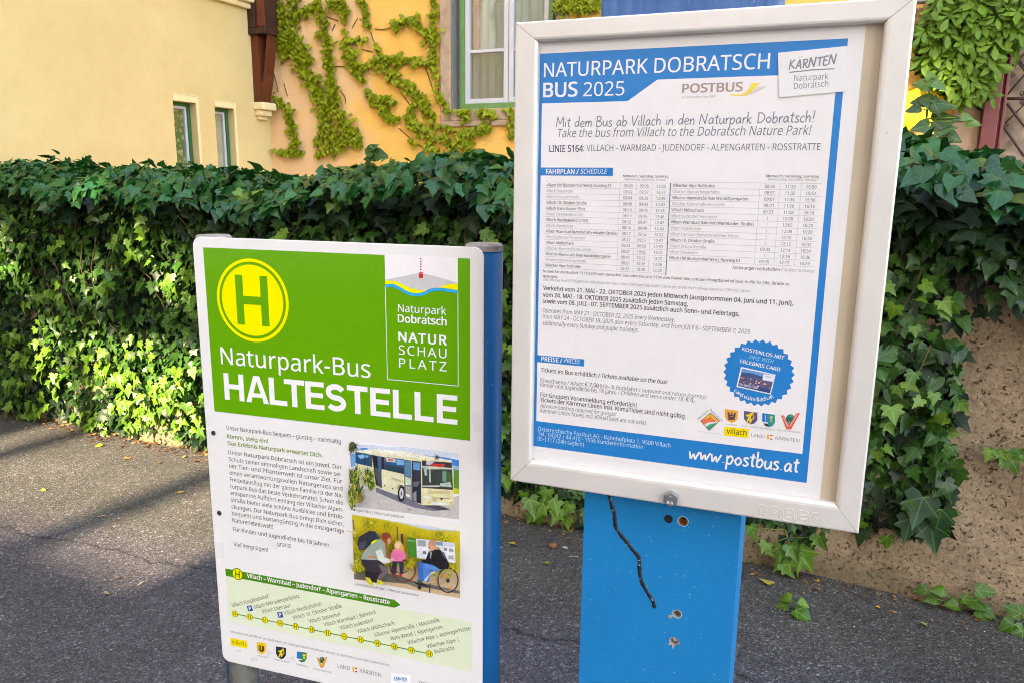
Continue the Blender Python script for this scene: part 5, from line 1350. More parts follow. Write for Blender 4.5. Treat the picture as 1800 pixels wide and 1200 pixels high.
sh += [([(105, 40), (130, 44), (140, 190), (122, 188)], (130, 106, 80)), ([(36, 190), (160, 215), (160, 235), (36, 208)], (206, 190, 150)), ([(722, 135), (740, 138), (742, 320), (726, 316)], (92, 74, 56)), ([(776, 232), (815, 238), (826, 480), (785, 470)], (84, 52, 46)), ([(555, 320), (590, 330), (620, 600), (575, 590)], (156, 96, 52)),
       ([(862, 285), (990, 300), (1000, 560), (876, 540)], (66, 124, 40)), ([(870, 320), (985, 332), (985, 342), (870, 330)], (150, 190, 130)), ([(995, 300), (1530, 360), (1540, 640), (1005, 570)], (222, 220, 226)),
       ([(1015, 318), (1130, 330), (1130, 415), (1015, 402)], (156, 156, 160)), ([(1280, 340), (1365, 350), (1365, 400), (1280, 390)], (120, 150, 176)), ([(1375, 355), (1515, 372), (1515, 415), (1375, 402)], (200, 206, 216)), ([(1380, 425), (1425, 430), (1425, 470), (1380, 465)], (140, 140, 130)), ([(1450, 440), (1510, 446), (1512, 485), (1450, 478)], (150, 146, 140)), ([(1445, 530), (1515, 538), (1515, 590), (1445, 582)], (160, 156, 150)), ([(1085, 470), (1135, 476), (1135, 520), (1085, 512)], (120, 116, 116)),
       # crouching hiker
       ([(230, 580), (480, 600), (600, 720), (610, 780), (480, 870), (470, 900), (380, 910), (280, 820), (330, 760), (240, 660)], (52, 46, 54)), ([(470, 660), (600, 700), (610, 770), (490, 870), (460, 900), (400, 880), (520, 770)], (110, 92, 98)), ([(280, 740), (480, 780), (440, 920), (300, 860)], (40, 34, 40)),
       ([(285, 830), (350, 850), (400, 930), (390, 960), (330, 930)], (206, 196, 40)), ([(445, 870), (500, 880), (560, 930), (540, 945), (460, 930)], (206, 200, 50)),
       ([(330, 420), (400, 350), (500, 310), (560, 350), (580, 560), (600, 610), (540, 640), (470, 600), (220, 590), (250, 510)], (150, 160, 146)), ([(430, 470), (520, 440), (550, 560), (640, 590), (700, 610), (560, 650), (470, 600)], (206, 212, 206)), ([(330, 545), (440, 552), (440, 572), (335, 562)], (226, 110, 76)), ([(620, 590), (700, 605), (690, 625), (620, 612)], skin),
       ([(175, 370), (210, 270), (300, 220), (350, 190), (430, 200), (500, 290), (400, 340), (320, 420), (280, 460), (200, 460)], (46, 46, 56)), ([(200, 360), (300, 330), (280, 450), (205, 450)], (70, 72, 84)), ([(370, 350), (440, 310), (460, 320), (380, 390)], (206, 214, 40)), ([(440, 215), (500, 270), (490, 300), (450, 270)], (80, 82, 92)),
       (blob(588, 290, 66, 76), (150, 78, 44)), (blob(620, 330, 24, 44), (206, 140, 106)), (blob(570, 262, 56, 50), (132, 62, 36)),
       # child
       ([(670, 610), (820, 610), (825, 690), (815, 790), (770, 800), (760, 640), (730, 640), (722, 780), (675, 790)], (44, 44, 64)), ([(672, 780), (715, 780), (715, 820), (668, 820)], (176, 50, 50)), ([(762, 785), (805, 785), (800, 830), (762, 822)], (176, 50, 50)),
       ([(640, 520), (690, 440), (750, 430), (820, 450), (860, 560), (830, 600), (800, 570), (805, 615), (690, 615), (690, 560), (660, 590)], pink), ([(640, 560), (690, 570), (700, 610), (660, 600)], (236, 150, 180)), (blob(750, 395, 58, 66), (216, 170, 100)), (blob(742, 392, 32, 42), (240, 190, 160)), (blob(810, 430, 24, 50), (206, 156, 90)),
       # child's chair
       ([(622, 650), (640, 655), (660, 740), (700, 800), (690, 815), (640, 760)], (80, 46, 36)),
       # man in wheelchair
       ([(1020, 615), (1110, 620), (1290, 680), (1330, 750), (1200, 750), (1170, 900), (1030, 880)], (50, 100, 170)), ([(1095, 640), (1180, 650), (1190, 760), (1165, 880), (1100, 880)], (66, 124, 196)), ([(1100, 645), (1300, 690), (1330, 750), (1240, 740), (1130, 690)], (80, 134, 200)),
       ([(1130, 590), (1170, 480), (1230, 450), (1320, 440), (1400, 520), (1460, 660), (1440, 720), (1320, 720), (1230, 660), (1090, 630), (1075, 600)], (30, 28, 32)), ([(1340, 470), (1390, 490), (1420, 590), (1390, 560)], (96, 100, 110)), ([(1270, 420), (1320, 410), (1330, 445), (1290, 450)], (190, 160, 90)),
       (blob(1222, 390, 58, 74), (214, 150, 118)), (blob(1232, 350, 54, 42), (190, 138, 112)), ([(1170, 415), (1196, 418), (1192, 432), (1172, 430)], (96, 60, 50)), ([(1190, 470), (1220, 480), (1200, 580), (1190, 560)], (150, 150, 156)),
       ([(975, 900), (1100, 920), (1180, 960), (1170, 975), (1000, 930)], (40, 38, 40)), ([(1010, 870), (1070, 880), (1100, 915), (1020, 905)], (60, 90, 60)), ([(1110, 870), (1210, 760), (1260, 750), (1260, 770), (1190, 800), (1130, 900)], (206, 206, 212)), ([(1180, 920), (1200, 920), (1195, 1050), (1178, 1050)], (60, 58, 60)), (blob(1045, 970, 30, 36), (44, 42, 44))]
d, _q = picture("hikers_photo", [(619.4, 903), (807.9, 933), (809.4, 1050.3), (622.2, 1017)], sh, zB6)
for cx_, cy_, rx, ry, wd, col in ((1395, 930, 140, 172, 20, (50, 48, 52)), (1395, 930, 118, 148, 6, (196, 196, 200)), (778, 800, 158, 150, 20, (110, 62, 34)), (735, 740, 118, 92, 14, (96, 54, 36))):
    uvs = [SIGN.uv(*zB6(*c)) for c in blob(cx_, cy_, rx, ry, 40)]
    d.line([(min(u, _q[1] - .001), max(z, _q[2] + .001)) for u, z in uvs], wd / 8.0 * .00088, ink(*col), 42, closed=True)
for k in range(10):
    a = k * .628; d.line([SIGN.uv(*zB6(1395, 930)), SIGN.uv(*zB6(1395 + 125 * math.cos(a), 930 + 155 * math.sin(a)))], .0003, ink(206, 206, 210), 42)
d.poly([zB6(*c) for c in blob(1332, 868, 24, 34)], ink(236, 160, 40), 43); d.poly([zB6(*c) for c in blob(1420, 1046, 24, 14)], ink(236, 140, 40), 43)
d.poly([zB6(*c) for c in blob(1395, 935, 26, 32)], ink(60, 58, 62), 43)
d.build("hikers_photo", sign)

# route map
rm = Print(SIGN, 0.0, 1)
uv6 = lambda x, y: SIGN.uv(*zs6(x, y))
ru0, rz1 = uv6(94, 138)[0], uv6(94, 137)[1]
fz1 = (uv6(94, 180)[1] + uv6(1165, 388)[1]) / 2; fz0 = (uv6(117, 465)[1] + uv6(1655, 797)[1]) / 2; fu1 = uv6(1655, 640)[0]
bz1 = (uv6(94, 137)[1] + uv6(1165, 335)[1]) / 2
rm.flat([(ru0, fz0), (fu1, fz0), (fu1, fz1), (ru0, fz1)], ink(222, 226, 196), 1)
DG = ink(66, 134, 12)
rm.flat([(ru0, fz1), (uv6(1165, 388)[0], fz1), (uv6(1204, 370)[0], (fz1 + bz1) / 2), (uv6(1165, 335)[0], bz1), (ru0, bz1)], DG, 2)
rm.text("Villach – Warmbad – Judendorf – Alpengarten – Rosstratte", zs6(232, 194), zs6(1135, 363), 27 / 3.6, WHITE, bold=.022, layer=3)
stops = [(155, 418), (249, 440), (345, 460), (441, 481), (540, 502), (640, 523), (742, 545), (847, 566), (950, 588), (1057, 610), (1164, 634), (1272, 658), (1385, 682)]
sz = sum(uv6(*s_)[1] for s_ in stops) / len(stops)
rm.line([(uv6(*stops[0])[0], sz), (uv6(*stops[-1])[0], sz)], 0.0019, DG, 2)
LB = [("Villach Hauptbahnhof", (140, 383), (373, 323)), ("Villach Willroiderparkplatz", (278, 395), (567, 320)), ("Villach Interspar", (332, 422), (510, 380)), ("Villach Westbahnhof", (472, 432), (706, 371)), ("Villach 10. Oktober Straße", (526, 461), (832, 384)),
      ("Villach Steirerhof", (628, 483), (828, 436)), ("Villach Warmbad | Bahnhof", (724, 505), (1052, 422)), ("Villach Judendorf", (825, 526), (1037, 474)), ("Villach Möltschach", (932, 548), (1168, 492)), ("Villacher Alpenstraße | Mautstelle", (1042, 570), (1452, 472)),
      ("Rote Wand | Alpengarten", (1148, 592), (1472, 516)), ("Villacher Alpe | Aichingerhütte", (1253, 618), (1646, 525)), ("Villacher Alpe |", (1373, 642), (1573, 598)), ("Roßtratte", (1424, 675), (1546, 648))]
for s_, p0, p1 in LB: rm.text(s_, zs6(*p0), zs6(*p1), 23 / 3.6, BLACK, angled=True, layer=2)
ro = rm.build("route_map", sign)
for s_ in stops: stop_symbol("stop_marker", (uv6(*s_)[0], sz), 0.0068, ro, 3, ink(96, 110, 10), ink(246, 222, 0), 0)
stop_symbol("line_symbol", SIGN.uv(*zs6(172, 172)), 0.0125, ro, 3, ink(84, 120, 10), ink(246, 226, 0), 0)
for cx_, cy_ in ((250, 389), (442, 430)):
    pk = Print(SIGN, 0.0, 3); c = uv6(cx_, cy_); r = .0058
    e = np.array([math.cos(.28), math.sin(.28)]); f = np.array([-e[1], e[0]])
    pk.flat([tuple(np.array(c) + r * (sx_ * e + sy_ * f)) for sx_, sy_ in ((-1, -1), (1, -1), (1, 1), (-1, 1))], ink(24, 76, 150))
    a_ = np.array(c) - .0022 * e - .0036 * f
    pk.text_uv("P", tuple(a_), tuple(a_ + .0046 * e), .0072, WHITE, bold=.03, layer=4)
    pk.build("parking_symbol", ro)

# sponsors' marks
def shield(d, pts_fn, x0, x1, y0, y1, mat, layer):
    xs = [(x0, y0), (x1, y0 + (y1 - y0) * .12), (x1, y0 + (y1 - y0) * .68), ((x0 + x1) / 2 + (x1 - x0) * .28, y0 + (y1 - y0) * .93), ((x0 + x1) / 2, y1), (x0 + (x1 - x0) * .18, y0 + (y1 - y0) * .82), (x0, y0 + (y1 - y0) * .55)]
    d.poly([pts_fn(*c) for c in xs], mat, layer)
def lion(d, fn, ox, oy, s, mat, layer):
    for pts in ([(0, -30), (18, -34), (24, -20), (10, -12), (4, 8), (14, 22), (6, 40), (-6, 44), (-2, 28), (-14, 18), (-14, 40), (-26, 42), (-22, 24), (-16, 8), (-10, -12), (-22, -6), (-30, -14), (-26, -22), (-10, -22)],
                [(6, -34), (18, -44), (28, -36), (24, -24), (12, -22)], [(8, 10), (24, 4), (22, -14), (30, -16), (30, 8), (12, 20)]):
        d.poly([fn(ox + s * x, oy + s * y) for x, y in pts], mat, layer)
v7 = zs7
lg = Print(SIGN, 0.0, 1); lg.poly([v7(38, 298), v7(255, 342), v7(262, 442), v7(44, 398)], ink(250, 216, 10)); lg.text("villach", v7(60, 365), v7(240, 412), 52 / 7.5, ink(70, 66, 40), layer=2)
lg.text("Villach", v7(110, 472), v7(180, 488), 14 / 7.5, GREY); lg.build("city_logo", sign)
c1 = Print(SIGN, 0.0, 1); shield(c1, v7, 386, 508, 356, 516, ink(236, 190, 20), 1)
for pts in ([(410, 395), (480, 410), (482, 462), (470, 486), (430, 480), (412, 450)],): c1.poly([v7(*p_) for p_ in pts], ink(66, 52, 30), 2)
c1.poly([v7(*p_) for p_ in ((440, 396), (455, 398), (452, 460), (442, 458))], ink(236, 190, 20), 3); c1.poly([v7(*p_) for p_ in ((420, 410), (432, 412), (430, 450), (424, 448))], ink(200, 160, 20), 3)
c1.text("Arnoldstein", v7(395, 540), v7(520, 566), 18 / 7.5, GREY); c1.build("crest", sign)
c2 = Print(SIGN, 0.0, 1); shield(c2, v7, 638, 772, 412, 582, ink(34, 44, 58), 1); lion(c2, v7, 708, 498, 1.35, ink(246, 214, 40), 2); c2.text("Nötsch im Gailtal", v7(615, 588), v7(808, 634), 20 / 7.5, GREY); c2.build("crest", sign)
c3 = Print(SIGN, 0.0, 1); shield(c3, v7, 914, 1044, 478, 624, ink(0, 120, 176), 1); c3.poly([v7(*p_) for p_ in ((978, 492), (1044, 500), (1044, 578), (1020, 612), (984, 622))], ink(30, 140, 40), 2)
c3.poly([v7(*p_) for p_ in ((918, 572), (975, 580), (980, 596), (930, 592))], ink(232, 236, 240), 2); c3.poly([v7(*p_) for p_ in ((930, 592), (980, 598), (984, 620), (955, 610))], ink(26, 30, 34), 2)
c3.poly([v7(*p_) for p_ in ((985, 530), (1000, 512), (1030, 518), (1036, 540), (1015, 535), (1022, 560), (1034, 580), (1020, 585), (1010, 565), (995, 585), (988, 575), (1005, 545))], ink(226, 196, 60), 3)
c3.text("Bad Bleiberg", v7(910, 656), v7(1058, 692), 22 / 7.5, GREY); c3.build("crest", sign)
c4 = Print(SIGN, 0.0, 1); c4.poly([v7(*p_) for p_ in ((1172, 556), (1198, 562), (1240, 655), (1296, 555), (1320, 550), (1262, 695), (1225, 690))], ink(222, 164, 60), 2)
c4.poly([v7(*p_) for p_ in blob(1246, 592, 36, 42)], ink(64, 84, 44), 1); c4.poly([v7(*p_) for p_ in blob(1240, 572, 22, 18)], ink(110, 130, 90), 3)
c4.text("Villacher Alpenstraße", v7(1130, 712), v7(1372, 768), 20 / 7.5, GREY); c4.build("crest", sign)
lk = Print(SIGN, 0.0, 1); lk.text("LAND", v7(1455, 697), v7(1612, 726), 50 / 7.5, GREY); lk.text("KÄRNTEN", zs8(98, 472), zs8(392, 545), 52 / 7.826, GREY)
for q, col in (([(1645, 680), (1670, 684), (1672, 748), (1648, 744)], (226, 190, 40)), ([(1680, 690), (1710, 694), (1710, 712), (1680, 708)], (214, 20, 60)), ([(1680, 735), (1710, 738), (1710, 756), (1680, 753)], (214, 20, 60))): lk.poly([v7(*c) for c in q], ink(*col))
lk.build("state_logo", sign)
kt = Print(SIGN, 0.0, 1); kt.poly([zs8(*c) for c in ((520, 478), (800, 515), (800, 700), (528, 660))], ink(246, 242, 246)); hand_text(kt, "KÄRNTEN", zs8(568, 575), zs8(750, 590), 24 / 7.826, 7 / 7.826, ink(0, 110, 180), layer=2)
kt.line([SIGN.uv(*zs8(570, 582)), SIGN.uv(*zs8(745, 605))], .0006, ink(0, 110, 180), 2); kt.text("Naturpark", zs8(595, 628), zs8(735, 640), 20 / 7.826, ink(110, 150, 190), layer=2); kt.build("region_logo", sign)
vv_ = Print(SIGN, 0.0, 1); vv_.text("Verein", zs8(905, 622), zs8(1075, 645), 30 / 7.826, GREY); vv_.build("imprint", sign)
# scuffed dirt over the lower crests
M_scuff = plain("scuff", S(176, 164, 154), .9, .1, var=.4, scale=200)
sd = Print(SIGN, 0.0, 5)
for cx_, cy_, sx_, sy_, n_ in ((540, 500, 40, 40, 60), (400, 460, 25, 30, 25), (330, 580, 22, 22, 30), (380, 575, 15, 20, 20), (850, 570, 40, 35, 40), (610, 470, 15, 30, 12)):
    for _ in range(n_):
        x, y = random.gauss(cx_, sx_ * .6), random.gauss(cy_, sy_ * .6); r = random.uniform(1.2, 4.5)
        sd.poly([v7(x + r * math.cos(a + random.uniform(-.4, .4)) * random.uniform(.6, 1.3), y + r * math.sin(a) * random.uniform(.6, 1.3)) for a in (0, 1.2, 2.5, 3.8, 5.1)], M_scuff)
sd.build("scuff_marks", sign)
# ------------------------------------------------------------------ timetable case on the blue column
CASE = Plane(0.0, 1.1, math.radians(-20.666))
zp1, zp2, zp3 = zoom(900, 0, 2.4324), zoom(930, 280, 3.2143), zoom(890, 560, 2.6866)
zp4, zc, zcol = zoom(1220, 710, 9), zoom(1265, 595, 9.6), zoom(860, 820, 3.158)
stand = empty("timetable_stand", (CASE.w(0.22, 0)[0], CASE.w(0.22, 0)[1], 0), CASE.yaw, label="blue column carrying an aluminium framed bus timetable case", cat="timetable stand")
OFF = 0.22          # the stand's own origin lies 0.22 m along the plane
class CPrint(Print):
    def build(self, name, parent=None, **kw):
        self.v = [(x - (OFF if parent_is_stand(parent) else OFF), y, z) for x, y, z in self.v]
        return super().build(name, parent, **kw)
def parent_is_stand(p_): return True
def sb(mb, name, parent, **kw):
    mb.v = [(x - OFF, y, z) for x, y, z in mb.v]; return mb.build(name, parent, **kw)

# aluminium frame
def alu_material():
    m, nt, b = new_mat("anodised_aluminium")
    tc = nt.nodes.new("ShaderNodeTexCoord"); P = tc.outputs["Object"]
    c = mix(nt, ramp(nt, noise(nt, 5, 5, 0.6, P), [(0.35, 0), (0.7, 1)]), (0.72, 0.655, 0.60), (0.81, 0.74, 0.685))
    sp = ramp(nt, noise(nt, 120, 2, 0.5, P), [(0.735, 0), (0.78, 0.5)])
    c = mix(nt, sp, c, (0.30, 0.26, 0.22))
    nt.links.new(c, b.inputs["Base Color"])
    b.inputs["Metallic"].default_value = 0.3; b.inputs["Roughness"].default_value = 0.38
    mp = nt.nodes.new("ShaderNodeMapping"); mp.inputs["Scale"].default_value = (3, 3, 260); nt.links.new(P, mp.inputs[0])
    bump(nt, b, noise(nt, 6, 3, 0.6, mp.outputs[0]), 0.06, 0.002)
    return m
M_alu = alu_material(); M_seam = plain("seam", (0.03, 0.03, 0.03), .9, .1, var=0)
fu0, fu1, fz0, fz1 = -0.001, 0.484, 1.5 - 0.442, 1.5 + 0.211
gu0, gu1, gz0, gz1 = 0.0318, 0.4532, 1.5 - 0.4055, 1.5 + 0.185
DEP = 0.032
# profile from outer edge (0) to inner edge (1): (fraction, depth)
PROF = [(0.0, DEP), (0.0, 0.003), (0.03, 0.0008), (0.08, 0.0), (0.80, 0.0), (0.90, 0.0006), (0.97, 0.0024), (1.0, 0.0052), (1.0, 0.012)]
O = [(fu0, fz0), (fu1, fz0), (fu1, fz1), (fu0, fz1)]; I = [(gu0, gz0), (gu1, gz0), (gu1, gz1), (gu0, gz1)]
bars = []
for k in range(4):
    o0, o1, i0, i1 = map(np.array, (O[k], O[(k + 1) % 4], I[k], I[(k + 1) % 4]))
    t = (o1 - o0) / np.linalg.norm(o1 - o0) * 0.00035
    o0, o1, i0, i1 = o0 + t, o1 - t, i0 + t, i1 - t
    mb = MB(); V = []
    for fr_, dp in PROF: V += [(*(o0 + (i0 - o0) * fr_), dp), (*(o1 + (i1 - o1) * fr_), dp)]
    V = [(v[0], v[2], v[1]) for v in V]; n = len(PROF)
    F = [(2 * j, 2 * j + 1, 2 * j + 3, 2 * j + 2) for j in range(n - 1)] + [tuple(2 * j for j in range(n - 1, -1, -1)), tuple(2 * j + 1 for j in range(n)), (2 * n - 2, 2 * n - 1, 1, 0)]
    F = [tuple(reversed(f)) for f in F]
    mb.add(V, F, M_alu)
    bars.append(sb(mb, "frame_bar", stand))
# dark packing in the mitre joints, back plate
sm_ = MB()
for k in range(4):
    o0, i0 = np.array(O[k]), np.array(I[k]); d_ = (i0 - o0) / np.linalg.norm(i0 - o0); nn = np.array([-d_[1], d_[0]]) * .0003
    q = [o0 + d_ * .001 + nn, o0 + d_ * .001 - nn, i0 - nn, i0 + nn]
    sm_.add([(p_[0], .0012, p_[1]) for p_ in q] , [(0, 1, 2, 3)], M_seam)
sb(sm_, "mitre_seam", stand)
bp = MB(); M_back = plain("case_back", (0.62, 0.49, 0.345), 0.45, 0.4, var=0.15, scale=5, bmp=.05)
bp.box((fu0 + .004, 0.0125, fz0 + .004), (fu1 - .004, DEP - .001, fz1 - .004), M_back); sb(bp, "back_plate", stand)

# the poster: a paper sheet 0.6 mm in front of the back plate
PY = 0.0118
def pz(px, py): return CASE.uv(px, py, PY)
M_paper = plain("poster_paper", (0.83, 0.775, 0.765), 0.5, 0.35, var=0.03, scale=9, bmp=.03, bscale=8)
pu1 = (pz(*zp1(1512, 105))[0] + pz(*zp3(1483, 850))[0]) / 2; pz0 = (pz(*zp3(300, 700))[1] + pz(*zp3(1483, 850))[1]) / 2
pt = MB(); pt.box((gu0 - .012, PY, pz0), (pu1, PY + .0005, gz1 + .012), M_paper); poster = sb(pt, "poster", stand)
BLUE = ink(0, 124, 196); PWHITE = ink(240, 231, 230); NAVY = ink(72, 74, 98); PBL = ink(60, 54, 60); PGR = ink(104, 98, 108); PLG = ink(150, 142, 146)
uv1 = lambda x, y: pz(*zp1(x, y)); uv2 = lambda x, y: pz(*zp2(x, y)); uv3 = lambda x, y: pz(*zp3(x, y))
# blue field with the white page
bl = CPrint(CASE, PY, 1)
bu0 = (uv1(110, 235)[0] + uv3(115, 598)[0]) / 2; bu1 = (uv1(1440, 162)[0] + uv3(1416, 770)[0]) / 2
bz1 = (uv1(110, 235)[1] + uv1(1440, 162)[1]) / 2; bz0 = (uv3(115, 598)[1] + uv3(1416, 770)[1]) / 2
bl.flat([(bu0, bz0), (bu1, bz0), (bu1, bz1), (bu0, bz1)], BLUE)
wu0 = (uv1(130, 445)[0] + uv3(140, 483)[0]) / 2; wu1 = (uv1(1385, 405)[0] + uv3(1395, 633)[0]) / 2
wz0 = (uv3(140, 483)[1] + uv3(1395, 633)[1]) / 2
hz = (uv1(622, 345)[1] + uv1(1135, 320)[1]) / 2; wz1 = (uv1(130, 445)[1] + uv1(495, 432)[1]) / 2
bl.flat([(wu0, wz0), (wu1, wz0), (wu1, hz), (uv1(622, 345)[0], hz), (uv1(495, 432)[0], wz1), (wu0, wz1)], PWHITE, 2)
def tab(fn, c):
    q = [fn(*k) for k in c]; u1_ = (q[1][0] + q[2][0]) / 2; z1_, z0_ = (q[0][1] + q[1][1]) / 2, (q[2][1] + q[3][1]) / 2
    bl.flat([(bu0, z0_), (u1_, z0_), (u1_, z1_), (bu0, z1_)], BLUE, 3)
tab(uv1, ((124, 718), (432, 718), (432, 752), (124, 753))); tab(uv3, ((145, 172), (368, 188), (368, 222), (143, 205)))
bl.build("blue_border", poster)
# header
h_ = CPrint(CASE, PY, 3)
h_.text("NATURPARK DOBRATSCH", zp1(137, 333), zp1(1100, 293), 63 / 2.4324, WHITE, bold=.006)
h_.text("BUS", zp1(135, 417), zp1(278, 413), 61 / 2.4324, WHITE, bold=.022); h_.text("2025", zp1(305, 414), zp1(480, 408), 60 / 2.4324, WHITE, bold=-.012)
h_.text("FAHRPLAN /", zp1(146, 746), zp1(285, 745), 21 / 2.4324, WHITE, bold=.022, layer=4); h_.text("SCHEDULE", zp1(293, 745), zp1(407, 744), 21 / 2.4324, WHITE, italic=.22, bold=-.008, layer=4)
h_.text("PREISE /", zp3(166, 199), zp3(264, 205), 21 / 2.6866, WHITE, bold=.022, layer=4); h_.text("PRICES", zp3(273, 206), zp3(348, 212), 21 / 2.6866, WHITE, italic=.22, bold=-.008, layer=4)
h_.text("Österreichische Postbus AG - Bahnhofplatz 1, 9500 Villach", zp3(150, 527), zp3(775, 604), 19 / 2.6866, ink(196, 224, 244), bold=.002)
h_.text("Tel.: 04242 / 44 410 - 1555 Kundeninformation", zp3(149, 550), zp3(645, 611), 19 / 2.6866, ink(196, 224, 244), bold=.002)
h_.text("05-1717 (24h täglich)", zp3(148, 574), zp3(366, 599), 19 / 2.6866, ink(196, 224, 244), bold=.002)
hand_text(h_, "www.postbus.at", zp3(862, 658), zp3(1382, 724), 38 / 2.6866, 8.5 / 2.6866, WHITE)
h_.build("white_lettering", poster)
# operator's logo
pb = CPrint(CASE, PY, 3); BR = ink(176, 146, 136); zl = zoom(1180, 130, 10)
pb.text("POSTBUS", zl(195, 340), zl(1245, 305), 155 / 10, BR, bold=.03); pb.text("Ein Unternehmen der", zl(188, 436), zl(650, 420), 34 / 10, BR); pb.text("ÖBB", zl(665, 420), zl(775, 415), 34 / 10, BR, bold=.02)
pb.poly([zl(*c) for c in ((1160, 380), (1280, 375), (1420, 310), (1540, 230), (1690, 222), (1600, 275), (1480, 340), (1330, 388), (1220, 398))], ink(212, 204, 198), 3)
pb.poly([zl(*c) for c in ((1030, 352), (1110, 368), (1220, 364), (1310, 325), (1370, 260), (1420, 170), (1555, 162), (1480, 250), (1400, 330), (1300, 378), (1180, 394), (1090, 385), (1030, 372))], ink(252, 214, 70), 4)
pb.build("operator_logo", poster)
# region card stuck over the header
cq = [zp1(1137, 227), zp1(1433, 198), zp1(1425, 392), zp1(1143, 418)]
CU_ = [CASE.uv(*c, PY - .0016) for c in cq]
kc = MB(); kc.prism([CU_[3], CU_[2], CU_[1], CU_[0]], PY - .0016, PY - .0006, plain("card", (0.84, 0.79, 0.78), .45, .35, var=.03)); card = sb(kc, "region_card", poster)
kp = CPrint(CASE, PY - .0016, 1); KG = ink(132, 128, 138)
hand_text(kp, "KÄRNTEN", zp1(1185, 300), zp1(1388, 274), 17 / 2.4324 * 1.45, 6 / 2.4324, KG)
kp.line([kp.uv(*zp1(1185, 311)), kp.uv(*zp1(1285, 300)), kp.uv(*zp1(1378, 295))], .0013, KG)
def ang_text(s_, p0, p1, cap, m_): kp.text(s_, zp1(*p0), zp1(*p1), cap / 2.4324, m_, angled=True)
ang_text("Naturpark", (1206, 348), (1352, 340), 26, KG); ang_text("Dobratsch", (1205, 382), (1352, 371), 26, KG)
kp.build("lettering", card)
# introduction
it = CPrint(CASE, PY, 3)
hand_text(it, "Mit dem Bus ab Villach in den Naturpark Dobratsch!", zp1(190, 546), zp1(1295, 523), 25 / 2.4324, 4.2 / 2.4324, ink(116, 118, 134))
it.text("Take the bus from Villach to the Dobratsch Nature Park!", zp1(196, 592), zp1(1280, 573), 38 / 2.4324, ink(116, 116, 130), italic=.2, bold=-.006)
it.text("LINIE 5164", zp1(160, 652), zp1(303, 649), 28 / 2.4324, NAVY, bold=.02); it.text(": VILLACH - WARMBAD - JUDENDORF - ALPENGARTEN - ROSSTRATTE", zp1(305, 649), zp1(1318, 641), 28 / 2.4324, PGR, bold=-.008)
it.build("introduction", poster)
# timetable
tt = CPrint(CASE, PY, 3)
for dx, w_ in ((0, 0), (806, 46)):
    tt.text("Mittwoch, Samstag, Sonntag", zp2(532 + dx, 104), zp2(786 + dx + w_, 104 - (0 if dx == 0 else 0)), 14 / 3.2143, PBL, bold=.008); tt.text("Wednesday, Saturday, Sunday", zp2(541 + dx + w_ * .1, 121), zp2(776 + dx + w_, 123), 13 / 3.2143, PLG, italic=.2)
left = [("Villach Hbf (Busbahnhof West), Bussteig E3", 1, "08:00", "09:35", "12:35", 464), ("Villach Drauboden", 0, "08:02", "09:37", "12:37", 247), ("Villach Drauparkstraße", 0, "08:04", "09:39", "12:39", 284), ("Villach 10. Oktober-Straße", 1, "08:08", "09:43", "12:43", 325), ("Villach Hans-Gasser-Platz", 1, "08:10", "09:45", "12:45", 318),
        ("Villach Steinwenderstraße", 0, "08:11", "09:46", "12:46", 306), ("Villach Westbahnhof (CHS)", 1, "08:12", "09:47", "12:47", 334), ("Villach Kilzerbrücke", 0, "08:14", "09:49", "12:49", 247), ("Villach Warmbad Bahnhof (Warmbader Straße)", 1, "08:17", "09:52", "12:52", 499), ("Villach Judendorf Feuerwehr", 0, "08:22", "09:57", "12:57", 320), ("Villach Möltschach", 1, "08:24", "09:59", "12:59", 252),
        ("Villacher Alpenstraße Mautstelle", 0, "08:27", "10:02", "13:02", 352), ("Villacher Alpenstraße Rote Wand/Alpengarten", 1, "08:47", "10:22", "13:22", 464), ("Villacher Alpe Aichingerhütte", 0, "08:51", "10:26", "13:26", 320), ("Villacher Alpe Roßtratte", 1, "08:53", "10:28", "13:28", 294)]
right = [("Villacher Alpe Roßtratte", 1, "08:55", "11:30", "15:50", 1049), ("Villacher Alpe Aichingerhütte", 0, "08:57", "11:32", "15:52", 1076), ("Villacher Alpenstraße Rote Wand/Alpengarten", 1, "09:01", "11:36", "15:56", 1238), ("Villacher Alpenstraße Mautstelle", 0, "09:21", "11:56", "16:16", 1105), ("Villach Möltschach", 1, "09:23", "11:58", "16:18", 987), ("Villach Judendorf Feuerwehr", 0, "I", "12:00", "16:20", 1063),
         ("Villach Warmbad Bahnhof (Warmbader  Straße)", 1, "I", "12:05", "16:25", 1269), ("Villach Kilzerbrücke", 0, "I", "12:08", "16:28", 972), ("Villach Centrum Humanberuflicher Schule", 0, "I", "12:10", "16:30", 1183), ("Villach 10. Oktober-Straße", 1, "I", "12:12", "16:32", 1048), ("Villach Drauparkstraße", 0, "09:32", "12:14", "16:34", 1000), ("Villach Drauboden", 0, "I", "12:16", "16:36", 956), ("Villach Hbf (Busbahnhof West), Bussteig E3", 1, "09:35", "12:19", "16:39", 1193)]
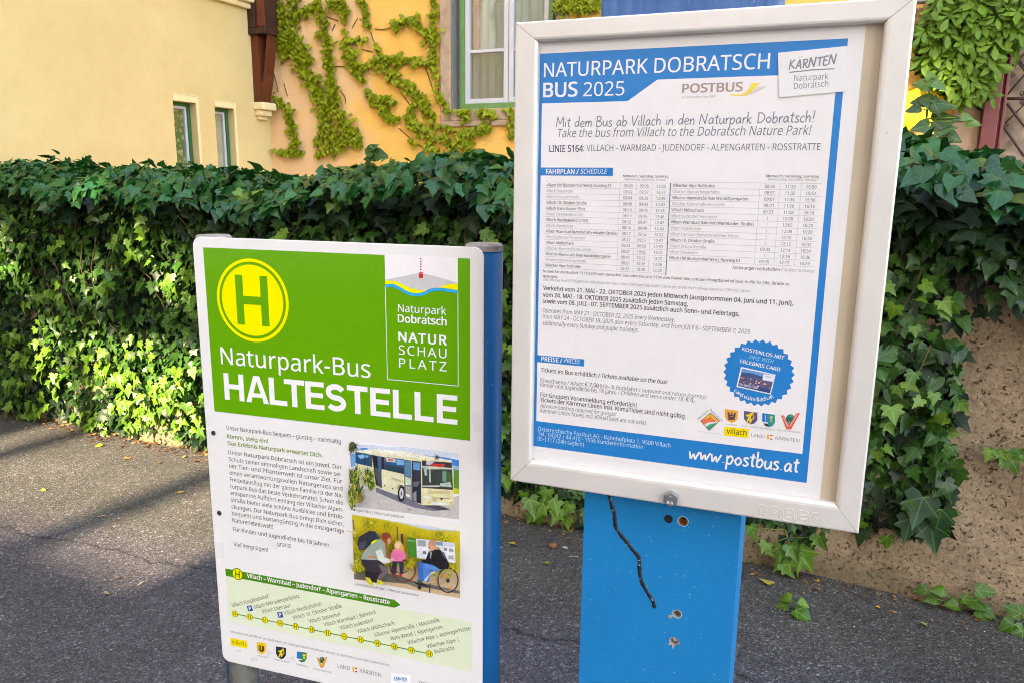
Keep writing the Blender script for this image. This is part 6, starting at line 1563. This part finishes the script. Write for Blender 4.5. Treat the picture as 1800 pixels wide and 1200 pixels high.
def table(rows, x_left, cols, x_right, ytop, ybot_l, ybot_r, xl_bot, times_px):
    """ruled rows; x values measured along the top row"""
    zt_ = (uv2(x_left, ytop)[1] + uv2(x_right, ytop + 5)[1]) / 2; zb_ = uv2(*ybot_l)[1]
    U = [uv2(c, ytop)[0] for c in (x_left, *cols, x_right)]
    n = len(rows); rh = (zt_ - zb_) / n
    for k in range(n + 1): tt.line([(U[0], zt_ - k * rh), (U[-1], zt_ - k * rh)], .00035, ink(176, 168, 172))
    for u_ in U[1:-1]: tt.line([(u_, zt_), (u_, zb_)], .00035, ink(176, 168, 172))
    for k, (s_, bold, a, b, c, xe) in enumerate(rows):
        z_ = zt_ - (k + .78) * rh; u0_ = U[0] + .0022
        frac = 1.0
        L = (uv2(xe, ytop + 18)[0] - uv2(x_left + 7, ytop + 18)[0])
        # the right end was read in a row lower down, where lines start further left
        sh_ = uv2(x_left, ytop)[0] - uv2(x_left - (x_left - xl_bot) * (k + .5) / n, ytop + (ybot_l[1] - ytop) * (k + .5) / n)[0]
        L = uv2(xe, ytop + (ybot_l[1] - ytop) * (k + .6) / n)[0] - U[0] - .0022
        tt.text_uv(s_, (u0_, z_), (u0_ + L, z_), rh * .50, PBL if bold else PLG, bold=.010 if bold else -.004)
        for j, q in enumerate((a, b, c)):
            m_ = (U[1 + j] + U[2 + j]) / 2; wq = .0118 if q != "I" else .0007
            tt.text_uv(q, (m_ - wq / 2, z_), (m_ + wq / 2, z_), rh * .50, ink(84, 92, 122) if bold or random.random() < .4 else ink(90, 86, 94), bold=.006)
    return zt_, zb_, U
zt_, zb_, UL = table(left, 92, (515, 608, 697), 800, 130, (79, 612), None, 79, None)
tt.line([(UL[-1], zt_ + .0005), (UL[-1], zb_ - .002)], .0012, ink(92, 98, 122), 4)
zt2, zb2, UR = table(right, 803, (1307, 1420, 1540), 1655, 132, (780, 572), None, 783, None)
tt.text("Änderungen vorbehalten /", zp2(1148, 622), zp2(1432, 634), 19 / 3.2143, PBL, bold=.006); tt.text("Subject to change", zp2(1441, 634), zp2(1612, 641), 18 / 3.2143, PLG, italic=.2, bold=-.004)
tt.build("timetable", poster)
# notes and prices
nt_ = CPrint(CASE, PY, 3)
def T2(s_, p0, p1, cap, m_, **k): nt_.text(s_, zp2(*p0), zp2(*p1), cap / 3.2143, m_, **k)
def T3(s_, p0, p1, cap, m_, **k): nt_.text(s_, zp3(*p0), zp3(*p1), cap / 2.6866, m_, **k)
T2("Nutzen Sie die Buslinie 5177/5200 vom Ossiacher See oder die Linie 5194 vom Faaker See, um zum Hauptbahnhof bzw. in die 10. Okt. Straße zu", (80, 643), (1470, 711), 16, PBL, bold=.008); T2("gelangen.", (80, 668), (162, 672), 16, PBL, bold=.008)
T2("Take the bus line 5177/5200 from lake Ossiacher See or line 5194 from lake Faaker See to get to the main railway station or 10th Oct. street.", (80, 690), (1250, 751), 16, PLG, italic=.2)
T2("Verkehrt vom 21. MAI - 22. OKTOBER 2025 jeden Mittwoch (ausgenommen 04. Juni und 11. Juni),", (80, 742), (1490, 823), 25, PBL, bold=.018)
T2("vom 24. MAI - 18. OKTOBER 2025 zusätzlich jeden Samstag,", (79, 779), (897, 828), 25, PBL, bold=.018); T2("sowie vom 06. JULI - 07. SEPTEMBER 2025 zusätzlich auch Sonn- und Feiertags.", (78, 815), (1187, 884), 25, PBL, bold=.018)
T2("Operates from MAY 21 - OCTOBER 22, 2025 every Wednesday,", (77, 867), (824, 917), 25, PGR, italic=.2, bold=-.004); T2("from MAY 24 - OCTOBER 18, 2025 also every Saturday, and from JULY 6 - SEPTEMBER 7, 2025", (76, 902), (1248, 984), 25, PGR, italic=.2, bold=-.004); T2("additionally every Sunday and puplic holidays.", (75, 935), (618, 977), 25, PGR, italic=.2, bold=-.004)
T3("Tickets im Bus erhältlich /", (163, 250), (442, 276), 20, PBL, bold=.012); T3("Tickets available on the bus!", (450, 277), (760, 306), 20, PBL, bold=.012, italic=.2)
T3("Erwachsene /", (162, 299), (296, 310), 19, PGR, bold=-.002); T3("Adults:", (302, 311), (366, 317), 19, PGR, italic=.2, bold=-.002); T3("€ 7,50", (372, 317), (436, 323), 19, PBL, bold=.016); T3("(Hin- & Rückfahrt /", (442, 324), (634, 344), 19, PGR, bold=-.002); T3("outward and return journey)", (642, 345), (944, 376), 19, PGR, italic=.2, bold=-.002)
T3("Kinder und Jugendliche bis 18 Jahre /", (162, 321), (535, 355), 19, PGR, bold=-.002); T3("Children and teens under 18:", (543, 357), (840, 387), 19, PGR, italic=.2, bold=-.002); T3("€ 0,-", (848, 388), (897, 394), 19, PBL, bold=.016)
T3("Für Gruppen Voranmeldung erforderlich!", (162, 368), (615, 413), 20, PBL, bold=.014); T3("Tickets der Kärntner Linien inkl. KlimaTicket sind nicht gültig.", (161, 391), (848, 467), 20, PBL, bold=.014)
T3("Advance booking required for groups!", (160, 418), (520, 456), 19, PGR, italic=.2, bold=-.003); T3("Kärntner Linien tickets incl. KlimaTicket are not valid.", (160, 440), (662, 499), 19, PGR, italic=.2, bold=-.003)
nt_.build("notes_and_prices", poster)
# round serrated badge
bd = CPrint(CASE, PY, 3)
c = pz(*zc(655, 578)); R1 = (pz(*zc(1268, 610))[0] - pz(*zc(40, 560))[0]) / 2
zz_ = (pz(*zc(590, 18))[1] - pz(*zc(695, 1140))[1]) / 2; R1 = (R1 + zz_) / 2
NT = 30; ang0 = math.radians(3)
bd.flat([(c[0] + (R1 if k % 2 == 0 else R1 * .915) * math.cos(ang0 + math.pi * k / NT), c[1] + (R1 if k % 2 == 0 else R1 * .915) * math.sin(ang0 + math.pi * k / NT)) for k in range(2 * NT)], BLUE)
bd.text("KOSTENLOS MIT", zc(378, 197), zc(1082, 352), 62 / 9.6, WHITE, bold=.018, angled=True, layer=4); bd.text("FREE WITH", zc(498, 332), zc(905, 415), 62 / 9.6, ink(150, 206, 240), bold=-.006, italic=.2, angled=True, layer=4); bd.text("ERLEBNIS CARD", zc(343, 402), zc(1015, 548), 62 / 9.6, WHITE, bold=.018, angled=True, layer=4)
# curved web address
arc = [np.array(pz(*zc(*q))) for q in smooth_pts([(235, 868), (320, 945), (430, 1005), (560, 1040), (680, 1050), (800, 1030), (915, 985)], 8)]
La = np.concatenate([[0], np.cumsum([np.linalg.norm(arc[i + 1] - arc[i]) for i in range(len(arc) - 1)])])
adv = {'.': .32, 'i': .33, 'l': .33, 't': .45, 'r': .48, 'c': .6, 's': .55, 'v': .62}
txt = "card.visitvillach.at"; tot = sum(adv.get(ch, .7) for ch in txt); pos_ = 0
for ch in txt:
    w_ = adv.get(ch, .7); s0, s1 = La[-1] * (pos_ + .06) / tot, La[-1] * (pos_ + w_ - .06) / tot
    if ch == '.': s0, s1 = s0 + (s1 - s0) * .25, s0 + (s1 - s0) * .75
    elif ch in 'il': s0, s1 = s0 + (s1 - s0) * .2, s0 + (s1 - s0) * .7
    p0_ = (np.interp(s0, La, [a[0] for a in arc]), np.interp(s0, La, [a[1] for a in arc])); p1_ = (np.interp(s1, La, [a[0] for a in arc]), np.interp(s1, La, [a[1] for a in arc]))
    bd.text_uv(ch, p0_, p1_, .0052, WHITE, bold=.02, layer=4); pos_ += w_
bo = bd.build("badge", poster)
bc = CPrint(CASE, PY, 4)
bc.poly([zc(*q) for q in ((360, 468), (946, 600), (862, 936), (282, 806))], ink(236, 232, 236)); bc.poly([zc(*q) for q in ((380, 495), (925, 612), (848, 912), (310, 788))], ink(92, 84, 118), 5)
bc.poly([zc(*q) for q in ((380, 495), (925, 612), (905, 700), (720, 650), (360, 590))], ink(96, 150, 206), 6); bc.poly([zc(*q) for q in ((372, 560), (520, 570), (720, 630), (715, 670), (360, 610))], ink(60, 84, 130), 6.3)
for _ in range(46):
    x, y = random.uniform(350, 860), 0; y = 620 + (x - 350) * .2 + random.uniform(0, 120); s_ = random.uniform(10, 26)
    bc.poly([zc(x, y), zc(x + s_, y + s_ * .25), zc(x + s_ * .8, y + s_ * 1.2), zc(x - s_ * .2, y + s_)], ink(*random.choice([(226, 190, 196), (150, 90, 110), (60, 50, 84), (214, 150, 120), (70, 110, 170), (240, 226, 226)])), 6.6)
bc.poly([zc(*q) for q in ((310, 788), (320, 745), (860, 850), (848, 912))], ink(52, 70, 130), 6.8); bc.poly([zc(*q) for q in ((740, 590), (925, 612), (908, 720), (722, 690))], ink(236, 232, 236), 7)
bc.text("ERLEBNIS CARD", zc(335, 775), zc(645, 845), 34 / 9.6, WHITE, bold=.02, angled=True, layer=7.5); bc.text("villach", zc(762, 638), zc(872, 655), 26 / 9.6, PGR, angled=True, layer=7.5)
bc.build("card_picture", bo)
# sponsors
v4 = zp4
dm = CPrint(CASE, PY, 3); dm.poly([v4(*q) for q in ((260, 128), (410, 258), (240, 414), (98, 258))], ink(80, 80, 76), 3); dm.poly([v4(*q) for q in ((258, 140), (396, 258), (241, 400), (112, 258))], ink(246, 182, 50), 4)
dm.poly([v4(*q) for q in ((125, 245), (180, 222), (260, 210), (320, 230), (360, 262), (241, 290), (170, 315), (112, 258))], ink(236, 116, 76), 5); dm.poly([v4(*q) for q in ((165, 310), (230, 280), (310, 275), (385, 265), (350, 300), (241, 400))], ink(226, 222, 226), 6); dm.poly([v4(*q) for q in ((200, 350), (250, 310), (370, 285), (241, 400))], ink(60, 160, 110), 7)
dm.poly([v4(*q) for q in ((253, 170), (261, 170), (263, 218), (251, 218))], ink(90, 60, 40), 6)
dm.text("Naturpark", v4(75, 240), v4(235, 105), 36 / 9, PGR, angled=True); dm.text("Dobratsch", v4(240, 85), v4(432, 275), 36 / 9, PGR, angled=True); dm.text("Kärnten / Österreich", v4(55, 432), v4(422, 470), 18 / 9, ink(196, 190, 192)); dm.build("nature_park_logo", poster)
k1 = CPrint(CASE, PY, 3); shield(k1, v4, 486, 694, 70, 290, ink(240, 170, 60), 3)
k1.poly([v4(*q) for q in ((530, 115), (560, 122), (562, 150), (585, 155), (590, 112), (605, 115), (608, 158), (632, 158), (634, 130), (662, 134), (652, 200), (642, 222), (650, 244), (532, 240), (545, 215), (536, 190))], ink(92, 66, 76), 4); k1.poly([v4(*q) for q in ((572, 180), (622, 186), (620, 192), (572, 186))], ink(240, 170, 60), 5)
k1.text("Arnoldstein", v4(487, 318), v4(680, 335), 24 / 9, PLG); k1.build("crest", poster)
k2 = CPrint(CASE, PY, 3); shield(k2, v4, 788, 1002, 100, 314, ink(96, 76, 120), 3); lion(k2, v4, 885, 205, 2.2, ink(240, 206, 30), 4); k2.text("Nötsch im Gailtal", v4(740, 345), v4(1026, 375), 26 / 9, PLG); k2.build("crest", poster)
k3 = CPrint(CASE, PY, 3); shield(k3, v4, 1078, 1282, 134, 356, ink(0, 120, 190), 3); k3.poly([v4(*q) for q in ((1180, 148), (1282, 160), (1282, 285), (1240, 340), (1180, 354))], ink(0, 150, 120), 4); k3.poly([v4(*q) for q in ((1085, 270), (1170, 280), (1172, 300), (1095, 295))], ink(226, 232, 236), 4); k3.poly([v4(*q) for q in ((1095, 296), (1172, 302), (1176, 352), (1125, 335))], ink(70, 50, 70), 4)
k3.poly([v4(*q) for q in ((1118, 180), (1124, 160), (1136, 180), (1140, 270), (1130, 270), (1126, 190))], ink(160, 206, 236), 4); k3.poly([v4(*q) for q in ((1190, 200), (1220, 180), (1260, 195), (1240, 210), (1228, 235), (1250, 290), (1225, 260), (1195, 290), (1215, 235))], ink(196, 180, 130), 5)
k3.text("Bad Bleiberg", v4(1048, 380), v4(1270, 408), 26 / 9, PLG); k3.build("crest", poster)
k4 = CPrint(CASE, PY, 3); k4.poly([v4(*q) for q in blob(1525, 225, 72, 72)], ink(20, 110, 90), 3); k4.poly([v4(*q) for q in ((1480, 190), (1520, 155), (1560, 170), (1590, 210), (1540, 200))], ink(70, 150, 130), 4); k4.poly([v4(*q) for q in blob(1505, 300, 30, 34)], ink(120, 150, 130), 4)
k4.poly([v4(*q) for q in ((1376, 168), (1425, 172), (1500, 335), (1618, 140), (1678, 132), (1535, 392), (1460, 388))], ink(232, 90, 60), 5)
for a_, b_ in (((1405, 200), (1478, 350)), ((1520, 350), (1640, 165))): k4.text("VILLACHER" if a_[0] < 1500 else "ALPENSTRASSE", v4(*a_), v4(*b_), 16 / 9, WHITE, bold=.02, angled=True, layer=6)
k4.text("Villacher Alpenstraße", v4(1312, 412), v4(1682, 450), 26 / 9, PLG); k4.build("crest", poster)
k5 = CPrint(CASE, PY, 3); k5.poly([v4(*q) for q in ((478, 345), (866, 386), (860, 532), (472, 488))], ink(252, 220, 20)); k5.text("villach", v4(515, 455), v4(828, 492), 92 / 9, ink(96, 76, 40), bold=.008, layer=4); k5.build("city_logo", poster)
k6 = CPrint(CASE, PY, 3); k6.text("LAND", v4(900, 510), v4(1112, 530), 52 / 9, ink(130, 126, 128), bold=-.004); k6.text("KÄRNTEN", v4(1288, 555), v4(1665, 595), 52 / 9, ink(130, 126, 128), bold=-.004)
for q, col in (([(1152, 472), (1190, 476), (1188, 550), (1150, 546)], (246, 190, 40)), ([(1204, 480), (1243, 484), (1243, 502), (1204, 498)], (210, 20, 80)), ([(1200, 534), (1240, 538), (1240, 556), (1200, 552)], (210, 20, 80))): k6.poly([v4(*x_) for x_ in q], ink(*col))
k6.build("state_logo", poster)

# acrylic front pane
M_acryl = glass_material("acrylic_pane", 0.03, (0.99, 0.99, 0.99))
ac = MB(); ac.add([(gu0 - .003, .0072, gz0 - .003), (gu1 + .003, .0072, gz0 - .003), (gu1 + .003, .0072, gz1 + .003), (gu0 - .003, .0072, gz1 + .003)], [(0, 1, 2, 3)], M_acryl)
sb(ac, "front_pane", stand)

# hexagon bolt through the lower bar
zbt = zoom(1080, 840, 9)
bu, bz_ = CASE.uv(*zbt(890, 325), -0.006)
bt_ = MB(); M_zinc = plain("zinc_bolt", S(170, 168, 172), 0.35, 0.5, 0.85, var=.15, scale=120)
hexp = [(bu + .0112 * math.cos(math.radians(30 + 60 * k)), bz_ + .0112 * math.sin(math.radians(30 + 60 * k))) for k in range(6)]
bt_.prism(hexp, -0.0085, -0.0001, M_zinc)
bolt = sb(bt_, "bolt", stand, bevel=.0012)
bm_ = CPrint(CASE, -0.0086, 1); bm_.text("8.8", zbt(830, 400), zbt(925, 408), 44 / 9, ink(226, 226, 230), bold=.03); bm_.text("W", zbt(855, 292), zbt(915, 300), 26 / 9, ink(206, 206, 210), bold=.02); bm_.build("markings", bolt)

# raised maker's name on the lower bar: fat rounded letters, each a double outline
mk = MB(); cu = bpy.data.curves.new("m", 'CURVE'); cu.dimensions = '3D'; cu.bevel_depth = .00036; cu.bevel_resolution = 2
zm_ = zoom(1320, 860, 12.857)
bx0, by0 = CASE.uv(*zm_(95, 590), 0.0); bx1 = CASE.uv(*zm_(1620, 800), 0.0)[0]; cap = CASE.uv(*zm_(300, 345), 0)[1] - CASE.uv(*zm_(300, 625), 0)[1]
lw_ = (bx1 - bx0) / 5
def roundrect(x0, x1, z0, z1, rt, rb_):
    out = []
    for cx_, cz_, a0, r in ((x1 - rb_, z0 + rb_, -90, rb_), (x1 - rt, z1 - rt, 0, rt), (x0 + rt, z1 - rt, 90, rt), (x0 + rb_, z0 + rb_, 180, rb_)):
        for k in range(6):
            a = math.radians(a0 + 18 * k); out.append((cx_ + r * math.cos(a), cz_ + r * math.sin(a)))
    return out
def outl(pts, closed=True):
    s_ = cu.splines.new('POLY'); s_.points.add(len(pts) - 1); s_.use_cyclic_u = closed
    for p_, (x, z) in zip(s_.points, pts): p_.co = (x - OFF, -0.0001, z, 1)
for k, ch in enumerate("MABEG"):
    x0 = bx0 + k * lw_ + lw_ * .05; x1 = x0 + lw_ * .84; z0, z1 = by0 - 0.000 , by0 + cap; w = x1 - x0
    if ch == 'M':
        outl(roundrect(x0, x1, z0, z1, w * .27, .0003)); m_ = (x0 + x1) / 2
        for a in (.27, .73): outl([(x0 + w * a - w * .09, z0), (x0 + w * a - w * .09, z1 - cap * .35), (x0 + w * a, z1 - cap * .24), (x0 + w * a + w * .09, z1 - cap * .35), (x0 + w * a + w * .09, z0)], False)
        outl([(m_, z1 - cap * .02), (m_, z1 - cap * .3)], False)
    if ch == 'A':
        outl(roundrect(x0, x1, z0, z1, w * .46, .0003)); cc = ((x0 + x1) / 2, z1 - cap * .42)
        for r in (.22, .09): outl([(cc[0] + w * r * math.cos(a / 2), cc[1] + w * r * math.sin(a / 2)) for a in range(13)])
        outl([(cc[0] - w * .18, z0), (cc[0] - w * .18, z0 + cap * .18), (cc[0] + w * .18, z0 + cap * .18), (cc[0] + w * .18, z0)], False)
    if ch == 'B':
        outl(roundrect(x0, x1, z0, z1, w * .3, w * .3)); outl(roundrect(x0 + w * .32, x0 + w * .7, z1 - cap * .42, z1 - cap * .28, .001, .001)); outl(roundrect(x0 + w * .32, x0 + w * .7, z0 + cap * .25, z0 + cap * .39, .001, .001))
    if ch == 'E':
        outl(roundrect(x0, x1, z0, z1, w * .2, w * .2))
        for q in (.30, .62): outl([(x1, z0 + cap * q), (x0 + w * .35, z0 + cap * q), (x0 + w * .35, z0 + cap * (q + .1)), (x1, z0 + cap * (q + .1))], False)
    if ch == 'G':
        outl(roundrect(x0, x1, z0, z1, w * .44, w * .40)); outl([(x1, z1 - cap * .32), (x0 + w * .42, z1 - cap * .36), (x0 + w * .3, z1 - cap * .55), (x0 + w * .36, z0 + cap * .26), (x0 + w * .6, z0 + cap * .24), (x0 + w * .62, z0 + cap * .42), (x0 + w * .5, z0 + cap * .44), (x0 + w * .5, z0 + cap * .54), (x1, z0 + cap * .54)], False)
tmp = bpy.data.objects.new("m", cu); me = bpy.data.meshes.new_from_object(tmp); bpy.data.objects.remove(tmp); bpy.data.curves.remove(cu)
M_emb = plain("embossed_metal", (0.77, 0.70, 0.645), .36, .5, .3, var=.03)
me.name = "embossed_name"; link("embossed_name", me, M_emb, bars[0], smooth=True)

# the blue column
CY = DEP + 0.001
cl = (CASE.uv(*zcol(527, 145), CY)[0] + CASE.uv(*zcol(500, 1200), CY)[0]) / 2; cr = (CASE.uv(*zcol(1393, 270), CY)[0] + CASE.uv(*zcol(1335, 1200), CY)[0]) / 2
M_col = blue_post_material("blue_column_paint", (0.000, 0.205, 0.49), (0.000, 0.180, 0.44))
def drill(u, z, r, seg=24): return [(u + r * math.cos(2 * math.pi * k / seg), z + r * math.sin(2 * math.pi * k / seg)) for k in range(seg)]
holes = [(*CASE.uv(*zcol(995, 287), CY), .0062), (*CASE.uv(*zcol(1076, 301), CY), .0068), (*CASE.uv(*zcol(1043, 815), CY), .0062), (*CASE.uv(*zcol(1026, 966), CY), .0058)]
# front skin with real holes, built from a triangulated face with inner loops
bm = bmesh.new()
def loop(pts): 
    vs_ = [bm.verts.new((u - OFF, CY, z)) for u, z in pts]; return [bm.edges.new((vs_[k], vs_[(k + 1) % len(vs_)])) for k in range(len(vs_))]
ed = loop([(cl, 0), (cr, 0), (cr, 1.6), (cl, 1.6)])
for hu, hz_, hr in holes[1:]: ed += loop(drill(hu, hz_, hr))
bmesh.ops.triangle_fill(bm, use_beauty=True, use_dissolve=False, edges=ed)
bmesh.ops.recalc_face_normals(bm, faces=bm.faces)
D_ = 0.14
def q4(a, b, c, d): bm.faces.new([bm.verts.new(x) for x in (a, b, c, d)])
q4((cl - OFF, CY, 0), (cl - OFF, CY, 1.6), (cl - OFF, CY + D_, 1.6), (cl - OFF, CY + D_, 0)); q4((cr - OFF, CY, 0), (cr - OFF, CY + D_, 0), (cr - OFF, CY + D_, 1.6), (cr - OFF, CY, 1.6))
q4((cl - OFF, CY + D_, 0), (cl - OFF, CY + D_, 1.6), (cr - OFF, CY + D_, 1.6), (cr - OFF, CY + D_, 0)); q4((cl - OFF, CY, 1.6), (cr - OFF, CY, 1.6), (cr - OFF, CY + D_, 1.6), (cl - OFF, CY + D_, 1.6))
bmesh.ops.remove_doubles(bm, verts=bm.verts, dist=1e-6)
bmesh.ops.recalc_face_normals(bm, faces=bm.faces)
me = bpy.data.meshes.new("column"); bm.to_mesh(me); bm.free()
column = link("column", me, M_col, stand)
# hole linings and chipped rims
M_bore = plain("bare_bore", S(168, 108, 70), .8, .2, var=.4, scale=90); M_bore2 = plain("grey_bore", S(176, 160, 148), .8, .2, var=.4, scale=90); M_rim = plain("chipped_rim", S(150, 180, 200), .8, .2, var=.2)
for k, (hu, hz_, hr) in enumerate(holes):
    hb_ = MB()
    if k == 0:
        hb_.tube([(hu, CY + .0003, hz_), (hu, CY - .0012, hz_)], [hr, hr * .96], plain("black_plug", (.012, .01, .014), .6, .3, var=.2), 24); sb(hb_, "hole_plug", column); continue
    n = 24; ri = drill(hu, hz_, hr); 
    V = [(u, CY + .0002, z) for u, z in ri] + [(u, CY + .012, z) for u, z in ri]
    hb_.add(V, [(j, (j + 1) % n, n + (j + 1) % n, n + j) for j in range(n)], M_bore if k == 1 else M_bore2)
    ci = drill(hu, hz_, hr * (.62 if k < 3 else .8)); V = [(u, CY + .0121, z) for u, z in ri]
    hb_.add(V, [tuple(range(n))], M_bore if k == 1 else M_bore2)
    off = hr * .3
    if k < 3: hb_.add([(u, CY + .0118, z + off) for u, z in ci], [tuple(range(n))], M_dark)
    else: hb_.add([(u + .001, CY + .006, z) for u, z in drill(hu, hz_, hr * .7)], [tuple(range(n))], plain("plaster_plug", S(214, 204, 192), .9, .2, var=.2))
    sb(hb_, "bolt_hole", column)
    rm_ = MB(); outer = [(hu + hr * random.uniform(1.10, 1.32) * math.cos(2 * math.pi * j / n), hz_ + hr * random.uniform(1.10, 1.32) * math.sin(2 * math.pi * j / n)) for j in range(n)]
    V = [(u, CY - .0003, z) for u, z in ri] + [(u, CY - .0003, z) for u, z in outer]
    rm_.add(V, [(j, n + j, n + (j + 1) % n, (j + 1) % n) for j in range(n)], M_rim if k < 3 else M_bore2)
    if k == 3:
        for a0, ln in ((-.2, 1.9), (3.9, 2.3), (4.6, 2.4)):
            rm_.add([(hu + hr * 1.1 * math.cos(a0 - .4), CY - .0005, hz_ + hr * 1.1 * math.sin(a0 - .4)), (hu + hr * ln * math.cos(a0), CY - .0005, hz_ + hr * ln * math.sin(a0)), (hu + hr * 1.1 * math.cos(a0 + .4), CY - .0005, hz_ + hr * 1.1 * math.sin(a0 + .4))], [(0, 1, 2)], M_bore2)
    if k == 2: rm_.add([(u, CY - .0006, z) for u, z in drill(hu - hr * 1.5, hz_ - hr * .95, hr * .5, 9)], [tuple(range(9))], M_bore2)
    sb(rm_, "chipped_rim", column)
# black sealant line running down the column
M_seal = plain("black_sealant", (.012, .011, .016), .5, .4, var=.3, scale=40)
pth = [(655, 120), (668, 163), (680, 215), (695, 258), (700, 320), (715, 355), (760, 412), (802, 466), (828, 495), (833, 540), (836, 590), (845, 632), (870, 682), (896, 722), (910, 748), (917, 783)]
uvp = [CASE.uv(*zcol(*q), CY) for q in smooth_pts(pth, 5)]
sl = MB(); V = []; F = []; m_ = 7
for j, (u, z) in enumerate(uvp):
    a, b = np.array(uvp[max(j - 1, 0)]), np.array(uvp[min(j + 1, len(uvp) - 1)]); t = (b - a) / np.linalg.norm(b - a); nn = np.array([-t[1], t[0]])
    w = .0029 * (1 + .16 * math.sin(j * 1.9) + .1 * math.sin(j * .7)); w *= .55 if j == len(uvp) - 1 else 1
    for k in range(m_):
        s_ = -1 + 2 * k / (m_ - 1); V.append((u + nn[0] * w * s_, CY - .0002 - .0012 * (1 - s_ * s_), z + nn[1] * w * s_))
for j in range(len(uvp) - 1):
    for k in range(m_ - 1):
        q = j * m_ + k; F.append((q, q + 1, q + m_ + 1, q + m_))
sl.add(V, F, M_seal); sb(sl, "sealant_line", column, smooth=True)
cs_ = MB(); M_chip = plain("pale_chip", S(150, 170, 200), .7, .3, var=.2)
for q in ((672, 180), (684, 235), (712, 350), (768, 424), (828, 512), (829, 534), (900, 730), (842, 620)):
    for _ in range(3):
        u, z = CASE.uv(*zcol(q[0] + random.uniform(-7, 7), q[1] + random.uniform(-7, 7)), CY); r = random.uniform(.0004, .0011)
        cs_.add([(u + r * math.cos(a) * random.uniform(.5, 1.4), CY - .0017, z + r * math.sin(a) * random.uniform(.5, 1.4)) for a in (0, 1.3, 2.6, 3.9, 5.2)], [(0, 1, 2, 3, 4)], M_chip)
for _ in range(70):
    px, py = random.uniform(530, 1380), random.uniform(170, 1200); u, z = CASE.uv(*zcol(px, py), CY); r = random.uniform(.0003, .0009)
    if u < cl + .002 or u > cr - .002: continue
    cs_.add([(u + r * math.cos(a) * random.uniform(.5, 1.6), CY - .0003, z + r * math.sin(a) * random.uniform(.5, 1.4)) for a in (0, 1.3, 2.6, 3.9, 5.2)], [(0, 1, 2, 3, 4)], M_rim)
sb(cs_, "paint_chips", column)

# the weathered navy upper length of the column, seen above the case
ub = MB()
def navy_material():
    m, nt, b = new_mat("weathered_navy_paint")
    tc = nt.nodes.new("ShaderNodeTexCoord"); P = tc.outputs["Object"]
    mp = nt.nodes.new("ShaderNodeMapping"); mp.inputs["Scale"].default_value = (14, 14, 1.2); nt.links.new(P, mp.inputs[0])
    f = noise(nt, 9, 6, 0.65, mp.outputs[0])
    c = mix(nt, ramp(nt, f, [(0.3, 0), (0.7, 1)]), (0.026, 0.085, 0.24), (0.065, 0.15, 0.33))
    c = mix(nt, ramp(nt, noise(nt, 190, 2, 0.5, P), [(0.7, 0), (0.78, 0.6)]), c, (0.3, 0.38, 0.6))
    nt.links.new(c, b.inputs["Base Color"]); b.inputs["Roughness"].default_value = 0.6
    bump(nt, b, f, 0.3, 0.003)
    return m
ub.box((cl, CY + .002, 1.6005), (cr, CY + D_, 2.35), navy_material()); sb(ub, "upper_column", stand, bevel=.004)
